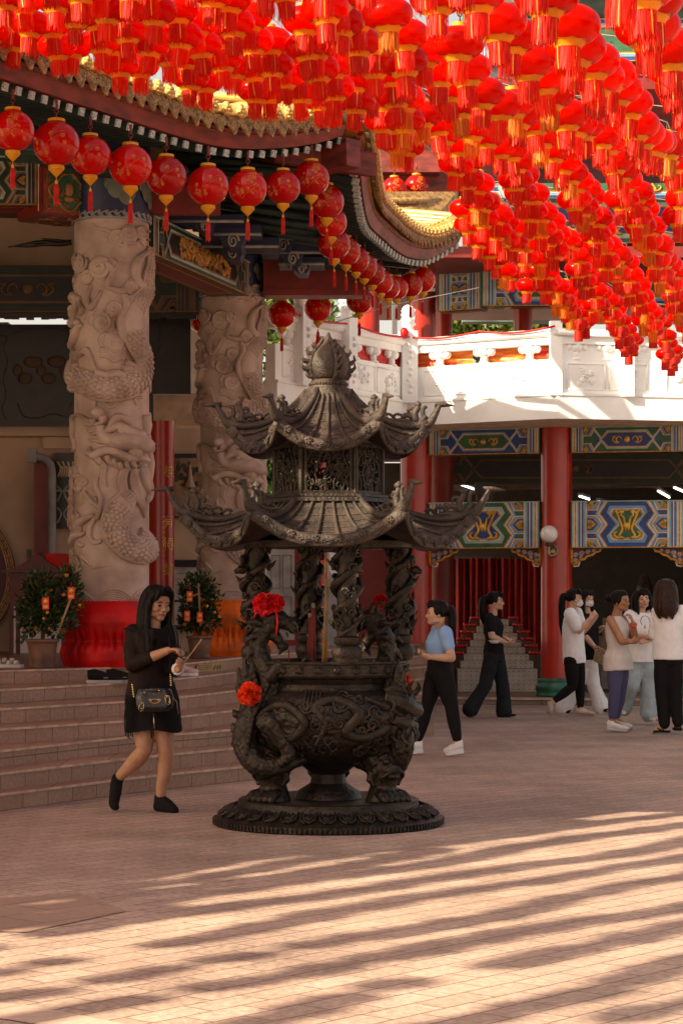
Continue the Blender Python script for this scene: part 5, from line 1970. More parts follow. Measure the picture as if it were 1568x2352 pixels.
# climbing dragons
def dragon(name, conv, flip=1):
    b = MB()
    def T(path, r, n=10):
        b.tube(spline([conv(*p) for p in path], 5), r, n)
    T([(700, 1740, -.3), (640, 1760, -.36), (590, 1755, -.34), (562, 1705, -.30), (574, 1655, -.30), (600, 1618, -.3), (622, 1585, -.3), (618, 1548, -.3), (600, 1512, -.28), (594, 1478, -.26), (606, 1450, -.25), (630, 1432, -.25)], [0.03, 0.06, 0.075, 0.08, 0.08, 0.075, 0.07, 0.065, 0.06, 0.06, 0.062, 0.06], 12)
    # head
    T([(605, 1440, -.25), (630, 1420, -.25), (652, 1428, -.25), (672, 1442, -.25), (674, 1455, -.25)], [0.055, 0.065, 0.05, 0.036, 0.02])
    T([(620, 1452, -.25), (640, 1470, -.25), (650, 1488, -.25), (660, 1480, -.25)], [0.04, 0.034, 0.026, 0.014])
    b.ell(conv(672, 1440, -.25), 0.026)
    for dz in (-.03, .03):
        b.ell(conv(640, 1416, -.25 + dz * 1.4), 0.024)
        T([(628, 1410, -.25 + dz), (622, 1392, -.25 + dz * 1.6), (610, 1380, -.25 + dz * 2)], [0.016, 0.013, 0.005], 7)
        T([(608, 1440, -.25 + dz), (586, 1428, -.25 + dz * 2), (568, 1432, -.25 + dz * 2.4)], [0.03, 0.022, 0.006], 7)
        T([(604, 1460, -.25 + dz), (580, 1462, -.25 + dz * 2), (564, 1476, -.25 + dz * 2.4)], [0.03, 0.022, 0.006], 7)
        T([(600, 1484, -.25 + dz), (578, 1496, -.25 + dz * 2), (566, 1514, -.25 + dz * 2.4)], [0.03, 0.022, 0.006], 7)
        T([(668, 1448, -.25 + dz), (682, 1458, -.25 + dz * 1.5), (684, 1478, -.25 + dz * 2)], [0.01, 0.008, 0.004], 6)
        T([(648, 1490, -.25 + dz), (640, 1504, -.25 + dz)], [0.018, 0.005], 6)
        T([(658, 1452, -.25 + dz), (661, 1464, -.25 + dz)], [0.01, 0.004], 6)
    # arm and claw over the rim
    for dz in (-0.36, -0.2):
        T([(618, 1560, dz), (645, 1528, dz - .03), (662, 1552, dz - .04), (686, 1548, dz - .04), (696, 1526, dz - .03)], [0.05, 0.042, 0.034, 0.028, 0.026])
        for k in range(4):
            T([(692 + 2 * k, 1532, dz - .05 + .025 * k), (700 + 2 * k, 1513, dz - .05 + .03 * k), (708 + 2 * k, 1518, dz - .04 + .03 * k), (710 + 2 * k, 1530, dz - .04 + .03 * k)], [0.013, 0.012, 0.01, 0.004], 7)
    # back blades
    for (u, v, u2, v2, r) in ((582, 1590, 562, 1508, 0.028), (570, 1590, 548, 1532, 0.024), (592, 1580, 582, 1500, 0.026), (566, 1610, 545, 1560, 0.022), (556, 1690, 534, 1660, 0.026), (560, 1650, 536, 1630, 0.024), (556, 1720, 534, 1700, 0.02)):
        T([(u, v, -.25), ((u + u2) / 2 - 6, (v + v2) / 2, -.25), (u2, v2, -.25)], [r, r * 1.1, 0.004], 8)
    # thigh and hind leg
    T([(650, 1700, -.42), (622, 1660, -.42), (600, 1672, -.4)], [0.07, 0.085, 0.05])
    T([(650, 1700, -.44), (664, 1735, -.44), (640, 1755, -.44)], [0.06, 0.045, 0.03])
    for k in range(14):
        t = k / 13
        p = conv(interp([(0, 566), (.5, 580), (1, 614)], t), interp([(0, 1730), (.5, 1650), (1, 1575)], t), -.39)
        b.ell(p, (0.016, 0.016, 0.022), 0, 7, 5)
    r_ = blend_mesh(b, 0.0065, 2, 0.5)
    rs = random.Random(9)
    for i, v in enumerate(r_.v):
        k = noise.noise(v * 40) * 0.004 + (0.5 - abs(noise.noise(v * 24))) * 0.006
        r_.v[i] = v + r_.nrm[i] * k
    return child(r_, name, M_BRONZE, None)


dragon('climbing_dragon', lambda u, v, dy: UL(u, v, dy))
def conv2(u, v, dy):
    p = UL(u, v, dy + 0.3)
    return Matrix.Rotation(radians(150), 3, 'Z') @ Vector((p.x, p.y * 1.0, p.z))
dragon('climbing_dragon', conv2)

# big dragon head in relief at the right of the belly
b = MB()
def T2(path, r, n=9):
    b.tube(spline([UL(*p) for p in path], 5), r, n)
T2([(880, 1600, -.38), (910, 1610, -.36), (935, 1625, -.3), (955, 1632, -.22), (962, 1630, -.16)], [0.05, 0.075, 0.07, 0.05, 0.03])
T2([(900, 1650, -.4), (930, 1665, -.32), (955, 1668, -.22)], [0.04, 0.05, 0.026])
b.ell(UL(958, 1622, -.18), 0.034)
b.ell(UL(935, 1598, -.3), (0.04, 0.035, 0.03))
b.ell(UL(946, 1604, -.22), (0.03, 0.03, 0.026))
for k, (u0, v0, u1, v1, u2, v2) in enumerate(((930, 1590, 905, 1578, 880, 1584), (920, 1600, 890, 1600, 865, 1612), (915, 1620, 885, 1625, 870, 1640), (910, 1645, 885, 1655, 868, 1650), (940, 1590, 940, 1575, 950, 1562), (950, 1595, 962, 1580, 958, 1565), (930, 1670, 925, 1695, 940, 1712), (950, 1670, 958, 1690, 950, 1705), (905, 1665, 900, 1690, 915, 1705))):
    T2([(u0, v0, -.34), (u1, v1, -.37), (u2, v2, -.41)], [0.022, 0.018, 0.005], 7)
T2([(960, 1640, -.2), (945, 1655, -.32), (920, 1648, -.4), (905, 1662, -.42), (890, 1650, -.44)], [0.012, 0.011, 0.009, 0.005], 6)
T2([(900, 1600, -.42), (905, 1620, -.43), (895, 1640, -.44), (905, 1652, -.44)], [0.01, 0.012, 0.01, 0.006], 6)
r_ = blend_mesh(b, 0.006, 2, 0.5)
child(r_, 'dragon_head', M_BRONZE, None)

# four dragon-wrapped posts
ZC0, ZC1 = 1.08, 1.86
def post_mesh():
    b = MB()
    b.lathe([(0.05, 0.0), (0.085, 0.005), (0.085, 0.02), (0.095, 0.04), (0.1, 0.07), (0.09, 0.1), (0.07, 0.112), (0.085, 0.13), (0.085, 0.16), (0.065, 0.175), (0.062, 0.5), (0.06, 0.8)], 24)
    for (ph, sg) in ((0, 1), (pi, 1)):
        pth = []
        for t in range(60):
            q = t / 59
            an = ph + sg * q * 2 * pi * 1.6
            r = 0.075 + 0.01 * sin(q * 26)
            pth.append((r * cos(an), r * sin(an), 0.18 + 0.58 * q))
        b.tube(pth, [0.012, 0.026, 0.028, 0.026, 0.012], 8)
    rs = random.Random(4)
    for k in range(40):
        a, z = rs.uniform(0, 2 * pi), rs.uniform(0.18, 0.76)
        r = 0.07
        s = rs.uniform(0.02, 0.04)
        c, t_ = Vector((cos(a), sin(a), 0)), Vector((-sin(a), cos(a), 0))
        b.tube([c * (r + 0.02) + t_ * (s * (1 - q / 12) * cos(q)) + Vector((0, 0, z + s * (1 - q / 12) * sin(q))) for q in range(9)], [0.012, 0.006], 6)
        if k % 4 == 0:
            b.tube([c * r + Vector((0, 0, z)), c * (r + 0.04) + t_ * 0.015 + Vector((0, 0, z + 0.02)), c * (r + 0.065) + t_ * 0.01 + Vector((0, 0, z + 0.05))], [0.02, 0.013, 0.003], 6)
    # little dragon head
    b.ell((0.1, -0.02, 0.6), (0.04, 0.035, 0.03))
    b.tube([(0.1, -0.03, 0.6), (0.14, -0.05, 0.585)], [0.028, 0.014], 8)
    return b


ME_POST = post_mesh().mesh('post', [M_BRONZE], sharp=45)
for (x, y, a) in ((0.12, -0.46, 1.2), (0.475, 0.11, 0.1), (-0.13, 0.46, 2.2), (-0.475, -0.11, 3.9)):
    o = bpy.data.objects.new('post', ME_POST)
    COL.objects.link(o)
    o.parent = burner
    o.location = (x, y, ZC0 - 0.005)
    o.rotation_euler = (0, 0, a)


# hexagonal roofs
def hexpt(R, k):
    a = k * pi / 3
    return Vector((R * cos(a), R * sin(a), 0))


def hex_roof(name, r_in, z_in, R, z_mid, z_cor, nrolls, tip, cur, yaw=0.0, orn=1.0):
    t = bpy.data.objects.new(name, None)
    COL.objects.link(t)
    t.parent = burner
    t.rotation_euler = (0, 0, yaw)
    sheet, rolls, edge, under = MB(), MB(), MB(), MB()

    def S(k, s, q, dz=0.0, out=0.0):
        """point of the roof on side k: s in -1..1 along, q 0 (top) .. 1 (eave)"""
        a0, a1 = hexpt(1, k), hexpt(1, k + 1)
        e = a0.lerp(a1, (s + 1) / 2)
        L = r_in + (R - r_in) * q
        L *= 1 + 0.05 * q * abs(s) ** 5 - 0.02 * (1 - s * s) * q
        prof = q ** 0.72 * 0.5 + (1 - (1 - q) ** 1.8) * 0.5
        z = z_in + (z_mid - z_in) * prof
        z += (z_cor - z_mid) * abs(s) ** 2.6 * q ** 2
        p = e * L
        n = (a0 + a1).normalized()
        return p + n * out + Vector((0, 0, z + dz))
    for k in range(6):
        sheet.grid(lambda a, b, k=k: S(k, 2 * a - 1, b), 25, 11, 0, True)
        under.grid(lambda a, b, k=k: S(k, 2 * a - 1, 1 - 0.55 * b, dz=-0.05 - 0.12 * b * 0.3), 25, 6, 0, True)
        # tiles: thin cross courses
        for j in range(1, 7):
            q = j / 7
            rolls.tube([S(k, -0.98 + 1.96 * i / 14, q, 0.003) for i in range(15)], 0.0048, 5)
        for j in range(nrolls):
            s = -1 + 2 * (j + 0.5) / nrolls
            s_top = s * 0.9
            rolls.tube([S(k, s_top + (s - s_top) * i / 8, i / 8, 0.008) for i in range(9)], [0.010, 0.0125, 0.015], 8)
            # medallion at the roll end
            c = S(k, s, 1.0, 0.0, 0.012)
            n = (hexpt(1, k) + hexpt(1, k + 1)).normalized()
            tt = Vector((-n.y, n.x, 0))
            rolls_r = 0.023
            for rr, w_ in ((rolls_r, 0.006), (0.012, 0.006)):
                edge.tube([c + tt * (rr * cos(i * pi / 6)) + Vector((0, 0, rr * sin(i * pi / 6))) for i in range(13)], w_, 5)
            M = Matrix((tt, n, Vector((0, 0, 1)))).transposed()
            edge.ell(c, (rolls_r, 0.01, rolls_r), 0, 12, 6, M)
            for i in range(5):
                edge.ell(c + tt * (0.016 * cos(i * 1.257)) + Vector((0, 0, 0.016 * sin(i * 1.257))) + n * 0.008, 0.007, 0, 6, 4)
            # drip tile between medallions
            if j < nrolls - 1:
                s2 = -1 + 2 * (j + 1) / nrolls
                c2 = S(k, s2, 1.0, -0.012, 0.006)
                w_ = 0.5 * (S(k, s2 + 0.7 / nrolls, 1) - S(k, s2 - 0.7 / nrolls, 1)).length
                tl = (S(k, s2 + 0.05, 1) - S(k, s2 - 0.05, 1)).normalized()
                up_ = Vector((0, 0, 1))
                pp = [c2 + tl * (x * w_) + up_ * (y * 0.034) for x, y in ((-1, 0.35), (-0.95, -0.1), (-0.55, -0.35), (-0.3, -0.75), (0, -1.0), (0.3, -0.75), (0.55, -0.35), (0.95, -0.1), (1, 0.35))]
                edge.prism(pp, n * 0.014)
                for (x, y, r) in ((0, -0.3, 0.4), (-0.45, 0.0, 0.25), (0.45, 0, 0.25)):
                    edge.tube([c2 + n * 0.016 + tl * ((x + r * cos(i)) * w_) + up_ * ((y + r * sin(i)) * 0.034) for i in range(7)], 0.005, 5)
        # eave rim
        edge.tube([S(k, -1 + 2 * i / 20, 1.0, -0.012, -0.004) for i in range(21)], [(0.016, 0.042)] * 21, 8, up=(0, 0, 1))
        # ridge along corner k
        ridge = MB()
        cpts = [S(k, -1, q, 0.012) for q in [i / 10 for i in range(11)]]
        rad = hexpt(1, k).normalized()
        upv = Vector((0, 0, 1))
        end = cpts[-1]
        ridge.tube(cpts, [0.02, 0.026, 0.034], 8)
        sd = Vector((-rad.y, rad.x, 0))
        T_ = tip
        ridge.tube(spline([cpts[-2], end, end + rad * 0.05 * T_ + upv * 0.07 * T_, end + rad * 0.09 * T_ + upv * 0.15 * T_], 5), [(0.034, 0.03), (0.034, 0.034), (0.022, 0.034), (0.014, 0.03)], 8)
        ridge.tube([end + rad * 0.05 * T_ + upv * 0.155 * T_, end + rad * 0.12 * T_ + upv * 0.155 * T_, end + rad * 0.21 * T_ + upv * 0.145 * T_], [(0.012, 0.022), (0.014, 0.02), (0.002, 0.004)], 7)
        # dragon scroll riding the ridge
        def D(x, z, y=0.0):   # x inward from the eave corner, z above it
            base = S(k, -1, max(0.0, 1 - x / (R - r_in)), 0.0)
            e_ = end - rad * x
            return Vector((e_.x, e_.y, base.z + z * 0.8)) + sd * y
        o_ = orn
        ridge.tube([D(x * o_, z * o_) for x, z in spline_xy([(0.02, 0.1), (0.06, 0.055), (0.12, 0.045), (0.18, 0.06), (0.24, 0.05), (0.27, 0.025)])], [0.016, 0.024, 0.022, 0.02, 0.016, 0.01], 7)
        ridge.tube([D(x * o_, z * o_) for x, z in spline_xy([(0.05, 0.05), (0.12, 0.1), (0.17, 0.12), (0.2, 0.09), (0.17, 0.06), (0.13, 0.075)])], [0.01, 0.018, 0.018, 0.014, 0.006], 7)
        # rearing head
        ridge.tube([D(x * o_, z * o_) for x, z in spline_xy([(0.1, 0.06), (0.11, 0.14), (0.085, 0.19), (0.09, 0.235), (0.075, 0.25)])], [0.026, 0.024, 0.02, 0.017, 0.007], 7)
        ridge.tube([D(x * o_, z * o_) for x, z in spline_xy([(0.1, 0.17), (0.14, 0.19), (0.16, 0.165), (0.145, 0.145)])], [0.013, 0.012, 0.01, 0.006], 6)
        ridge.tube([D(x * o_, z * o_) for x, z in spline_xy([(0.04, 0.09), (0.045, 0.16), (0.03, 0.19), (0.015, 0.17)])], [0.015, 0.014, 0.012, 0.006], 6)
        ridge.ell(D(0.085 * o_, 0.225 * o_), (0.03 * o_, 0.024 * o_, 0.022 * o_), 0, 8, 6)
        for cx, cz, r in ((0.23, 0.075, 0.04), (0.3, 0.05, 0.032), (0.17, 0.09, 0.03)):
            ridge.tube([D((cx + r * cos(i * 0.6)) * o_, (cz + r * sin(i * 0.6)) * o_) for i in range(11)], 0.011 * o_, 6)
        for i in range(5):
            x = 0.06 + 0.05 * i
            ridge.tube([D(x * o_, 0.05 * o_), D((x + 0.012) * o_, 0.075 * o_, 0.03 * o_), D((x + 0.03) * o_, 0.055 * o_, 0.045 * o_)], [0.012, 0.009, 0.003], 5)
        ridge.build('ridge_dragon', M_BRROOF, t)
    sheet.build('tile_bed', M_BRROOF, t)
    rolls.build('tile_rolls', M_BRROOF, t)
    edge.build('eave_edge', M_BRROOF, t)
    under.build('soffit', M_BRONZE, t)
    return t


def spline_xy(p):
    return [(q.x, q.y) for q in spline([(x, z, 0) for x, z in p], 4)]


hex_roof('lower_roof', 0.40, 2.135, 0.925, 1.86, 2.05, 6, 0.95, 1, orn=1.0)
hex_roof('upper_roof', 0.14, 2.85, 0.63, 2.475, 2.63, 5, 0.8, 1, orn=0.85)
# soffit cores so that no light leaks
m = MB()
m.lathe([(0.62, 1.86), (0.5, 1.9), (0.38, 2.1)], 6, (0, 0, 0), 0, False)
m.lathe([(0.55, 1.86), (0.55, 1.82), (0.4, 1.82), (0.4, 1.9)], 24, (0, 0, 0), 0)
m.lathe([(0.38, 2.5), (0.36, 2.53), (0.14, 2.8)], 6, (0, 0, 0), 0, False)
child(m, 'roof_frame', M_BRONZE)

# pierced hexagonal chamber
m = MB()
lat = MB()
r0 = 0.352
m.lathe([(0.45, 2.115), (0.44, 2.14), (0.405, 2.15), (0.40, 2.165), (0.36, 2.17)], 6, (0, 0, 0), 0, False)
m.lathe([(0.34, 2.49), (0.38, 2.5), (0.39, 2.52)], 6, (0, 0, 0), 0, False)
for k in range(6):
    a, b2 = hexpt(r0, k), hexpt(r0, k + 1)
    z0, z1 = 2.16, 2.50
    tt = (b2 - a).normalized()
    n = (a + b2).normalized()
    m.tube([a + Vector((0, 0, z0)), a + Vector((0, 0, z1))], 0.017, 8)
    for z in (z0 + 0.012, z1 - 0.012):
        m.bar(a + Vector((0, 0, z)), b2 + Vector((0, 0, z)), 0.02, 0.03)
    for off in (0.03, 0.322):
        m.bar(a + tt * off + Vector((0, 0, z0)), a + tt * off + Vector((0, 0, z1)), 0.016, 0.016)
    rs = random.Random(20 + k)
    for i in range(34):
        x, z = rs.uniform(0.05, 0.30), rs.uniform(z0 + 0.03, z1 - 0.03)
        s = rs.uniform(0.018, 0.042)
        an = rs.uniform(0, 6.28)
        sg = rs.choice((1, -1))
        lat.tube([a + tt * min(0.325, max(0.027, x + s * (1 - q / 15) * cos(an + q * 0.6))) + Vector((0, 0, min(z1 - 0.01, max(z0 + 0.01, z + sg * s * (1 - q / 15) * sin(an + q * 0.6))))) + n * 0.0 for q in range(11)], [0.009, 0.007, 0.004], 5)
    for i in range(5):
        x = 0.05 + 0.06 * i
        lat.tube([a + tt * (x + 0.02 * sin(q * 1.1 + i)) + Vector((0, 0, z0 + (z1 - z0) * q / 8)) for q in range(9)], 0.007, 5)
child(m, 'chamber_frame', M_BRONZE, 40)
child(lat, 'chamber_lattice', M_BRONZE, None)

# crown ring and flaming pearl
m = MB()
m.lathe([(0.15, 2.80), (0.152, 2.86), (0.145, 2.87), (0.125, 2.875), (0.12, 2.895), (0.128, 2.905), (0.11, 2.925), (0.1, 2.93)], 40, (0, 0, 0), 0)
for k in range(40):
    a = 2 * pi * k / 40
    m.ell((0.124 * cos(a), 0.124 * sin(a), 2.898), 0.009, 0, 6, 4)
child(m, 'crown', M_BRROOF, 40)
m = MB()
m.lathe([(0.0, 2.92), (0.08, 2.925), (0.115, 2.955), (0.132, 3.0), (0.13, 3.05), (0.11, 3.1), (0.075, 3.14), (0.045, 3.17), (0.022, 3.205), (0.008, 3.24), (0, 3.245)], 32, (0, 0, 0), 0)
for k in range(4):
    a = k * pi / 2 + 0.45
    c = Vector((cos(a), sin(a), 0))
    def fr(z):
        return interp([(2.92, 0.075), (2.955, 0.115), (3.0, 0.132), (3.05, 0.13), (3.1, 0.11), (3.14, 0.075), (3.17, 0.045), (3.24, 0.01)], z)
    m.tube([c * (fr(z) + 0.01) + Vector((0, 0, z)) for z in (2.93, 2.97, 3.02, 3.07, 3.12, 3.16, 3.2)], [0.018, 0.022, 0.02, 0.014, 0.008], 7)
    for z, s in ((2.95, 0.9), (3.0, 1.1), (3.05, 1.1), (3.1, 0.9), (3.14, 0.7)):
        m.tube([c * (fr(z) + 0.005) + Vector((0, 0, z)), c * (fr(z) + 0.035 * s) + Vector((0, 0, z - 0.004)), c * (fr(z) + 0.058 * s) + Vector((0, 0, z + 0.018)), c * (fr(z) + 0.052 * s) + Vector((0, 0, z + 0.045 * s))], [0.02, 0.017, 0.011, 0.002], 7)
child(m, 'flaming_pearl', M_BRROOF, 50)

# incense sticks standing in the ash
m_inc = mat('incense_red', (0.3, 0.04, 0.03), 0.8)
m_inct = mat('incense_buff', (0.4, 0.28, 0.16), 0.8)
for k, (u, u2, v, r, dy, lab) in enumerate(((722, 719, 1385, 0.012, 0.15, 'thick red incense stick standing tallest in the burner'), (715, 711, 1408, 0.011, 0.1, 'thick red incense stick leaning beside the tallest one'), (708, 706, 1456, 0.006, 0.0, 'short thin buff incense stick in the burner'), (745, 752, 1330, 0.016, 0.28, 'very thick mottled joss stick behind the tall red sticks'), (801, 802, 1470, 0.004, -0.2, 'hair-thin incense stick right of the front post'), (664, 663, 1490, 0.004, -0.2, 'hair-thin incense stick near the climbing dragon'))):
    a, b2 = P(u, 1528, YB + dy), P(u2, v, YB + dy)
    a.z = 1.04
    m = MB()
    m.tube([a, a.lerp(b2, 0.92)], r, 8, 1 if k in (3,) else 0)
    m.tube([a.lerp(b2, 0.92), b2], r * 1.02, 8, 1)
    if k == 3:
        m.tube([a, a.lerp(b2, 0.3)], r * 1.15, 8, 2)
    tag(m.build('incense_stick', [m_inc, m_inct, mat('joss_label', (0.5, 0.2, 0.04), 0.6)]), lab, 'incense stick', 'incense sticks in the burner')


# crumpled cloth rosettes
def rosette(label, c, r, mt, tails=(), seed=1):
    m = MB()
    rs = random.Random(seed)
    for i in range(70):
        ph, th = rs.uniform(0, 2 * pi), math.acos(rs.uniform(-1, 1))
        n = Vector((sin(th) * cos(ph), sin(th) * sin(ph), cos(th)))
        t = n.orthogonal().normalized()
        t = Matrix.Rotation(rs.uniform(0, 6.28), 3, n) @ t
        b_ = n.cross(t)
        o = c + n * (r * 0.45)
        w_, h = r * rs.uniform(0.35, 0.55), r * rs.uniform(0.45, 0.62)
        def pet(a, b, o=o, n=n, t=t, b_=b_, w_=w_, h=h, q=rs.uniform(0, 6)):
            x = (a - 0.5) * 2
            return o + n * (h * b * (1 - 0.25 * x * x)) + t * (w_ * x * (0.4 + 0.6 * b)) + b_ * (0.22 * r * sin(x * 4 + q) * b + 0.15 * r * b * b)
        m.grid(pet, 8, 5, 0, True)
    m.ell(c, r * 0.55, 0, 10, 7)
    for (p, q, s) in tails:
        m.tube([p, p.lerp(q, 0.5) + Vector((0.01, -0.01, 0)), q], [(0.006, 0.018)] * 3, 6)
    tag(m.build('cloth_rosette', mt), label, 'rosette', 'cloth rosettes on the burner')


m_ror = mat('rosette_red', (0.75, 0.01, 0.02), 0.6, var=0.15, vscale=20, trans=0.25)
m_roo = mat('rosette_orange', (0.85, 0.06, 0.012), 0.6, var=0.15, vscale=20, trans=0.25)
rosette('red cloth rosette with a hanging ribbon on the climbing dragon head', P(606, 1388, YB - .3), 0.075, m_ror, [(P(634, 1400, YB - .33), P(634, 1460, YB - .36), 1), (P(585, 1400, YB - .33), P(583, 1418, YB - .33), 1)], 1)
rosette('red cloth rosette forming the right half of the bow on the climbing dragon', P(632, 1386, YB - .3), 0.06, m_ror, [], 5)
rosette('large round orange cloth rosette on the back of the climbing dragon', P(573, 1594, YB - .42), 0.078, m_roo, [], 2)
rosette('small orange cloth rosette under the right end of the rim', P(929, 1562, YB - .1), 0.042, m_roo, [(P(929, 1562, YB - .12), P(930, 1582, YB - .12), 1)], 3)
rosette('small red cloth rosette on the rear dragon between the posts', P(873, 1381, YB + .35), 0.05, m_ror, [], 4)
# ================================================================ lanterns
def vary(m, lo=0.72, hi=1.12):
    """each lantern a little more or less faded"""
    nd, lk = m.node_tree.nodes, m.node_tree.links
    mx = [n for n in nd if n.type == 'MIX'][0]
    oi = nd.new('ShaderNodeObjectInfo')
    mr = nd.new('ShaderNodeMapRange')
    mr.inputs['To Min'].default_value = lo
    mr.inputs['To Max'].default_value = hi
    lk.new(oi.outputs['Random'], mr.inputs[0])
    sc = nd.new('ShaderNodeVectorMath')
    sc.operation = 'SCALE'
    lk.new(mr.outputs[0], sc.inputs['Scale'])
    outs = [l.to_socket for l in mx.outputs[2].links]
    lk.new(mx.outputs[2], sc.inputs[0])
    for s in outs:
        lk.new(sc.outputs[0], s)


def lantern_mat(name, c1, c2, trans, rough, coat):
    m = mat(name, c1, rough, var=0.1, vscale=3, trans=trans, coat=coat, col2=c2, spec=0.2)
    vary(m)
    return m


m_lan = lantern_mat('lantern_red_silk', (0.95, 0.007, 0.003), (0.88, 0.005, 0.002), 0.5, 0.25, 0.12)
m_col = mat('lantern_gold_collar', (0.85, 0.36, 0.015), 0.45, var=0.1, vscale=8, trans=0.35)
m_cap = mat('lantern_yellow_cap', (0.88, 0.5, 0.03), 0.45, var=0.08, vscale=8, trans=0.3)
m_tas = mat('lantern_tassel', (0.86, 0.02, 0.004), 0.6, var=0.12, vscale=60, trans=0.4, stretch=(1, 1, 0.1), col2=(0.75, 0.008, 0.003))
m_tasg = mat('tassel_gold_thread', (0.85, 0.3, 0.03), 0.45, metal=0.0, var=0.1)
vary(m_tas)
m_tasy = mat('tassel_sunlit_gold', (0.85, 0.2, 0.015), 0.55, var=0.15, vscale=60, trans=0.4, stretch=(1, 1, 0.1))  # sun-struck gold put into the colour of some red tassels
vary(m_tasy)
m_wire = mat('steel_wire', (0.5, 0.5, 0.5), 0.35, metal=0.9)
LW = 0.30          # width of a palace lantern
R0L = LW / 2


def lantern_meshes():
    body = MB()
    ribs = 24
    def bf(a, b):
        ph = -1.15 + 2.3 * b
        an = 2 * pi * a
        r = R0L * cos(ph) ** 0.8 * (1 - 0.006 * (1 - abs(cos(an * ribs / 2))))
        return Vector((r * cos(an), r * sin(an), R0L * 0.60 * sin(ph) / sin(1.15) * 0.93))
    body.grid(bf, 96, 15, 0, True, True)
    cap = MB()
    zc = R0L * 0.56
    cap.lathe([(0.0, zc + 0.03), (0.036, zc + 0.03), (0.042, zc + 0.026), (0.043, zc - 0.004), (0.052, zc - 0.006), (0.05, zc - 0.014)], 20)
    cap.tube([(0, 0, zc + 0.02), (0, 0, zc + 0.07)], 0.004, 6, 1)
    cap.tube([(0.012 * cos(i * pi / 5), 0, zc + 0.075 + 0.012 * sin(i * pi / 5)) for i in range(11)], 0.003, 5, 1)
    col = MB()
    z0 = -R0L * 0.5
    col.lathe([(0.085, z0 + 0.006), (0.078, z0 - 0.012), (0.066, z0 - 0.022), (0.06, z0 - 0.036), (0.058, z0 - 0.036)], 32)
    for k in range(8):   # scrolled petals turned up round the belly
        a = 2 * pi * k / 8
        c, t = Vector((cos(a), sin(a), 0)), Vector((-sin(a), cos(a), 0))
        sh = [(-0.034, 0), (-0.034, 0.013), (-0.024, 0.02), (-0.014, 0.015), (-0.008, 0.024), (0, 0.03), (0.008, 0.024), (0.014, 0.015), (0.024, 0.02), (0.034, 0.013), (0.034, 0)]
        pp = [c * (0.078 + 0.55 * y) + t * x + Vector((0, 0, z0 - 0.006 + y * 0.9)) for x, y in sh]
        col.prism(pp, c * 0.004)
    tas = MB()
    rs = random.Random(5)
    zt = z0 - 0.034
    n = 84
    for k in range(n):
        a = 2 * pi * k / n
        r = 0.058 + rs.uniform(-0.003, 0.003)
        Lk = rs.uniform(0.095, 0.128)
        wd = 0.0024 * rs.uniform(0.8, 1.5)
        c, t = Vector((cos(a), sin(a), 0)), Vector((-sin(a), cos(a), 0))
        sw = rs.uniform(-0.005, 0.005)
        pts = []
        for i, q in enumerate((0, 0.5, 0.85, 1.0)):
            p = c * (r + 0.003 * sin(q * 3 + k)) + t * (sw * q * q) + Vector((0, 0, zt - Lk * q))
            w_ = wd * (1 if i < 3 else 0.4)
            pts += [p - t * w_, p + t * w_]
        tas.add(pts, [(2 * i, 2 * i + 1, 2 * i + 3, 2 * i + 2) for i in range(3)], 1 if k % 21 == 1 else 0)
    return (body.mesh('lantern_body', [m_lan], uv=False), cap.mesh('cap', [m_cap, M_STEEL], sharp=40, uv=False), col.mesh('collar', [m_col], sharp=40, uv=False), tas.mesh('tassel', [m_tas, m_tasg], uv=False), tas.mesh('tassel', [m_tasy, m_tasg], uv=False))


ME_L = lantern_meshes()
FD = Vector((sin(TH), cos(TH), 0))       # the strings run parallel to the stairs
ND = Vector((-cos(TH), sin(TH), 0))


def canopy_z(x, y):
    tab = [(-2.5, 5.82), (-1.6, 5.56), (-0.74, 5.44), (0.05, 5.34), (0.63, 5.1), (1.2, 4.95), (3.45, 4.61), (6, 4.3)]
    z = interp(tab, x)
    k = min(1, max(0.1, (x + 0.7) / 1.6))
    return z - 0.125 * k * max(0.0, 17 - y)


def lan_scale(y):
    return interp([(9, 1.02), (17, 0.98), (29, 0.80)], y)


F2 = Vector((sin(radians(13)), cos(radians(13)), 0))
N2 = Vector((-cos(radians(13)), sin(radians(13)), 0))
BND = [(-6, 17.0), (-1.68, 17.3), (-0.9, 17.5), (0.06, 17.7), (0.78, 18.4), (1.25, 21.6), (2.25, 25.4), (3.2, 26.9), (4.2, 28.0), (5.2, 28.4)]
STEP_N, STEP_F = 0.44, 0.50
LROOT = None
cands = []
rows = {}
rl = random.Random(11)
for i in range(-40, 40):
    for j in range(-10, 90):
        c = Vector((0, 8, 0)) + N2 * (i * STEP_N) + F2 * ((j + 0.5 * (i % 2)) * STEP_F)
        c += Vector((rl.uniform(-0.03, 0.03), rl.uniform(-0.03, 0.03), 0))
        x, y = c.x, c.y
        z = canopy_z(x, y) + rl.uniform(-0.03, 0.03) + 0.05 * sin(j * 0.9 + i)
        if y > interp(BND, x):
            continue
        u = CU + x * F_PX / max(y, 0.1)
        v = HOR - (z - 1.5) * F_PX / max(y, 0.1)
        wpx = LW * lan_scale(y) * F_PX / max(y, 0.1)
        seen = y > 8.6 and -wpx * 0.55 < u < 1568 + wpx * 0.55 and v + 1.25 * wpx > 0
        if seen:
            cands.append((wpx, Vector((x, y, z)), i, j))
            if rl.random() < (0.9 if x < 0.6 else 0.75) and ((x < 0.6 and y > 13.2) or (x > 0.5 and y > 17.5)):
                p2 = c + F2 * (STEP_F * 0.5) + N2 * 0.05
                if p2.y < interp(BND, p2.x) - 0.1:
                    cands.append((wpx, Vector((p2.x, p2.y, z - 0.1)), i, j))
        rows.setdefault(i, []).append((j, Vector((x, y, z)), y))
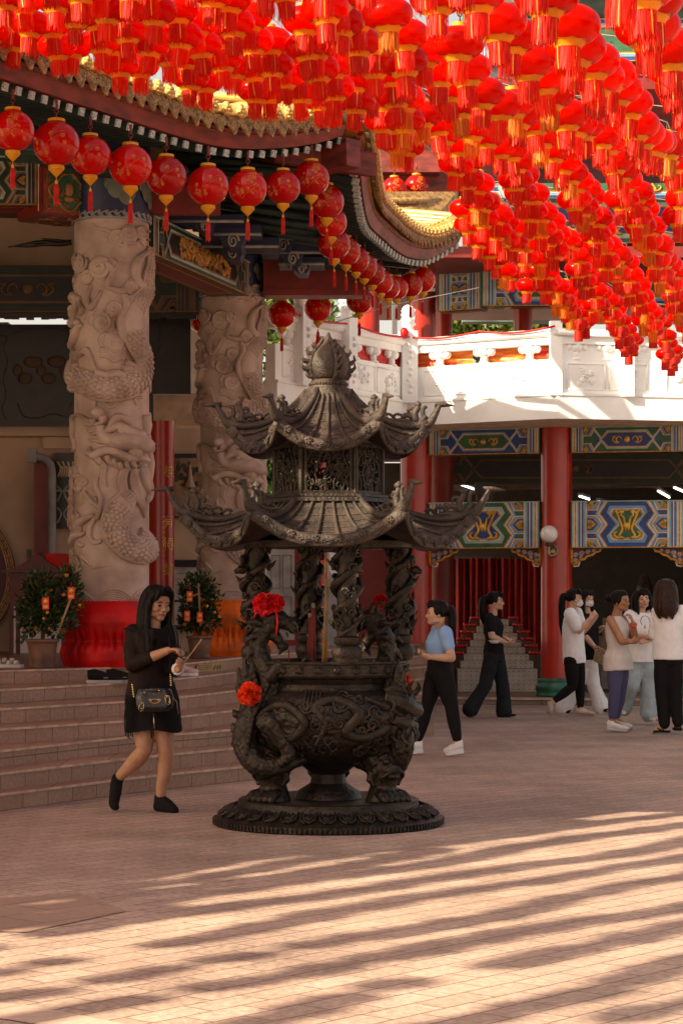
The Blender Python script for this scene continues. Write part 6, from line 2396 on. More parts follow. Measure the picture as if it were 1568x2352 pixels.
# unseen lantern strings, added and sized to stripe the paving with shade
OFF = []
for i2 in range(-60, 80):
    i = i2 / 2
    for j in range(-80, 160):
        c = Vector((0, 8, 0)) + ND * (i * 0.5 + 0.1) + FD * (j * 0.17) + ND * (0.07 * sin(j * 0.16 + i * 1.7) + 0.04 * sin(j * 0.41 + i * 2.9))
        x, y = c.x, c.y
        if not (-10.5 < x < -0.3 and -2.5 < y < 15 and x + y * 0.158 < -0.2):
            continue
        eave_x = -2.59 + (y - 17.13) * 0.563
        if i2 % 2 and x > eave_x + 1.5:
            continue
        if x < eave_x + 0.25 or rl.random() < (0.3 if x < -5.0 and y < 5.5 else 0.02):
            continue
        OFF.append(Vector((x + rl.uniform(-.012, .012), y + rl.uniform(-.03, .03), 5.0 + rl.uniform(-.04, .04))))
cands.sort(key=lambda q: -q[0])
print('LANTERNS in view', len(cands), 'outside', len(OFF))


def lantern_label(p):
    return 'red palace lantern with gold collar and red tassel in the hanging canopy'


for k, (wpx, p, i, j) in enumerate(cands[:300]):
    o = bpy.data.objects.new('palace_lantern', ME_L[0])
    COL.objects.link(o)
    o.location = p
    o.rotation_euler = (rl.gauss(0, 0.05), rl.gauss(0, 0.05), rl.uniform(0, 6))
    o.scale = (lan_scale(p.y),) * 3
    tag(o, lantern_label(p), 'lantern', 'red palace lanterns of the hanging canopy')
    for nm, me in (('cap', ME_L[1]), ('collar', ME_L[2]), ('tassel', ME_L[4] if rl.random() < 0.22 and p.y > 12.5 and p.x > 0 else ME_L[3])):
        c = bpy.data.objects.new(nm, me)
        COL.objects.link(c)
        c.parent = o
rest = [q[1] for q in cands[300:]]


def merged(meshes, pts, name, mats):
    vs_, fs_, mi_, sm_ = [], [], [], []
    src = []
    for q, me in enumerate(meshes):
        base = {0: 0, 1: 1, 2: 2, 3: 3}[q]
        src.append(([v.co.copy() for v in me.vertices], [tuple(p.vertices) for p in me.polygons], base))
    for p in pts:
        s_ = lan_scale(p.y)
        for vv, ff, base in src:
            n = len(vs_)
            vs_ += [(v.x * s_ + p.x, v.y * s_ + p.y, v.z * s_ + p.z) for v in vv]
            fs_ += [tuple(n + i for i in f) for f in ff]
            mi_ += [base] * len(ff)
    me = bpy.data.meshes.new(name)
    me.from_pydata(vs_, [], fs_)
    for m in mats:
        me.materials.append(m)
    me.polygons.foreach_set('material_index', mi_)
    me.polygons.foreach_set('use_smooth', [True] * len(fs_))
    o = bpy.data.objects.new(name, me)
    COL.objects.link(o)
    return o


def lowpoly():
    b, t, c = MB(), MB(), MB()
    b.ell((0, 0, 0), (R0L, R0L, R0L * 0.58), 0, 16, 8)
    c.lathe([(0.085, -0.07), (0.06, -0.1)], 14)
    t.lathe([(0.058, -0.1), (0.06, -0.235)], 14)
    cp = MB()
    cp.lathe([(0, 0.11), (0.043, 0.11), (0.045, 0.075)], 10)
    return [x.mesh('low', [m_lan], uv=False) for x in (b, cp, c, t)]


LOW = lowpoly()
sm_ = MB()
for p in OFF:
    q_ = 0.125 + 0.03 * noise.noise(p * 0.7)
    sm_.ell(p, (q_, q_, q_ * 0.8), 0, 10, 6)
    sm_.lathe([(0.03, -0.075), (0.035, -0.09), (0.0, -0.09)], 8, p, 1)
tag(sm_.build('shadow_lantern_rows', [m_lan, m_cap], uv=False), 'unseen rows of small red lanterns added to cast the paving stripes', 'lanterns', kind='stuff')
pts_rest = rest
if pts_rest:
    o = merged(LOW, pts_rest, 'lantern_rows', [m_lan, m_cap, m_col, m_tas])
    tag(o, 'further rows of red palace lanterns strung over the courtyard', 'lanterns', kind='stuff')
# wires along the strings
wm = MB()
for i, lst in rows.items():
    if i == 'off':
        continue
    lst = sorted(lst, key=lambda q: q[0])
    lst = [q for q in lst if q[2] > 3]
    if len(lst) > 1:
        path = [q[1] + Vector((0, 0, R0L * 0.56 + 0.085)) for q in lst]
        wm.tube(path, 0.004, 4, 0, False)
for j in range(-4, 60, 3):
    a = []
    for i in range(-14, 14):
        c = Vector((0, 8, 0)) + N2 * (i * STEP_N) + F2 * ((j + 0.25) * STEP_F)
        if c.y > interp(BND, c.x) + 0.6 or c.y < 5 or c.x < -5 or c.x > 6:
            continue
        a.append(Vector((c.x, c.y, canopy_z(c.x, c.y) + R0L * 0.56 + 0.1)))
    if len(a) > 2:
        wm.tube(a, 0.004, 4, 0, False)
tag(wm.build('lantern_wires', m_wire), 'thin steel wires carrying the red palace lanterns', 'wires', kind='stuff')

# ---------------------------------------------------------------- round lanterns along the eaves
m_rnd = lantern_mat('round_lantern_red', (0.7, 0.006, 0.006), (0.62, 0.005, 0.005), 0.3, 0.16, 0.5)
m_print = mat('lantern_gold_print', (0.62, 0.16, 0.02), 0.35, var=0.1)
m_ycap = mat('round_lantern_yellow', (0.78, 0.36, 0.02), 0.45, var=0.08, trans=0.2)
m_rtas = mat('round_lantern_tassel', (0.65, 0.012, 0.01), 0.6, trans=0.2)


def round_meshes(kind):
    R = 0.5
    b = MB()
    def bf(a, q):
        ph = -1.36 + 2.72 * q
        an = 2 * pi * a
        r = R * cos(ph) * (1 - 0.012 * (1 - abs(cos(an * 8))))
        return Vector((r * cos(an), r * sin(an), R * 0.96 * sin(ph)))
    b.grid(bf, 96, 21, 0, True, True)
    pr = MB()
    def wrap(x, z, o=0.006):
        ph = math.asin(max(-0.9, min(0.9, z / (R * 0.96))))
        a = x / (R * cos(ph)) - 0.25
        r = R * cos(ph) + o
        return Vector((r * sin(a), -r * cos(a), z))
    rs = random.Random(31 + kind)
    if kind == 0:
        vs_, fs_ = text_mesh('福', 0.24, 0.001)
        pr.add([wrap(v.x + 0.22, v.y + 0.24, 0.008 + v.z) for v in vs_], fs_, 0)
    for (x0, z0, pts) in (((-0.1, 0.0, [(-0.15, -0.22), (-0.02, -0.1), (0.1, -0.02), (0.22, 0.06), (0.32, 0.04)])), ((0, 0, [(0.02, -0.09), (0.05, 0.02), (0.16, 0.1), (0.3, 0.14)]))):
        pr.tube([wrap(x + 0.1, z + (0.06 if kind else -0.1), 0.002) for x, z in spline_xy(pts)], [(0.004, 0.012), (0.004, 0.009), (0.003, 0.005)], 6)
    for k in range(17 if kind == 0 else 11):
        x, z = rs.uniform(-0.3, 0.5), rs.uniform(-0.26, 0.16)
        s = rs.uniform(0.014, 0.032)
        for q in range(5):
            an = q * 1.257 + k
            p = wrap(x + s * cos(an), z + s * sin(an), 0.003)
            M = Matrix.Rotation(0, 3, 'Z')
            nn = p.normalized()
            t = Vector((0, 0, 1)).cross(nn).normalized()
            M = Matrix((t, nn, nn.cross(t))).transposed()
            pr.ell(p, (s * 0.75, 0.005, s * 0.75), 0, 7, 4, M)
    # repeat on the far side
    nv = [Vector((-v.x, -v.y, v.z)) for v in pr.v]
    n0 = len(pr.v)
    nf = [[n0 + i for i in f] for f in pr.f]
    pr.v += nv
    pr.f += nf
    pr.m += [0] * len(nf)
    pr.sm += [False] * len(nf)
    cap = MB()
    cap.lathe([(0, 0.53), (0.17, 0.53), (0.185, 0.52), (0.185, 0.475), (0.19, 0.46), (0.15, 0.46)], 24)
    cone = MB()
    cone.lathe([(0.12, -0.46), (0.17, -0.47), (0.175, -0.53), (0.165, -0.55), (0.12, -0.6), (0.06, -0.66), (0.015, -0.71), (0, -0.715)], 24)
    for k in range(3):
        r = interp([(0.54, 0.17), (0.6, 0.12), (0.66, 0.06), (0.71, 0.02)], 0.565 + 0.05 * k)
        cone.lathe([(r, -0.56 - 0.05 * k), (r + 0.008, -0.565 - 0.05 * k), (r, -0.57 - 0.05 * k)], 24)
    tas = MB()
    tas.tube([(0, 0, -0.7), (0, 0, -0.79)], 0.008, 5, 1)
    tas.lathe([(0, -0.78), (0.03, -0.785), (0.033, -0.83), (0.03, -0.86)], 10, (0, 0, 0), 1)
    tas.lathe([(0.03, -0.86), (0.042, -0.9), (0.046, -1.25), (0.05, -1.28), (0.0, -1.27)], 14)
    for k in range(10):
        a = k * 0.628
        tas.tube([(0.045 * cos(a), 0.045 * sin(a), -0.88), (0.05 * cos(a), 0.05 * sin(a), -1.3 - 0.02 * (k % 3))], 0.009, 5)
    hook = MB()
    hook.tube([(0, 0, 0.5), (0, 0, 0.66)], 0.014, 6)
    hook.tube([(0.05 * cos(q * pi / 5), 0, 0.7 + 0.05 * sin(q * pi / 5)) for q in range(11)], 0.012, 5)
    hook.tube([(0, 0, 0.72), (0.01, 0, 0.82), (0, 0, 0.95)], [0.035, 0.03, 0.035], 8)
    return [b.mesh('round_lantern', [m_rnd], uv=False), pr.mesh('gold_print', [m_print], uv=False), cap.mesh('cap', [m_ycap], 40, uv=False), cone.mesh('base_cone', [m_ycap], 40, uv=False), tas.mesh('tassel', [m_rtas, m_ycap], 40, uv=False), hook.mesh('hook', [M_REDBRD], uv=False)]


RM = [round_meshes(0), round_meshes(1)]
EAVE = [(30, 300, 100, 17.0, 0), (130, 330, 108, 17.5, 1), (208, 358, 96, 18.1, 1), (300, 381, 100, 18.4, 1), (382, 405, 95, 18.9, 1), (478, 427, 96, 19.3, 1), (569, 433, 90, 19.8, 0), (650, 430, 81, 20.3, 1), (715, 410, 84, 20.7, 0),
        (750, 463, 81, 21.5, 0), (760, 510, 74, 22.0, 0), (767, 559, 76, 22.7, 0), (794, 577, 68, 23.3, 0), (817, 596, 63, 23.8, 0), (836, 612, 61, 24.3, 0), (855, 628, 59, 24.8, 0), (874, 647, 58, 25.2, 0), (891, 660, 56, 25.6, 0), (910, 661, 55, 26.0, 0), (942, 655, 57, 26.4, 0), (970, 643, 60, 26.8, 0),
        (647, 722, 64, 26.8, 1), (730, 708, 63, 27.0, 0), (825, 690, 62, 27.0, 1), (464, 733, 66, 27.5, 1), (418, 722, 62, 26.9, 1), (905, 432, 54, 31.0, 0), (956, 428, 56, 31.2, 0), (842, 438, 54, 30.8, 1)]
WHERE = ['leftmost round red eave lantern with gilt character, cut by the picture edge', 'second round eave lantern from the left, with gilt plum blossom', 'third round eave lantern from the left, partly behind the second', 'round eave lantern hanging above the near dragon column', 'round eave lantern just right of the near dragon column', 'round eave lantern in the middle of the left eave, sixth from the left', 'seventh round eave lantern from the left, with gilt character', 'eighth round eave lantern from the left, next to the corner', 'round eave lantern with gilt character hanging highest at the roof corner']
for k, (u, v, w_, d, kind) in enumerate(EAVE):
    p = P(u, v, d)
    D_ = w_ * d / F_PX
    o = bpy.data.objects.new('round_lantern', RM[kind][0])
    COL.objects.link(o)
    o.location = p
    o.scale = (D_, D_, D_)
    o.rotation_euler = (0, 0, rl.uniform(-0.25, 0.25))
    if k < 9:
        lab, gp = WHERE[k], 'round lanterns along the left eave'
    elif k < 21:
        lab, gp = 'round red lantern in the overlapping row that curves away under the receding eave', 'round lanterns of the receding eave'
    elif k < 26:
        lab, gp = ['small round lantern hanging right of the far dragon column', 'small round lantern above the burner finial', 'small round lantern low behind the curving lantern row', 'round lantern half hidden behind the far dragon column', 'round lantern peeping over the tall black board'][k - 21], 'round lanterns hanging inside the wing'
    else:
        lab, gp = ['round lantern under the upper eave above the small tiled roof', 'round lantern of the upper eave, behind palace tassels', 'round lantern by the tip of the small tiled roof'][k - 26], 'round lanterns of the upper eave'
    tag(o, lab, 'lantern', gp)
    for me in RM[kind][1:]:
        c = bpy.data.objects.new(me.name.split('.')[0], me)
        COL.objects.link(c)
        c.parent = o
# upper red beam carrying the far lanterns and small tiled roof behind the receding eave
sr = thing('side_roof', 'small yellow tiled roof behind the receding eave', 'roof')
m = MB()
rows_ = [((880, 462), (1010, 462)), ((896, 484), (1010, 481)), ((908, 500), (1030, 498)), ((926, 516), (1035, 508)), ((940, 532), (1035, 522))]
for (a, b) in rows_:
    A, B = P(a[0], a[1], 27.9), P(b[0], b[1], 28.6)
    m.tube([A, A.lerp(B, 0.33), A.lerp(B, 0.34), A.lerp(B, 0.66), A.lerp(B, 0.67), B], [0.046, 0.042, 0.048, 0.042, 0.048, 0.044], 10)
m.build('tile_rolls', M_OCHRE, sr)  # duller ochre than the main rolls, shade put into the colour
m = MB()
m.prism([P(858, 440, 28.0), P(1050, 440, 28.8), P(1050, 560, 28.8), P(960, 545, 28.0), P(900, 500, 28.0)], (0.02, 0.25, 0.02), 0)
m.build('tile_bed', M_OCHRE, sr)
m = MB()
pbox(m, 740, 345, 1010, 395, 31.6, 0.3)
pbox(m, 845, 395, 1060, 440, 31.9, 0.3)
tag(m.build('red_beam', M_REDBRD), 'red beam above the small tiled roof', 'beam')
# ================================================================ people
def skin_mat(name, col):
    return mat(name, col, 0.5, var=0.08, vscale=12, sss=0.0)


def cloth(name, col, rough=0.8, var=0.035, bump=0.15, **k):
    return mat(name, col, rough, var=var, vscale=10, bump=bump, bscale=120, spec=0.08, **k)


M_HAIR = mat('black_hair', (0.009, 0.007, 0.006), 0.42, var=0.4, vscale=30, stretch=(4, 4, 0.6), bump=0.15, bscale=60, spec=0.12)
M_HAIRB = mat('brown_hair', (0.035, 0.014, 0.008), 0.45, var=0.4, vscale=30, stretch=(4, 4, 0.6), bump=0.2, bscale=60, spec=0.2)
M_LIP = mat('lip', (0.36, 0.09, 0.07), 0.4)
M_EYE = mat('eye_dark', (0.02, 0.014, 0.012), 0.25)
M_BROW = mat('brow', (0.05, 0.03, 0.022), 0.7)
M_EYEW = mat('eye_white', (0.3, 0.24, 0.2), 0.3)


def frame_m(yaw, pitch=0.0, roll=0.0):
    """columns: right, forward, up. yaw 0 faces the camera, + turns to the picture's right; pitch + looks down"""
    f = Vector((sin(yaw), -cos(yaw), 0))
    r = Vector((-cos(yaw), -sin(yaw), 0))
    M = Matrix((r, f, Vector((0, 0, 1)))).transposed()
    return M @ Matrix.Rotation(-pitch, 3, 'X') @ Matrix.Rotation(roll, 3, 'Y')


def head_parts(b, c, M, s=1.0):
    def E(p, r, Rm=None):
        MM = Matrix(((M.col[0] * s), (M.col[1] * s), (M.col[2] * s))).transposed()
        b.ell(c + M @ (Vector(p) * s), r, 0, 16, 11, MM @ (Rm if Rm is not None else Matrix.Identity(3)))
    E((0, -0.012, 0.032), (0.074, 0.092, 0.088))
    E((0, 0.02, -0.01), (0.068, 0.068, 0.078))
    E((0, 0.034, -0.045), (0.053, 0.052, 0.058))
    E((0, 0.066, -0.088), (0.026, 0.024, 0.02))
    for q in (1, -1):
        E((0.036 * q, 0.058, -0.026), (0.026, 0.026, 0.024))
        E((0.043 * q, 0.02, -0.07), (0.018, 0.032, 0.024))
        E((0.03 * q, 0.074, 0.02), (0.026, 0.014, 0.009))
        E((0.073 * q, -0.012, -0.016), (0.009, 0.019, 0.029))
        E((0.031 * q, 0.072, -0.002), (0.016, 0.012, 0.009))
        E((0.010 * q, 0.094, -0.034), (0.008, 0.009, 0.007))
    E((0, 0.06, 0.035), (0.055, 0.026, 0.034))
    b.tube([c + M @ (Vector(p) * s) for p in ((0, 0.08, 0.006), (0, 0.093, -0.014), (0, 0.104, -0.03), (0, 0.09, -0.04))], [0.0075 * s, 0.0085 * s, 0.0115 * s, 0.008 * s], 10)
    E((0, 0.083, -0.057), (0.021, 0.012, 0.0055))
    E((0, 0.081, -0.067), (0.017, 0.012, 0.0058))
    # neck
    b.tube([c + M @ Vector((0, -0.03 * s, -0.03 * s)), c + M @ Vector((0, -0.02 * s, -0.085 * s))], [0.05 * s, 0.048 * s], 12)


def paint_face(mb, c, M, s=1.0, base=0, eye=2):
    Mi = M.inverted()
    for i, f in enumerate(mb.f):
        p = Vector((0, 0, 0))
        for k in f:
            p += mb.v[k]
        p /= len(f)
        q = (Mi @ (p - c)) / s
        if q.length > 0.16 or q.y < 0.04:
            continue
        ax = abs(q.x)
        if ((ax - 0.031) / 0.0165) ** 2 + ((q.z + 0.002) / 0.0062) ** 2 < 1:
            mb.m[i] = 3 if (abs(ax - 0.031) > 0.0105) else eye
        elif ((ax - 0.033) / 0.021) ** 2 + ((q.z - 0.0205 + 6 * (ax - 0.033) ** 2) / 0.0042) ** 2 < 1:
            mb.m[i] = 4
        elif (q.x / 0.022) ** 2 + ((q.z + 0.0615) / 0.0085) ** 2 < 1 and q.y > 0.07:
            mb.m[i] = 1


def hand(b, w, d, pn, curl=0.4, s=1.0, side=1, spread=0.0):
    d = Vector(d).normalized()
    pn = Vector(pn)
    pn = (pn - d * pn.dot(d)).normalized()
    lat = d.cross(pn) * side            # towards the thumb
    L = 0.085 * s
    b.tube([w - d * 0.015, w + d * L * 0.4, w + d * L], [(0.024 * s, 0.019 * s), (0.036 * s, 0.016 * s), (0.04 * s, 0.013 * s)], 12, up=pn)
    for k, (o, ln) in enumerate(((0.027, 0.068), (0.009, 0.078), (-0.009, 0.071), (-0.026, 0.055))):
        p = w + d * L * 0.97 + lat * (o * s)
        dir_ = (d + lat * (spread * o * 6)).normalized()
        path = [p - d * 0.015, p]
        for i, f in enumerate((0.45, 0.32, 0.25)):
            an = curl * (1.15 + 0.12 * k) * (i * 0.45 + 0.55)
            dir_ = (dir_ * cos(an) + pn * sin(an)).normalized()
            pnn = pn
            path.append(path[-1] + dir_ * (ln * f * s))
        b.tube(path, [0.0105 * s, 0.0102 * s, 0.0092 * s, 0.0085 * s, 0.006 * s], 8)
    p = w + d * 0.02 * s + lat * 0.024 * s
    q1 = p + (lat * 0.6 + d * 0.75 + pn * 0.35).normalized() * 0.036 * s
    q2 = q1 + (lat * 0.1 + d * 0.85 + pn * (0.4 + curl * 0.5)).normalized() * 0.03 * s
    q3 = q2 + (d * 0.8 - lat * 0.3 + pn * (0.5 + curl * 0.6)).normalized() * 0.022 * s
    b.tube([p, q1, q2, q3], [0.014 * s, 0.0125 * s, 0.0105 * s, 0.007 * s], 8)


def ball(b, p, r):
    b.ell(p, r, 0, 12, 8)


def limb(b, pts, r):
    pp = spline(pts, 4) if len(pts) > 2 else pts
    b.tube(pp, r, 14)
    ball(b, pts[0], r[0])
    ball(b, pts[-1], r[-1])


def wrinkle(mb, amp=0.006, sc=(9, 9, 5), seed=0, below=None):
    o = Vector((seed * 3.7, seed, 0))
    for i, v in enumerate(mb.v):
        q = Vector((v.x * sc[0], v.y * sc[1], v.z * sc[2])) + o
        n = noise.noise(q) + 0.5 * abs(noise.noise(q * 2.1)) * 1.6 - 0.3
        mb.v[i] = v + mb.nrm[i] * (amp * n)
    return mb


class Person:
    def __init__(s, label, d, foot_v=None, scale=1.0, group=None):
        s.d = d
        s.label = label
        s.scale = scale
        s.root = None
        s.group = group
        s.body = MB()

    def p(s, u, v, dy=0.0):
        return P(u, v, s.d + dy)


def torso(b, pel, chest, neck, yaw, w, grow=0.0, hem=None):
    """w: list of (t, half width, half depth) from pelvis t=0 to neck t=1 (chest at .62)"""
    f = Vector((sin(yaw), -cos(yaw), 0))
    path, rr = [], []
    for t, a, dd in w:
        p = pel.lerp(chest, t / 0.62) if t < 0.62 else chest.lerp(neck, (t - 0.62) / 0.38)
        path.append(p)
        rr.append((a + grow, dd + grow))
    b.tube(path, rr, 20, up=f)


BODYW = [(-0.12, 0.13, 0.10), (0.0, 0.165, 0.118), (0.15, 0.155, 0.11), (0.32, 0.125, 0.092), (0.5, 0.138, 0.108), (0.64, 0.142, 0.115), (0.8, 0.142, 0.09), (0.9, 0.1, 0.065), (1.0, 0.05, 0.05)]


def shoe(b, heel, toe, w=0.042, h=0.05, sole=0.018):
    """heel and toe on the ground line"""
    d = (toe - heel)
    L = d.length
    d.normalize()
    u = Vector((0, 0, 1)) - d * d.z
    u.normalize()
    b.tube([heel + u * (h * 0.8), heel + d * L * 0.2 + u * (h * 0.85), heel + d * L * 0.5 + u * (h * 0.62), heel + d * L * 0.8 + u * (h * 0.42), toe + u * (h * 0.36)], [(w * 0.7, h * 0.6), (w * 0.85, h * 0.7), (w * 0.95, h * 0.56), (w, h * 0.42), (w * 0.55, h * 0.3)], 14, up=u)
    b.ell(toe - d * 0.02 + u * h * 0.38, (w * 0.8, w * 0.8, h * 0.36), 0, 12, 8)


def sole_prism(mb, heel, toe, w, th, mi=0):
    d = (toe - heel)
    L = d.length
    d.normalize()
    u = (Vector((0, 0, 1)) - d * d.z).normalized()
    r = d.cross(u)
    pts = []
    prof = [(0, 0.55), (0.03, 0.75), (0.15, 0.85), (0.4, 0.78), (0.65, 1.0), (0.85, 0.95), (0.97, 0.6), (1.0, 0.25)]
    for x, y in prof:
        pts.append(heel + d * (x * L) + r * (y * w))
    for x, y in reversed(prof):
        pts.append(heel + d * (x * L) - r * (y * w))
    mb.prism(pts, u * th, mi)


def hair_long(b, c, M, s, locks, cap=True, fringe=True, capr=1.0):
    def E(p, r):
        MM = Matrix(((M.col[0] * s), (M.col[1] * s), (M.col[2] * s))).transposed()
        b.ell(c + M @ (Vector(p) * s), r, 0, 16, 11, MM)
    if cap:
        E((0, -0.026, 0.034), (0.080 * capr, 0.094, 0.091))
        E((0, 0.012, 0.068), (0.068, 0.068, 0.055))
        for q in (1, -1):
            E((0.062 * q, -0.014, 0.02), (0.025, 0.052, 0.06))
    if fringe:
        for k in range(9):
            x = -0.056 + 0.014 * k
            b.tube([c + M @ (Vector(q) * s) for q in ((x * 0.5, 0.05, 0.118), (x * 0.9, 0.085, 0.085), (x * 1.08, 0.092 - abs(x) * 0.3, 0.05 - 0.012 * (k % 3)))], [0.016 * s, 0.013 * s, 0.004 * s], 7)
    for (pts, r) in locks:
        b.tube(spline([c + M @ (Vector(q) * s) for q in pts], 5), [x * s for x in r], 9)


def strands(mb, amp=0.004, sc=55):
    for i, v in enumerate(mb.v):
        q = Vector((v.x * sc, v.y * sc, v.z * 6))
        mb.v[i] = v + mb.nrm[i] * (amp * noise.noise(q))
    return mb


def finish(label, parts, feet_z=None):
    """parts: (name, MB, mats). The first is the body and becomes the person's root"""
    name, mb, mats = parts[0]
    lo = min(v.z for v in mb.v)
    cx = sum(v.x for v in mb.v) / len(mb.v)
    cy = sum(v.y for v in mb.v) / len(mb.v)
    o0 = Vector((cx, cy, 0))
    root = thing('person', label, 'person', o0)
    for nm, m, mt in parts:
        m.v = [v - o0 for v in m.v]
        m.build(nm, mt, root, uv=False)
    return root


def skin_body(b, hc, M, s, skin, voxel, face=True):
    r = blend_mesh(b, voxel, 3, 0.5)
    paint_face(r, hc, M, s)
    return ('body', r, [skin, M_LIP, M_EYE, M_EYEW, M_BROW])


SK1 = skin_mat('skin_tan', (0.46, 0.235, 0.14))
SK2 = skin_mat('skin_light', (0.58, 0.33, 0.22))
SK3 = skin_mat('skin_deep_tan', (0.40, 0.185, 0.10))
T_BLACK = cloth('black_cloth', (0.014, 0.012, 0.013))
T_BLACKS = cloth('black_sheer_cloth', (0.022, 0.013, 0.011), 0.6)
T_WHITE = cloth('white_cotton', (0.85, 0.82, 0.82))
T_BLUE = cloth('light_blue_cotton', (0.26, 0.43, 0.72))
T_PURP = cloth('purple_leggings', (0.085, 0.08, 0.155), 0.6)
T_JEAN = cloth('pale_jeans', (0.38, 0.45, 0.48), var=0.08)
T_BJEAN = cloth('black_jeans', (0.022, 0.024, 0.027), var=0.12)
M_SHOEW = mat('white_rubber', (0.75, 0.73, 0.72), 0.5, var=0.05)
M_MASK = mat('white_face_mask', (0.75, 0.74, 0.74), 0.8)


# ---------------------------------------------------------------- woman in black in front of the stairs
def woman_black():
    A = Person('', 15.7)
    p = A.p
    yaw, s = radians(37), 1.05
    M = frame_m(yaw, radians(9), radians(-3))
    hc = p(361, 1386, 0)
    b = MB()
    head_parts(b, hc, M, s)
    pel, chest, neck = p(348, 1590), p(345, 1482), p(352, 1438, 0.02)
    b.tube([neck + Vector((0, 0, -0.05)), hc + M @ Vector((0, -0.02, -0.06))], [0.056, 0.048], 12)
    torso(b, pel, chest, neck, radians(25), BODYW)
    sa, sb = p(306, 1452, 0.0), p(386, 1455, 0.08)
    ea, wa = p(304, 1527, -0.12), p(386, 1494, -0.24)
    eb, wb = p(402, 1535, -0.06), p(409, 1537, -0.27)
    limb(b, [sa, ea], [0.05, 0.043])
    limb(b, [ea, ea.lerp(wa, 0.4), wa], [0.043, 0.041, 0.026])
    limb(b, [sb, eb], [0.048, 0.04])
    limb(b, [eb, eb.lerp(wb, 0.4), wb], [0.04, 0.037, 0.026])
    hand(b, wa, (p(415, 1491, -0.3) - wa), (0.1, -0.2, -1), 0.62, 0.95, 1)
    hand(b, wb, (p(421, 1527, -0.36) - wb), (-0.9, 0.1, 0.3), 0.95, 0.95, -1)
    ha, ka, aa = p(328, 1622, 0.0), p(333, 1722, -0.06), p(270, 1790, 0.12)
    hb, kb, ab = p(372, 1622, 0.02), p(381, 1722, -0.04), p(369, 1838, 0.03)
    limb(b, [ha, ha.lerp(ka, 0.5), ka], [0.088, 0.082, 0.054])
    limb(b, [ka, ka.lerp(aa, 0.32) + Vector((0.0, 0.02, -0.01)), ka.lerp(aa, 0.7), aa], [0.054, 0.06, 0.043, 0.034])
    limb(b, [hb, hb.lerp(kb, 0.5), kb], [0.088, 0.08, 0.054])
    limb(b, [kb, kb.lerp(ab, 0.32) + Vector((0.01, 0.02, 0)), kb.lerp(ab, 0.7), ab], [0.054, 0.058, 0.042, 0.034])
    ta, tb = p(262, 1846, 0.05), p(402, 1860, -0.08)
    limb(b, [aa, aa.lerp(ta, 0.5), ta], [0.033, 0.03, 0.02])
    limb(b, [ab, ab.lerp(tb, 0.5), tb], [0.034, 0.034, 0.02])
    parts = [skin_body(b, hc, M, s, SK1, 0.0062)]
    # socks
    k = MB()
    limb(k, [aa + (ka - aa).normalized() * 0.025, aa, aa.lerp(ta, 0.5), ta, ta + (ta - aa).normalized() * 0.02 + Vector((0.02, -0.03, 0))], [0.041, 0.043, 0.044, 0.037, 0.026])
    k.ell(aa + Vector((-0.02, 0.02, -0.04)), (0.036, 0.036, 0.042), 0, 10, 7)
    parts.append(('sock', blend_mesh(k, 0.008, 3), [T_BLACK]))
    k = MB()
    limb(k, [ab + Vector((0.0, 0, 0.025)), ab, ab.lerp(tb, 0.5), tb], [0.042, 0.045, 0.044, 0.028])
    limb(k, [ab, p(363, 1852, 0.04)], [0.044, 0.036])
    limb(k, [p(363, 1853, 0.04), p(384, 1858, -0.03), p(402, 1861, -0.08)], [0.034, 0.034, 0.03])
    parts.append(('sock', blend_mesh(k, 0.008, 3), [T_BLACK]))
    # blouse
    k = MB()
    f = radians(25)
    torso(k, p(346, 1566), chest, neck, f, [(-0.3, 0.165, 0.13), (-0.14, 0.174, 0.135), (0.02, 0.165, 0.13), (0.2, 0.15, 0.12), (0.42, 0.145, 0.118), (0.62, 0.15, 0.125), (0.8, 0.15, 0.095), (0.88, 0.125, 0.085), (0.95, 0.085, 0.075)])
    limb(k, [sa, sa.lerp(ea, 0.5), ea], [0.064, 0.062, 0.056])
    limb(k, [ea, ea.lerp(wa, 0.48)], [0.056, 0.05])
    limb(k, [sb, sb.lerp(eb, 0.5), eb], [0.07, 0.07, 0.06])
    limb(k, [eb, eb.lerp(wb, 0.55)], [0.06, 0.052])
    parts.append(('blouse', wrinkle(blend_mesh(k, 0.009, 5), 0.008, (9, 9, 6), 1), [T_BLACKS]))
    # wide collar lapels
    k = MB()
    nrm = Vector((sin(f), -cos(f), 0))
    for pts in ([(352, 1446), (330, 1446), (286, 1441), (283, 1446), (322, 1452), (350, 1474), (362, 1462)], [(360, 1458), (376, 1440), (384, 1434), (396, 1460), (392, 1474), (374, 1480), (362, 1500)]):
        q = [p(u, v, -0.155 + 0.0016 * abs(u - 352)) for u, v in pts]
        k.prism(q, (0.004, 0.012, 0.0), 0)
    parts.append(('collar', k, [T_BLACK]))
    # skirt
    k = MB()
    def sk(a, bq):
        an = 2 * pi * a
        c = p(347, 1566).lerp(p(352, 1678), bq)
        rx, ry = interp([(0, 0.162), (0.35, 0.19), (1, 0.197)], bq), interp([(0, 0.135), (0.35, 0.155), (1, 0.165)], bq)
        w_ = 1 + 0.03 * sin(5 * an + 1) * bq
        return c + Vector((rx * w_ * cos(an), ry * w_ * sin(an), 0.012 * sin(3 * an) * bq))
    k.grid(sk, 64, 12, 0, True, True)
    k.tube([p(353, 1637, -0.17), p(354, 1660, -0.178), p(355, 1674, -0.18)], 0.004, 6, 1)
    k.tube([p(396, 1600, -0.13), p(406, 1612, -0.13), p(410, 1640, -0.12)], 0.003, 6, 1)
    for j in range(7):
        u = 288 + 4 * j + (40 if j > 4 else 0)
        k.tube(spline([p(u + 4, 1600, -0.14), p(u - 2, 1650, -0.16), p(u + 1, 1690 + 3 * (j % 3), -0.15)], 4), 0.004, 5, 0)
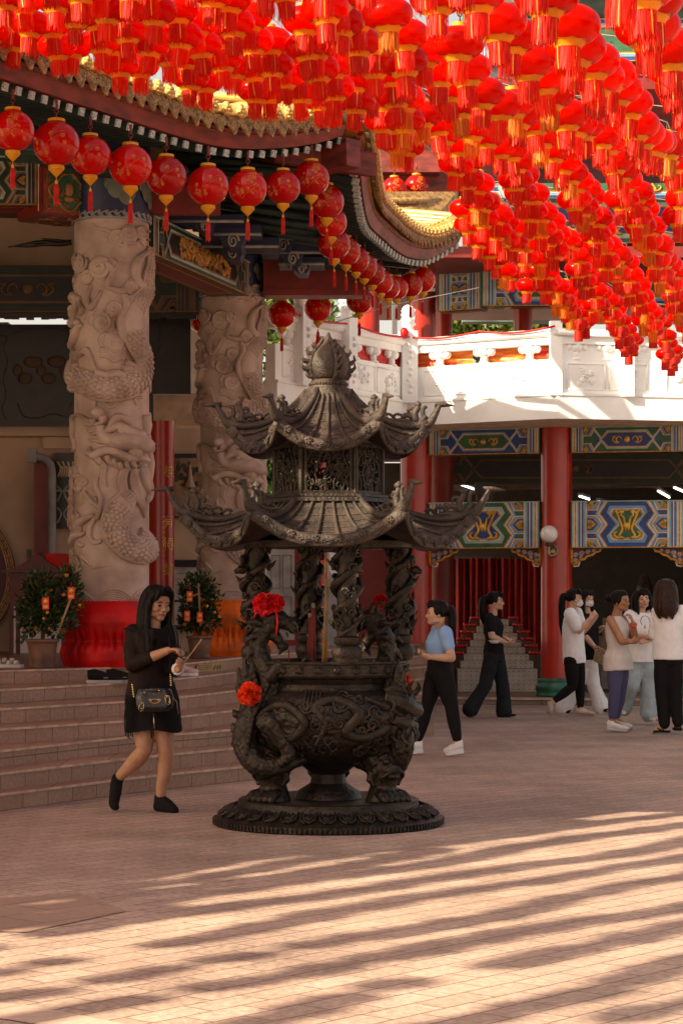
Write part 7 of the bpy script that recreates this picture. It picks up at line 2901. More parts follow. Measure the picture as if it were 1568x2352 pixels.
    parts.append(('skirt', k, [T_BLACK, mat('zip_metal', (0.5, 0.38, 0.22), 0.3, metal=0.9)]))
    # hair
    k = MB()
    locks = []
    for i in range(11):
        a = -1.45 + 0.29 * i
        x = 0.082 * sin(a)
        y = -0.085 * cos(a) - 0.01
        locks.append(([(x * 0.6, y * 0.6, 0.1), (x * 1.04, y, 0.03), (x * 1.12, y * 1.04, -0.1), (x * 1.1, y + 0.02, -0.22), (x * 0.95, y + 0.035, -0.3 - 0.02 * (i % 3))], [0.024, 0.028, 0.03, 0.03, 0.012]))
    for q in (1, -1):
        locks.append(([(0.02 * q, 0.05, 0.118), (0.06 * q, 0.05, 0.075), (0.08 * q, 0.035, 0.0), (0.083 * q, 0.03, -0.1), (0.075 * q, 0.055, -0.22), (0.06 * q, 0.08, -0.32)], [0.02, 0.024, 0.024, 0.026, 0.024, 0.01]))
    for q in (1, -1):
        locks.append(([(0.05 * q, 0.04, 0.09), (0.082 * q, 0.035, 0.0), (0.086 * q, 0.045, -0.12), (0.094 * q, 0.1, -0.22), (0.088 * q, 0.13, -0.33), (0.075 * q, 0.135, -0.4)], [0.016, 0.02, 0.024, 0.03, 0.028, 0.01]))
    for x0, x1 in ((0.02, 0.058), (0.005, 0.045), (-0.02, -0.06), (-0.03, -0.066)):
        locks.append(([(x0, 0.05, 0.12), (x1 * 0.8, 0.085, 0.09), (x1, 0.082, 0.055), (x1 * 1.12, 0.07, 0.02)], [0.016, 0.013, 0.008, 0.003]))
    hair_long(k, hc, M, s, locks, True, False)
    parts.append(('hair', strands(blend_mesh(k, 0.0065, 3), 0.003), [M_HAIR]))
    # bracelet
    k = MB()
    d_ = (wb - eb).normalized()
    x_ = d_.orthogonal().normalized()
    y_ = d_.cross(x_)
    k.tube([wb - d_ * 0.012 + x_ * (0.034 * cos(t * pi / 10)) + y_ * (0.034 * sin(t * pi / 10)) for t in range(21)], [(0.011, 0.006)] * 21, 6)
    parts.append(('bracelet', k, [M_SHOEW]))
    finish('woman all in black with long hair and bare legs, sorting incense sticks by the stairs', parts)
    # handbag
    bag = thing('handbag', 'small black leather handbag with gold buckles worn at the front of the black skirt', 'handbag')
    k = MB()
    def bg_(a, bq):
        an = 2 * pi * a
        c = p(356, 1606, -0.22)
        z = -0.085 + 0.15 * bq
        rx = interp([(0, 0.10), (0.12, 0.125), (0.6, 0.13), (0.92, 0.115), (1, 0.1)], bq)
        ry = interp([(0, 0.03), (0.15, 0.05), (0.6, 0.045), (1, 0.02)], bq)
        cx_ = abs(cos(an)) ** 0.5 * (1 if cos(an) > 0 else -1)
        sy_ = abs(sin(an)) ** 0.8 * (1 if sin(an) > 0 else -1)
        return c + Vector((rx * cx_, ry * sy_ + 0.012 * sin(7 * an) * 0.3, z + 0.01 * cos(an) ** 2))
    k.grid(bg_, 48, 12, 0, True, True)
    k.ell(p(356, 1606, -0.22) + Vector((0, 0, 0.06)), (0.105, 0.03, 0.022), 0, 14, 8)
    k.build('bag_body', mat('black_leather', (0.012, 0.011, 0.013), 0.32, var=0.2, bump=0.3, bscale=60, coat=0.2), bag)
    k = MB()
    c = p(356, 1606, -0.275)
    def q_(x, z):
        return c + Vector((x, 0, z))
    k.tube([q_(-0.04 + 0.08 * t / 10, 0.0) for t in range(11)] + [q_(0.04 * cos(t * pi / 10), -0.028 * sin(t * pi / 10)) for t in range(1, 11)], 0.003, 5)
    for (x, z, dx) in ((-0.085, -0.05, -0.3), (0.085, -0.005, 0.5)):
        k.tube([q_(x - 0.014, z + 0.03), q_(x + 0.012, z + 0.028), q_(x + 0.02 * dx + 0.012, z - 0.02), q_(x + 0.02 * dx - 0.004, z - 0.034), q_(x + 0.02 * dx - 0.02, z - 0.02), q_(x - 0.014, z + 0.03)], 0.003, 5)
    for x, z in ((-0.07, 0.045), (0.03, 0.06), (-0.025, -0.01), (0.025, -0.006), (0.085, 0.015), (0.1, -0.02), (-0.085, -0.03), (-0.09, -0.065)):
        k.ell(q_(x, z), 0.007, 0, 8, 5)
    for u0, v0, u1, v1 in ((304, 1573, 308, 1600), (392, 1549, 393, 1574)):
        for t in range(6):
            a_, b_ = p(u0, v0, -0.2), p(u1, v1, -0.2)
            k.ell(a_.lerp(b_, t / 5), (0.007, 0.004, 0.009), 0, 8, 5)
    k.build('buckles', mat('gold_buckle', (0.62, 0.45, 0.2), 0.25, metal=0.95), bag)
    k = MB()
    k.tube(spline([p(393, 1552, -0.2), p(391, 1510, -0.2), p(389, 1470, -0.12), p(380, 1444, -0.03), p(366, 1440, 0.1)], 4), [(0.010, 0.003)] * 3, 6)
    k.build('strap', T_BLACK, bag)
    st_ = MB()
    st_.tube([p(413, 1536, -0.3), p(462, 1471, -0.36)], 0.0045, 6)
    st_.tube([p(460, 1473, -0.36), p(463, 1469, -0.362)], 0.006, 6)
    tag(st_.build('incense_stick', mat('incense_buff', (0.4, 0.28, 0.16))), 'buff incense stick held slanting up in the right-hand fist of the woman in black', 'incense stick', 'incense sticks held by the woman in black')
    st_ = MB()
    st_.tube([p(412, 1537, -0.3), p(417, 1461, -0.36)], 0.002, 6)
    tag(st_.build('incense_stick', M_WOOD), 'thin upright incense stick between the hands of the woman in black', 'incense stick', 'incense sticks held by the woman in black')


woman_black()


# ---------------------------------------------------------------- the other women
def walker(label, d, yaw, hyaw, hpx, neck, pel, chest, sh, arms, legs, skin, s=1.0, hpitch=0.0, hroll=0.0, hairf=None, hair_m=None, hands=(0.4, 0.4), top=None, bottom=None, shoes=None, extra=None, bw=BODYW, voxel=0.0085):
    A = Person(label, d)
    p = A.p
    M = frame_m(radians(hyaw), radians(hpitch), radians(hroll))
    hc = p(*hpx)
    b = MB()
    head_parts(b, hc, M, s)
    pl, ch, nk = p(*pel), p(*chest), p(*neck)
    b.tube([nk + Vector((0, 0, -0.04)), hc + M @ Vector((0, -0.02, -0.06))], [0.056, 0.047], 12)
    torso(b, pl, ch, nk, radians(yaw), bw, -0.014)
    S = [p(*q) for q in sh]
    ar = []
    for i, (e, w_, h, pn, side) in enumerate(arms):
        e_, w2, h_ = p(*e), p(*w_), p(*h)
        limb(b, [S[i], e_], [0.05, 0.042])
        limb(b, [e_, e_.lerp(w2, 0.4), w2], [0.042, 0.039, 0.026])
        hand(b, w2, h_ - w2, pn, hands[i], 0.95, side)
        ar.append((S[i], e_, w2))
    lg = []
    for (hp_, kn, an, toe) in legs:
        q = [p(*x) for x in (hp_, kn, an, toe)]
        limb(b, [q[0], q[0].lerp(q[1], 0.5), q[1]], [0.085, 0.076, 0.053])
        limb(b, [q[1], q[1].lerp(q[2], 0.35), q[2]], [0.053, 0.054, 0.035])
        limb(b, [q[2], q[3]], [0.034, 0.024])
        lg.append(q)
    parts = [skin_body(b, hc, M, s, skin, voxel)]
    ctx = dict(p=p, M=M, hc=hc, s=s, pel=pl, chest=ch, neck=nk, arms=ar, legs=lg, yaw=radians(yaw))
    for fn in (top, bottom, shoes, extra):
        if fn:
            parts += fn(ctx)
    k = MB()
    hairf(k, hc, M, s)
    parts.append(('hair', strands(blend_mesh(k, 0.008, 4), 0.005, 45), [hair_m or M_HAIR]))
    finish(label, parts)
    return ctx


def tee(mt, w, sleeve, hem=0.0, rs=0.062, name='shirt', amp=0.008, seed=2, sl_end=0.6):
    def fn(c):
        k = MB()
        torso(k, c['pel'], c['chest'], c['neck'], c['yaw'], w)
        for (S, E_, W_) in c['arms']:
            if sleeve:
                q = S.lerp(E_, sleeve)
                limb(k, [S, q], [rs + 0.006, rs])
        m = wrinkle(blend_mesh(k, 0.011, 5), amp, (9, 9, 6), seed)
        return [(name, m, [mt])]
    return fn


def trousers(mt, r, top_t=0.12, end=0.93, wide=None, name='trousers', amp=0.006, seed=4, waist=(0.168, 0.128)):
    def fn(c):
        k = MB()
        torso(k, c['pel'], c['chest'], c['neck'], c['yaw'], [(-0.2, 0.12, 0.1), (-0.06, waist[0], waist[1]), (top_t, waist[0] * 0.93, waist[1] * 0.93), (top_t + 0.1, waist[0] * 0.86, waist[1] * 0.86)])
        for q in c['legs']:
            e = q[1].lerp(q[2], end)
            limb(k, [q[0], q[0].lerp(q[1], 0.5), q[1]], [r[0], r[1], r[2]])
            limb(k, [q[1], q[1].lerp(e, 0.5), e], [r[2], r[3], r[4]])
            ball(k, q[0], r[0] * 1.06)
        m = wrinkle(blend_mesh(k, 0.010, 4), amp, (12, 12, 7), seed)
        return [(name, m, [mt])]
    return fn


def shoes(mt, w=0.042, h=0.055, sole=None, th=0.025, name='shoe', heel_back=0.06, straps=False, opn=False, L=0.24, sole_m=None):
    def fn(c):
        out = []
        for q in c['legs']:
            an, toe = q[2], q[3]
            d = (toe - an)
            d.normalize()
            t2 = toe
            h2 = toe - d * L if (toe - an).length < 0.05 else None
            down = Vector((0, 0, -1))
            # heel point: below the ankle, behind
            fl = Vector((toe.x - an.x, toe.y - an.y, 0))
            if fl.length > 0.06:
                fl.normalize()
                heel = Vector((an.x, an.y, toe.z)) - fl * heel_back
                lift = max(0, an.z - 0.09 - toe.z)
                heel.z = toe.z + max(0.0, an.z - toe.z - 0.085)
            else:
                heel = an + Vector((0.02, 0.02, -0.02))
            m = MB()
            if not opn:
                b_ = MB()
                shoe(b_, heel, t2, w, h)
                b_.tube([an, an + (heel - an) * 0.5 + (t2 - heel) * 0.1], [w * 0.9, w * 0.95], 10)
                bm_ = blend_mesh(b_, 0.009, 3)
                m.v, m.f, m.m, m.sm = bm_.v, bm_.f, [0] * len(bm_.f), bm_.sm
            else:
                u = Vector((0, 0, 1))
                dd = (t2 - heel).normalized()
                r_ = dd.cross(u).normalized()
                mid = heel.lerp(t2, 0.72) + u * 0.012
                for sg in (1, -1):
                    m.tube([heel.lerp(t2, 0.85) + u * 0.02, mid + r_ * sg * 0.022 + u * 0.03, heel.lerp(t2, 0.45) + r_ * sg * 0.04 + u * 0.012], 0.007, 6)
            if sole is not None or opn:
                sole_prism(m, heel - Vector((0, 0, th * 0.4)), t2 - Vector((0, 0, th * 0.4)), w * 1.12, th, 1)
            out.append((name, m, [mt, sole or mt]))
        return out
    return fn


TEEW = [(-0.26, 0.18, 0.14), (0.0, 0.178, 0.14), (0.3, 0.165, 0.135), (0.6, 0.165, 0.135), (0.8, 0.165, 0.105), (0.88, 0.125, 0.085), (0.95, 0.08, 0.072)]
FITW = [(0.22, 0.14, 0.112), (0.34, 0.136, 0.106), (0.5, 0.148, 0.122), (0.62, 0.15, 0.13), (0.8, 0.152, 0.1), (0.88, 0.115, 0.08), (0.95, 0.075, 0.066)]


def hair_pony(back, down, r=0.035, bang=True, sidelocks=False, tie=None):
    def fn(k, c, M, s):
        locks = [([(0, -0.10, 0.05), (0, -0.125 - 0.5 * back, 0.03), (0, -0.13 - back, -0.05 * 1.0), (0, -0.125 - back, -down * 0.6), (0, -0.11 - back, -down)], [0.025, r, r * 1.05, r, 0.01])]
        if sidelocks:
            for q in (1, -1):
                locks.append(([(0.03 * q, 0.06, 0.1), (0.068 * q, 0.05, 0.05), (0.078 * q, 0.04, -0.03), (0.07 * q, 0.045, -0.1)], [0.014, 0.014, 0.01, 0.004]))
        hair_long(k, c, M, s, locks, True, bang)
    return fn


def hair_down(L, spread=1.0, front=True, bang=True):
    def fn(k, c, M, s):
        locks = []
        for i in range(11):
            a = -1.5 + 0.3 * i
            x, y = 0.084 * sin(a), -0.088 * cos(a) - 0.012
            locks.append(([(x * 0.6, y * 0.6, 0.1), (x * 1.05, y, 0.02), (x * 1.15 * spread, y * 1.05 - 0.015, -0.1), (x * 1.15 * spread, y - 0.05, -L * 0.7), (x * spread, y - 0.055, -L - 0.02 * (i % 3))], [0.026, 0.036, 0.037, 0.036, 0.014]))
        if front:
            for q in (1, -1):
                locks.append(([(0.02 * q, 0.05, 0.118), (0.06 * q, 0.052, 0.075), (0.08 * q, 0.035, 0.0), (0.085 * q, 0.03, -0.1), (0.08 * q, 0.05, -L * 0.8)], [0.02, 0.022, 0.022, 0.024, 0.01]))
        hair_long(k, c, M, s, locks, True, bang)
    return fn


def hair_bun(k, c, M, s):
    hair_long(k, c, M, s, [], True, False)
    k.ell(c + M @ Vector((0, -0.145 * s, 0.03 * s)), 0.042 * s, 0, 12, 8)
    k.ell(c + M @ Vector((0, -0.115 * s, 0.02 * s)), 0.035 * s, 0, 12, 8)


def mask(c):
    M, hc, s = c['M'], c['hc'], c['s']
    k = MB()
    def f(a, b_):
        x, z = (a - 0.5) * 2, (b_ - 0.5) * 2
        y = 0.104 - 0.05 * abs(x) ** 2.2 - 0.014 * z * z + 0.012 * (1 - abs(x)) * (1 - abs(z))
        return hc + M @ (Vector((x * 0.064, y, -0.055 + z * 0.042 * (1 - 0.25 * abs(x)))) * s)
    k.grid(f, 17, 11, 0, True)
    for q in (1, -1):
        k.tube([hc + M @ (Vector(v) * s) for v in ((0.062 * q, 0.055, -0.035), (0.078 * q, 0.0, -0.005))], 0.003, 5)
    return [('face_mask', k, [M_MASK])]


# woman in the light blue top
walker('woman in a light blue fitted top and black leggings walking left past the burner', 21.1, -80, -84, (1003, 1408), (1010, 1438, 0.1), (1010, 1540, 0.1), (1008, 1476, 0.1),
       [(1022, 1453, -0.04), (1003, 1450, 0.24)],
       [((1036, 1511, -0.1), (988, 1509, -0.16), (966, 1505, -0.1), (0.2, 0.6, 0.4), 1), ((1012, 1506, 0.3), (975, 1500, 0.2), (955, 1497, 0.12), (0.1, -0.7, 0.2), -1)],
       [((1018, 1552, 0.02), (1036, 1622, 0.02), (1050, 1704, 0.02), (1022, 1731, 0.02)), ((1000, 1552, 0.2), (982, 1616, 0.2), (957, 1704, 0.24), (930, 1729, 0.24))], SK2, 1.0,
       hairf=hair_pony(0.02, 0.2, 0.042), hands=(0.8, 0.7),
       top=tee(T_BLUE, FITW, 0.55, rs=0.06, amp=0.005), bottom=trousers(T_BLACK, (0.098, 0.09, 0.066, 0.064, 0.046), 0.18, 0.9, name='leggings', amp=0.003), shoes=shoes(M_SHOEW, 0.05, 0.075, M_SHOEW, 0.04))
# woman in the black tee
def bowl(c):
    k = MB()
    q = c['p'](1183, 1473, -0.05)
    k.lathe([(0.0, -0.01), (0.03, -0.01), (0.055, 0.03), (0.05, 0.03), (0.0, 0.0)], 16, q)
    return [('cup', k, [M_SHOEW])]
walker('woman in a black tee and wide black jeans in front of the candle stand', 27.9, 75, 82, (1137, 1381), (1131, 1409, 0.0), (1133, 1500), (1132, 1440),
       [(1124, 1419, -0.14), (1133, 1417, 0.14)],
       [((1129, 1462, -0.18), (1160, 1476, -0.14), (1181, 1478, -0.1), (0, 0.3, 1), 1), ((1140, 1460, 0.2), (1164, 1468, 0.12), (1180, 1473, 0.05), (0, -0.3, 1), -1)],
       [((1128, 1508, -0.08), (1114, 1573, -0.08), (1079, 1630, -0.08), (1066, 1627, -0.08)), ((1139, 1508, 0.08), (1153, 1570, 0.08), (1157, 1638, 0.08), (1184, 1646, 0.08))], SK2, 1.0,
       hairf=hair_pony(0.03, 0.3, 0.05), hands=(0.6, 0.6), extra=None,
       top=tee(T_BLACK, [(-0.05, 0.175, 0.13), (0.1, 0.17, 0.125)] + FITW[1:], 0.62, rs=0.062), bottom=trousers(T_BJEAN, (0.1, 0.098, 0.085, 0.09, 0.105), 0.15, 0.97, amp=0.008, name='jeans'), shoes=shoes(T_BLACK, 0.042, 0.045))
k = MB()
q = P(1183, 1474, 27.85)
k.box(q, (0.15, 0.07, 0.012), 0, M=Matrix.Rotation(-0.15, 4, 'Y'))
tag(k.build('phone', [M_BLACK]), 'dark phone held by the woman in the black tee', 'phone')
k = MB()
k.lathe([(0.0, -0.02), (0.04, -0.02), (0.075, 0.015), (0.07, 0.015), (0.0, -0.005)], 18, P(1135, 1474, 27.6))
tag(k.build('bowl', M_SHOEW), 'white bowl in the crook of the arm of the woman in the black tee', 'bowl')

# masked woman with the ponytail, white tee
walker('masked woman in a long white tee and black leggings', 28.2, 65, 72, (1318, 1375), (1311, 1404), (1318, 1510), (1314, 1440),
       [(1308, 1410, -0.14), (1322, 1409, 0.14)],
       [((1329, 1449, -0.22), (1356, 1419, -0.2), (1367, 1406, -0.18), (0.2, 0.7, 0.3), 1), ((1338, 1450, 0.1), (1362, 1425, -0.02), (1370, 1410, -0.05), (-0.2, -0.6, 0.2), -1)],
       [((1311, 1518, -0.08), (1314, 1577, -0.08), (1269, 1612, -0.08), (1263, 1640, -0.08)), ((1325, 1518, 0.08), (1331, 1575, 0.08), (1332, 1628, 0.08), (1364, 1642, 0.08))], SK2, 1.0,
       hairf=hair_pony(0.03, 0.52, 0.045), hands=(0.9, 0.9), extra=mask,
       top=tee(T_WHITE, [(-0.12, 0.165, 0.14)] + TEEW[1:], 0.78, rs=0.078), bottom=trousers(T_BLACK, (0.095, 0.086, 0.062, 0.06, 0.042), 0.1, 0.9, name='leggings', amp=0.003), shoes=shoes(mat('beige_clog', (0.5, 0.42, 0.33), 0.6), 0.05, 0.06))
# masked woman in black tee and white trousers
walker('masked woman in a black tee and wide white trousers holding a clutch', 28.9, 30, 38, (1346, 1376), (1347, 1404, 0.0), (1345, 1510), (1347, 1440),
       [(1330, 1410, -0.06), (1364, 1410, 0.08)],
       [((1345, 1464, -0.12), (1366, 1488, -0.16), (1374, 1505, -0.18), (0.5, 0.6, 0), 1), ((1372, 1448, 0.06), (1384, 1440, -0.1), (1399, 1441, -0.14), (0, 0.2, 1), -1)],
       [((1336, 1518, -0.02), (1325, 1575, 0.02), (1293, 1628, 0.1), (1310, 1636, 0.0)), ((1354, 1518, 0.04), (1362, 1575, 0.0), (1381, 1626, 0.0), (1396, 1633, -0.12))], SK2, 0.98,
       hairf=hair_down(0.2, 0.9), hands=(0.8, 0.3), extra=mask,
       top=tee(T_BLACK, [(-0.05, 0.17, 0.14)] + TEEW[1:], 0.75, rs=0.075), bottom=trousers(T_WHITE, (0.1, 0.098, 0.088, 0.095, 0.115), 0.1, 0.99, amp=0.008), shoes=shoes(T_BLACK, 0.045, 0.04, T_BLACK, 0.025))
k = MB()
for i in range(14):
    for j in range(10):
        k.ell(P(1368 + 2.3 * i - 0.5 * j, 1484 + 3.6 * j + 1.3 * i, 28.62 - 0.02 * ((i + j) % 2)), (0.011, 0.02, 0.014), 0, 6, 4)
k.prism([P(1369, 1484, 28.65), P(1401, 1502, 28.65), P(1395, 1535, 28.65), P(1362, 1517, 28.65)], (0, 0.06, 0))
tag(k.build('wicker_clutch', mat('wicker', (0.42, 0.28, 0.15), 0.7, var=0.35, vscale=60)), 'tan woven clutch bag carried by the masked woman in black', 'bag')

# woman with bun and purple leggings
def watch(c):
    k = MB()
    S, E_, W_ = c['arms'][1]
    d_ = (W_ - E_).normalized()
    x_ = d_.orthogonal().normalized()
    y_ = d_.cross(x_)
    k.tube([W_ - d_ * 0.02 + x_ * (0.034 * cos(t * pi / 8)) + y_ * (0.034 * sin(t * pi / 8)) for t in range(17)], [(0.014, 0.007)] * 17, 6)
    return [('watch', k, [mat('orange_red_strap', (0.6, 0.07, 0.03), 0.5)])]
walker('woman with a hair bun, sleeveless white top and purple leggings', 24.9, 48, 58, (1424, 1381), (1413, 1412, 0.02), (1418, 1514), (1416, 1448),
       [(1401, 1424, -0.12), (1428, 1422, 0.16)],
       [((1427, 1474, -0.22), (1447, 1474, -0.3), (1464, 1472, -0.26), (0, 0.8, 0.3), 1), ((1458, 1471, 0.02), (1453, 1431, -0.14), (1445, 1409, -0.14), (-0.8, 0.3, 0), -1)],
       [((1411, 1524, -0.045), (1411, 1585, -0.1), (1405, 1655, -0.06), (1440, 1678, -0.12)), ((1425, 1524, 0.05), (1424, 1585, 0.06), (1413, 1652, 0.14), (1448, 1672, 0.12))], SK3, 1.02,
       hairf=hair_bun, hands=(0.4, 0.9), extra=watch,
       top=tee(cloth('ivory_knit', (0.68, 0.62, 0.58)), [(-0.24, 0.19, 0.158), (0.06, 0.182, 0.15)] + FITW[:], 0.0, name='sleeveless_top', amp=0.006), bottom=trousers(T_PURP, (0.095, 0.09, 0.068, 0.066, 0.048), 0.0, 0.86, name='leggings', amp=0.003), shoes=shoes(M_SHOEW, 0.046, 0.062, mat('grey_sole', (0.5, 0.48, 0.45)), 0.03, name='trainer'))
# woman in white tee and pale jeans
def tee_print(c):
    k = MB()
    p = c['p']
    vs_, fs_ = text_mesh('B\n–', 0.055, 0.002)
    o = p(1480, 1446, -0.17)
    k.add([o + Vector((v.x, 0.02 * v.x, v.y)) for v in vs_], [f for f in fs_], 0)
    for t0 in (0,):
        k.tube([o + Vector((0.05 * cos(t * 0.5), 0.0, 0.1 + 0.06 * sin(t * 0.5))) for t in range(9)], 0.004, 5)
    k.tube([o + Vector((-0.06, 0, -0.075)), o + Vector((0.07, 0, -0.075))], 0.004, 5)
    return [('print', k, [M_BLACK])]
walker('woman in a white printed tee and pale jeans with long dark hair', 26.3, 18, 12, (1474, 1376), (1470, 1402, 0.02), (1470, 1510), (1470, 1442),
       [(1446, 1416, 0.0), (1494, 1415, 0.05)],
       [((1450, 1462, -0.12), (1478, 1461, -0.24), (1494, 1458, -0.26), (0.1, 0.3, -0.8), 1), ((1502, 1462, 0.0), (1490, 1470, -0.2), (1478, 1472, -0.24), (-0.2, 0.5, -0.5), -1)],
       [((1460, 1520, 0), (1451, 1570, -0.08), (1430, 1626, 0.15), (1424, 1638, 0.0)), ((1481, 1520, 0.02), (1486, 1578, 0.0), (1488, 1640, 0.0), (1508, 1652, -0.1))], SK2, 1.0, hroll=6,
       hairf=hair_down(0.22, 0.95), hands=(0.6, 0.6), extra=tee_print,
       top=tee(T_WHITE, [(-0.1, 0.172, 0.145)] + TEEW[1:], 0.75, rs=0.078, seed=6), bottom=trousers(T_JEAN, (0.1, 0.098, 0.088, 0.092, 0.105), 0.1, 0.97, amp=0.009, name='jeans'), shoes=shoes(mat('cream_sandal', (0.62, 0.5, 0.42), 0.6), 0.044, 0.04, M_SHOEW, 0.03, name='sandal'))
# woman seen from behind
def lace(c):
    k = MB()
    S, E_, W_ = c['arms'][0]
    rs = random.Random(8)
    d_ = (E_ - S).normalized()
    x_ = d_.orthogonal().normalized()
    y_ = d_.cross(x_)
    for i in range(90):
        t, a = rs.uniform(0.05, 1.0), rs.uniform(0, 6.28)
        r = 0.071 - 0.008 * t
        k.ell(S.lerp(E_, t) + x_ * (r * cos(a)) + y_ * (r * sin(a)), 0.0045, 0, 5, 4)
    return [('lace_pattern', k, [mat('lace_grey', (0.25, 0.2, 0.19))])]
walker('woman with long brown hair seen from behind, white blouse and black trousers', 24.6, 170, 172, (1528, 1356), (1532, 1390, -0.02), (1533, 1508), (1533, 1436),
       [(1510, 1405, 0.02), (1562, 1404, -0.02)],
       [((1499, 1458, 0.05), (1493, 1466, 0.2), (1490, 1464, 0.28), (0, 0, -1), -1), ((1576, 1462, 0.0), (1570, 1490, 0.2), (1566, 1500, 0.28), (-1, 0, 0), 1)],
       [((1522, 1520, 0), (1518, 1585, 0.0), (1525, 1666, 0.0), (1500, 1680, 0.06)), ((1547, 1520, 0), (1549, 1585, 0), (1556, 1662, -0.02), (1552, 1674, 0.14))], SK2, 1.04,
       hairf=hair_down(0.26, 1.0, True, False), hair_m=M_HAIRB, hands=(0.5, 0.5), extra=lace,
       top=tee(T_WHITE, [(-0.06, 0.182, 0.142), (0.05, 0.18, 0.14), (0.3, 0.165, 0.128), (0.6, 0.168, 0.13), (0.8, 0.165, 0.105), (0.88, 0.125, 0.085), (0.95, 0.08, 0.072)], 0.95, rs=0.068, name='blouse', seed=9, amp=0.005), bottom=trousers(T_BLACK, (0.102, 0.096, 0.078, 0.07, 0.062), 0.1, 0.95), shoes=shoes(T_BLACK, 0.044, 0.04, T_BLACK, 0.022, name='flip_flop', opn=True))
# ================================================================ plants and shoes
def leaf_cloud(mb, c, r, n, size, rs, mi=(0, 1), hollow=0.35, flat=1.0):
    kn = [1 + 0.3 * noise.noise(Vector((rs.uniform(0, 50), 0, 0))) for _ in range(1)]
    for i in range(n):
        while True:
            q = Vector((rs.uniform(-1, 1), rs.uniform(-1, 1), rs.uniform(-1, 1)))
            if q.length < 1 and q.length > hollow:
                break
        lum = 1 + 0.35 * noise.noise(q * 2.2 + c * 3)
        p = c + Vector((q.x * r[0], q.y * r[1], q.z * r[2])) * lum
        leaf(mb, p, q + Vector((rs.uniform(-.6, .6), rs.uniform(-.6, .6), rs.uniform(-.3, .9))), size * rs.uniform(0.7, 1.3), rs, mi[0] if rs.random() < 0.7 else mi[1])


def leaf(mb, p, d, L, rs, mi):
    d = Vector(d).normalized()
    s = d.cross(Vector((rs.uniform(-1, 1), rs.uniform(-1, 1), rs.uniform(-1, 1))))
    if s.length < 1e-3:
        s = d.orthogonal()
    s.normalize()
    n = d.cross(s)
    w_ = L * 0.24
    mb.add([p, p + d * L * 0.45 + s * w_ + n * L * 0.06, p + d * L - n * L * 0.08, p + d * L * 0.45 - s * w_ + n * L * 0.06, p + d * L * 0.5], [(0, 1, 4), (1, 2, 4), (2, 3, 4), (3, 0, 4)], mi, True)


M_FRUIT = mat('kumquat', (0.75, 0.27, 0.02), 0.35, var=0.15)
M_TERRA = mat('clay_pot', (0.17, 0.085, 0.055), 0.55, var=0.25, vscale=5)
M_PKT = mat('red_packet', (0.7, 0.05, 0.02), 0.45)


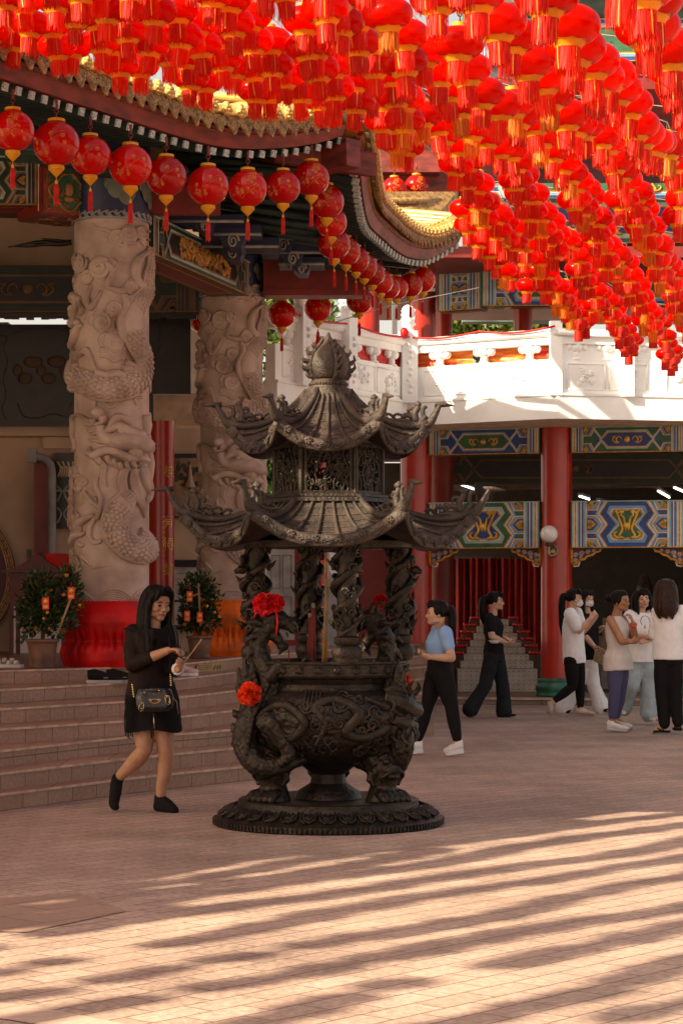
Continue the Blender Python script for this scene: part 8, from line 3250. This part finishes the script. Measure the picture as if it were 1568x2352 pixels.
def kumquat(label, u, vb, d, pot_w, pot_h, crowns, packets, seed, fruit, stake):
    rs = random.Random(seed)
    base = P(u, vb, d)
    base.z = ZP
    t = thing('kumquat_tree', label, 'potted tree', base, group='potted kumquat trees')
    W_, H_ = pot_w * d / F_PX / 2, pot_h * d / F_PX
    m = MB()
    m.lathe([(0, 0.0), (W_ * 0.88, 0.0), (W_ * 0.9, 0.03), (W_ * 0.74, 0.03), (W_ * 0.76, 0.05), (W_ * 0.92, H_ * 0.8), (W_ * 0.94, H_ * 0.88), (W_ * 1.03, H_ * 0.9), (W_ * 1.05, H_ * 0.98), (W_ * 1.0, H_), (W_ * 0.92, H_ * 0.97), (W_ * 0.9, H_ * 0.88), (0, H_ * 0.88)], 36)
    m.build('pot', M_TERRA, t)
    m = MB()
    m.tube([(0, 0, H_ * 0.85), (0.01, 0, H_ + 0.12), (-0.01, 0.02, H_ + 0.35), (0.02, 0, H_ + 0.6)], [0.02, 0.017, 0.014, 0.006], 8)
    for k in range(12):
        a = k * 2.4
        m.tube([(0, 0, H_ + 0.05 + 0.03 * k), (0.12 * cos(a), 0.12 * sin(a), H_ + 0.2 + 0.035 * k), (0.2 * cos(a), 0.2 * sin(a), H_ + 0.3 + 0.035 * k)], [0.01, 0.007, 0.003], 5)
    m.build('trunk', M_WOOD, t)
    m = MB()
    FR = []
    for (uu, vv, ru, rv) in crowns:
        c = P(uu, vv, d) - base
        r = (1.14 * ru * d / F_PX, ru * d / F_PX, 1.1 * rv * d / F_PX)
        vol = r[0] * r[1] * r[2]
        leaf_cloud(m, c, r, int(1500 * (vol / 0.02) ** 0.7), 0.055, rs, hollow=0.25)
        for k in range(int(fruit * (vol / 0.02) ** 0.7)):
            a = rs.uniform(pi, 2 * pi) if rs.random() < 0.8 else rs.uniform(0, pi)
            ph = rs.uniform(-1.2, 0.6)
            FR.append(c + Vector((r[0] * cos(a) * cos(ph), r[1] * sin(a) * cos(ph) * 1.06, r[2] * sin(ph))))
    m.build('foliage', [M_LEAFD, M_LEAFL], t)
    fr = MB()
    fr.ell((0, 0, 0), 0.0185, 0, 9, 6)
    me_ = fr.mesh('kumquat', [M_FRUIT], uv=False)
    for q in FR:
        o = bpy.data.objects.new('kumquat', me_)
        COL.objects.link(o)
        o.location = q
        o.scale = (rs.uniform(0.85, 1.15),) * 3
        o.parent = t
    m = MB()
    for (a, b) in stake:
        m.tube([P(*a, d - 0.2) - base, P(*b, d - 0.2) - base], 0.011, 6)
    m.build('stake', mat('cane', (0.32, 0.2, 0.09), 0.6), t)
    for (pu, pv) in packets:
        m = MB()
        c = P(pu, pv, d - 0.27) - base
        m.box(c, (0.06, 0.006, 0.108), 0, rz=0.1)
        m.tube([c + Vector((0, 0, 0.06)), c + Vector((0, 0, 0.1))], 0.002, 4, 0)
        m.ell(c + Vector((0, -0.003, 0.02)), (0.02, 0.003, 0.022), 1, 8, 5)
        m.box(c + Vector((0, -0.004, -0.03)), (0.04, 0.003, 0.02), 1)
        o = m.build('red_packet', [M_PKT, M_GOLD])
        o.location = base
        tag(o, {100: 'red packet with gilt print hanging low on the bushy kumquat tree by the near column', 164: 'red packet hanging beside the cane on the trellised side of the near kumquat tree'}.get(int(pu), 'red packet with gilt print hanging in the kumquat tree between the dragon columns'), 'red packet', 'red packets on the kumquat trees')


kumquat('bushy potted kumquat tree with many small orange fruits left of the near dragon column', 98, 1527, 20.75, 74, 67, [(100, 1395, 46, 48), (95, 1345, 34, 30), (128, 1420, 40, 34), (165, 1370, 20, 50), (150, 1330, 16, 26), (75, 1415, 30, 34)], [(105.5, 1386), (164, 1362)], 1, 15, [((132, 1458), (172, 1350))])
kumquat('potted kumquat tree standing between the two dragon columns', 458, 1500, 24.0, 58, 52, [(458, 1390, 38, 46), (455, 1350, 34, 30), (440, 1425, 26, 24), (478, 1425, 24, 24)], [(436, 1370), (459, 1418), (430, 1415)], 2, 12, [((460, 1438), (456, 1340)), ((432, 1372), (456, 1364))])
# stray sprig at the pot's left
m = MB()
rs = random.Random(5)
for k in range(22):
    leaf(m, P(70 - 1.0 * k + rs.uniform(-3, 3), 1448 + 1.0 * k + rs.uniform(-5, 5), 20.5), (rs.uniform(-1, 0.4), rs.uniform(-.5, .5), rs.uniform(-1, .5)), 0.06, rs, 0)
m.tube([P(85, 1448, 20.5), P(65, 1452, 20.5), P(48, 1466, 20.5)], 0.005, 5, 1)
for o in [o for o in SC.objects if o.name == 'kumquat_tree']:
    ob = m.build('stray_sprig', [M_LEAFD, M_WOOD], o)
    ob.location = -o.location

# calligraphic branch ornament under the porch ceiling
m = MB()
for pts, r in (([(165, 556), (140, 560), (105, 561), (70, 566), (20, 566)], [0.03, 0.03, 0.02, 0.012, 0.004]), ([(160, 556), (130, 552), (97, 548)], [0.022, 0.015, 0.006]), ([(150, 560), (100, 556), (60, 560), (18, 569)], [0.02, 0.025, 0.012, 0.003])):
    m.tube(spline([P(u, v, 23.5) for u, v in pts], 5), r, 7)
tag(m.build('dark_branch', M_BLACK), 'dark branch-like ornament hanging under the porch ceiling by the near column', 'ornament')


def tree(label, c, h, crown_r, trunk_r, n, leafsize, seed, mi=(0, 1), mats=None, name='tree'):
    rs = random.Random(seed)
    t = thing(name, label, 'tree', c, group=None)
    m = MB()
    m.tube([(0, 0, 0), (0.1, 0, h * 0.3), (-0.05, 0.1, h * 0.6), (0.1, 0, h * 0.85)], [trunk_r, trunk_r * 0.8, trunk_r * 0.55, trunk_r * 0.2], 9)
    tips = []
    for k in range(9):
        a = k * 2.4
        z = h * (0.4 + 0.05 * k)
        q = Vector((crown_r * 0.7 * cos(a), crown_r * 0.7 * sin(a), z + crown_r * 0.35))
        m.tube([(0, 0, z), q * 0.5 + Vector((0, 0, z * 0.5)), q], [trunk_r * 0.4, trunk_r * 0.25, trunk_r * 0.08], 6)
        tips.append(q)
    m.build('trunk', M_WOOD, t)
    m = MB()
    for k in range(26):
        a, ph = rs.uniform(0, 6.28), rs.uniform(-0.5, 1.4)
        q = Vector((crown_r * 0.75 * cos(a) * cos(ph), crown_r * 0.75 * sin(a) * cos(ph), h * 0.72 + crown_r * 0.7 * sin(ph)))
        rr = crown_r * rs.uniform(0.28, 0.45)
        leaf_cloud(m, q, (rr, rr, rr * 0.8), n // 26, leafsize, rs, mi, hollow=0.2)
    m.build('crown', mats or [M_LEAFL, M_LEAFD], t)
    return t


M_LEAFY = mat('leaf_yellow_green', (0.16, 0.2, 0.04), 0.45, var=0.3, vscale=8, trans=0.35)
tree('yellow green leafy tree behind the white gallery, right of the pavilion', P(1158, 1370, 44) - Vector((0, 0, 1.5)), 9.4, 1.3, 0.1, 5200, 0.2, 1, (0, 1), [M_LEAFY, M_LEAFL])
tree('light green tree seen through the gap above the small round lantern', P(645, 1370, 60) - Vector((0, 0, 1.5)), 10.6, 2.4, 0.2, 6500, 0.22, 2, (0, 1), [M_LEAFL, M_LEAFY])
tree('green tree behind the gallery rail near the two hanging round lanterns', P(752, 1370, 62) - Vector((0, 0, 1.5)), 9.6, 1.6, 0.2, 5000, 0.22, 3, (0, 1), [M_LEAFL, M_LEAFD])
tree('low dark green tree seen under the gallery left of the burner', P(622, 1370, 40) - Vector((0, 0, 1.5)), 4.0, 1.0, 0.1, 4000, 0.16, 4, (0, 1), [M_LEAFD, M_LEAFL])
tree('small green tree seen low through the carved chamber of the burner', P(735, 1370, 46) - Vector((0, 0, 1.5)), 4.6, 1.4, 0.1, 4000, 0.18, 6, (0, 1), [M_LEAFL, M_LEAFD])

# shoes left on the steps
def trainer(label, u, v, z, yaw, L, mt, sole, laces=True):
    base = PZ(u, v, z)
    b = MB()
    d = Vector((cos(yaw), sin(yaw), 0))
    heel, toe = Vector((0, 0, 0.015)) - d * L / 2, Vector((0, 0, 0.012)) + d * L / 2
    shoe(b, heel, toe, 0.045, 0.075)
    b.tube([heel + Vector((0, 0, 0.05)) + d * 0.03, heel + Vector((0, 0, 0.1)) + d * 0.03], [0.036, 0.03], 10)
    bm_ = blend_mesh(b, 0.006, 3)
    m = MB()
    m.v, m.f, m.m, m.sm = bm_.v, bm_.f, [0] * len(bm_.f), bm_.sm
    t = thing('shoe', label, 'shoe', base, group='shoes left on the steps')
    m.build('upper', mt, t)
    s_ = MB()
    sole_prism(s_, heel - Vector((0, 0, 0.015)) - d * 0.01, toe - Vector((0, 0, 0.012)) + d * 0.012, 0.05, 0.028)
    s_.build('sole', sole, t)
    k = MB()
    k.box(Vector((0.02, -0.05, 0.05)), (0.04, 0.004, 0.008))
    for q in (0, 0.02, 0.04):
        k.tube([d * q + Vector((-0.02, -0.02, 0.085 - q)), d * q + Vector((0.0, 0.0, 0.093 - q)), d * q + Vector((0.02, 0.02, 0.085 - q))], 0.003, 5)
    k.build('laces', M_GREY, t)


m_soleg = mat('pale_grey_sole', (0.4, 0.36, 0.33), 0.6)
trainer('black trainer with a pale sole, left one of the pair on the upper step', 240, 1569, RISE * 6, radians(8), 0.30, T_BLACK, m_soleg)
trainer('black trainer half hidden by the woman in black, the right one of the pair', 283, 1568, RISE * 6, radians(8), 0.30, T_BLACK, m_soleg)
trainer('pale pink shoe on the step just behind the hand of the woman in black', 425, 1552, RISE * 6, radians(15), 0.24, mat('pale_pink_shoe', (0.6, 0.42, 0.38), 0.6), M_SHOEW)
for k, (u, v, z, lab) in enumerate(((24, 1533, ZP, 'white buckled sandal at the platform edge by the near kumquat tree'), (14, 1527, ZP, 'tan soled white sandal just behind the first one at the left edge'))):
    base = PZ(u, v, z)
    t = thing('sandal', lab, 'sandal', base, group='sandals at the platform edge')
    m = MB()
    d = Vector((1, 0.1, 0)).normalized()
    sole_prism(m, -d * 0.13, d * 0.13, 0.045, 0.03)
    m.build('sole', mat('cork_sole', (0.45, 0.32, 0.22), 0.8) if k else M_SHOEW, t)
    m = MB()
    for x in (-0.01, 0.06):
        m.tube([d * x + Vector((0, 0.045 * cos(q), 0.03 + 0.035 * sin(q))) for q in [i * pi / 8 for i in range(9)]], [(0.004, 0.022)] * 9, 6, up=d)
        m.box(d * x + Vector((0, -0.036, 0.055)), (0.02, 0.008, 0.014))
    m.tube([d * -0.1 + Vector((0.0, 0.045 * cos(q), 0.03 + 0.065 * sin(q))) for q in [i * pi / 8 for i in range(9)]], [(0.003, 0.01)] * 9, 6, up=d)
    m.build('straps', M_SHOEW, t)
# strings of the near curtain of wires: one thin wire across the gap
m = MB()
m.tube([P(770, 740, 27.5), P(900, 700, 27.8), P(1100, 660, 28.5)], 0.006, 5)
tag(m.build('guy_wire', m_wire), 'single thin wire crossing in front of the upper pavilion', 'wire')
# ================================================================ bring each thing's origin to its base
bpy.context.view_layer.update()
for o in [o for o in SC.objects if o.parent is None and o.type == 'EMPTY']:
    if o.location.length > 1e-6:
        continue
    lo, hi = Vector((1e9,) * 3), Vector((-1e9,) * 3)
    for c in o.children_recursive:
        if c.type == 'MESH' and len(c.data.vertices):
            for q in c.bound_box:
                p = c.matrix_world @ Vector(q)
                for i in range(3):
                    lo[i], hi[i] = min(lo[i], p[i]), max(hi[i], p[i])
    if lo.x > 1e8:
        continue
    base = Vector(((lo.x + hi.x) / 2, (lo.y + hi.y) / 2, lo.z))
    o.location = base
    for c in o.children:
        c.location = c.location - base
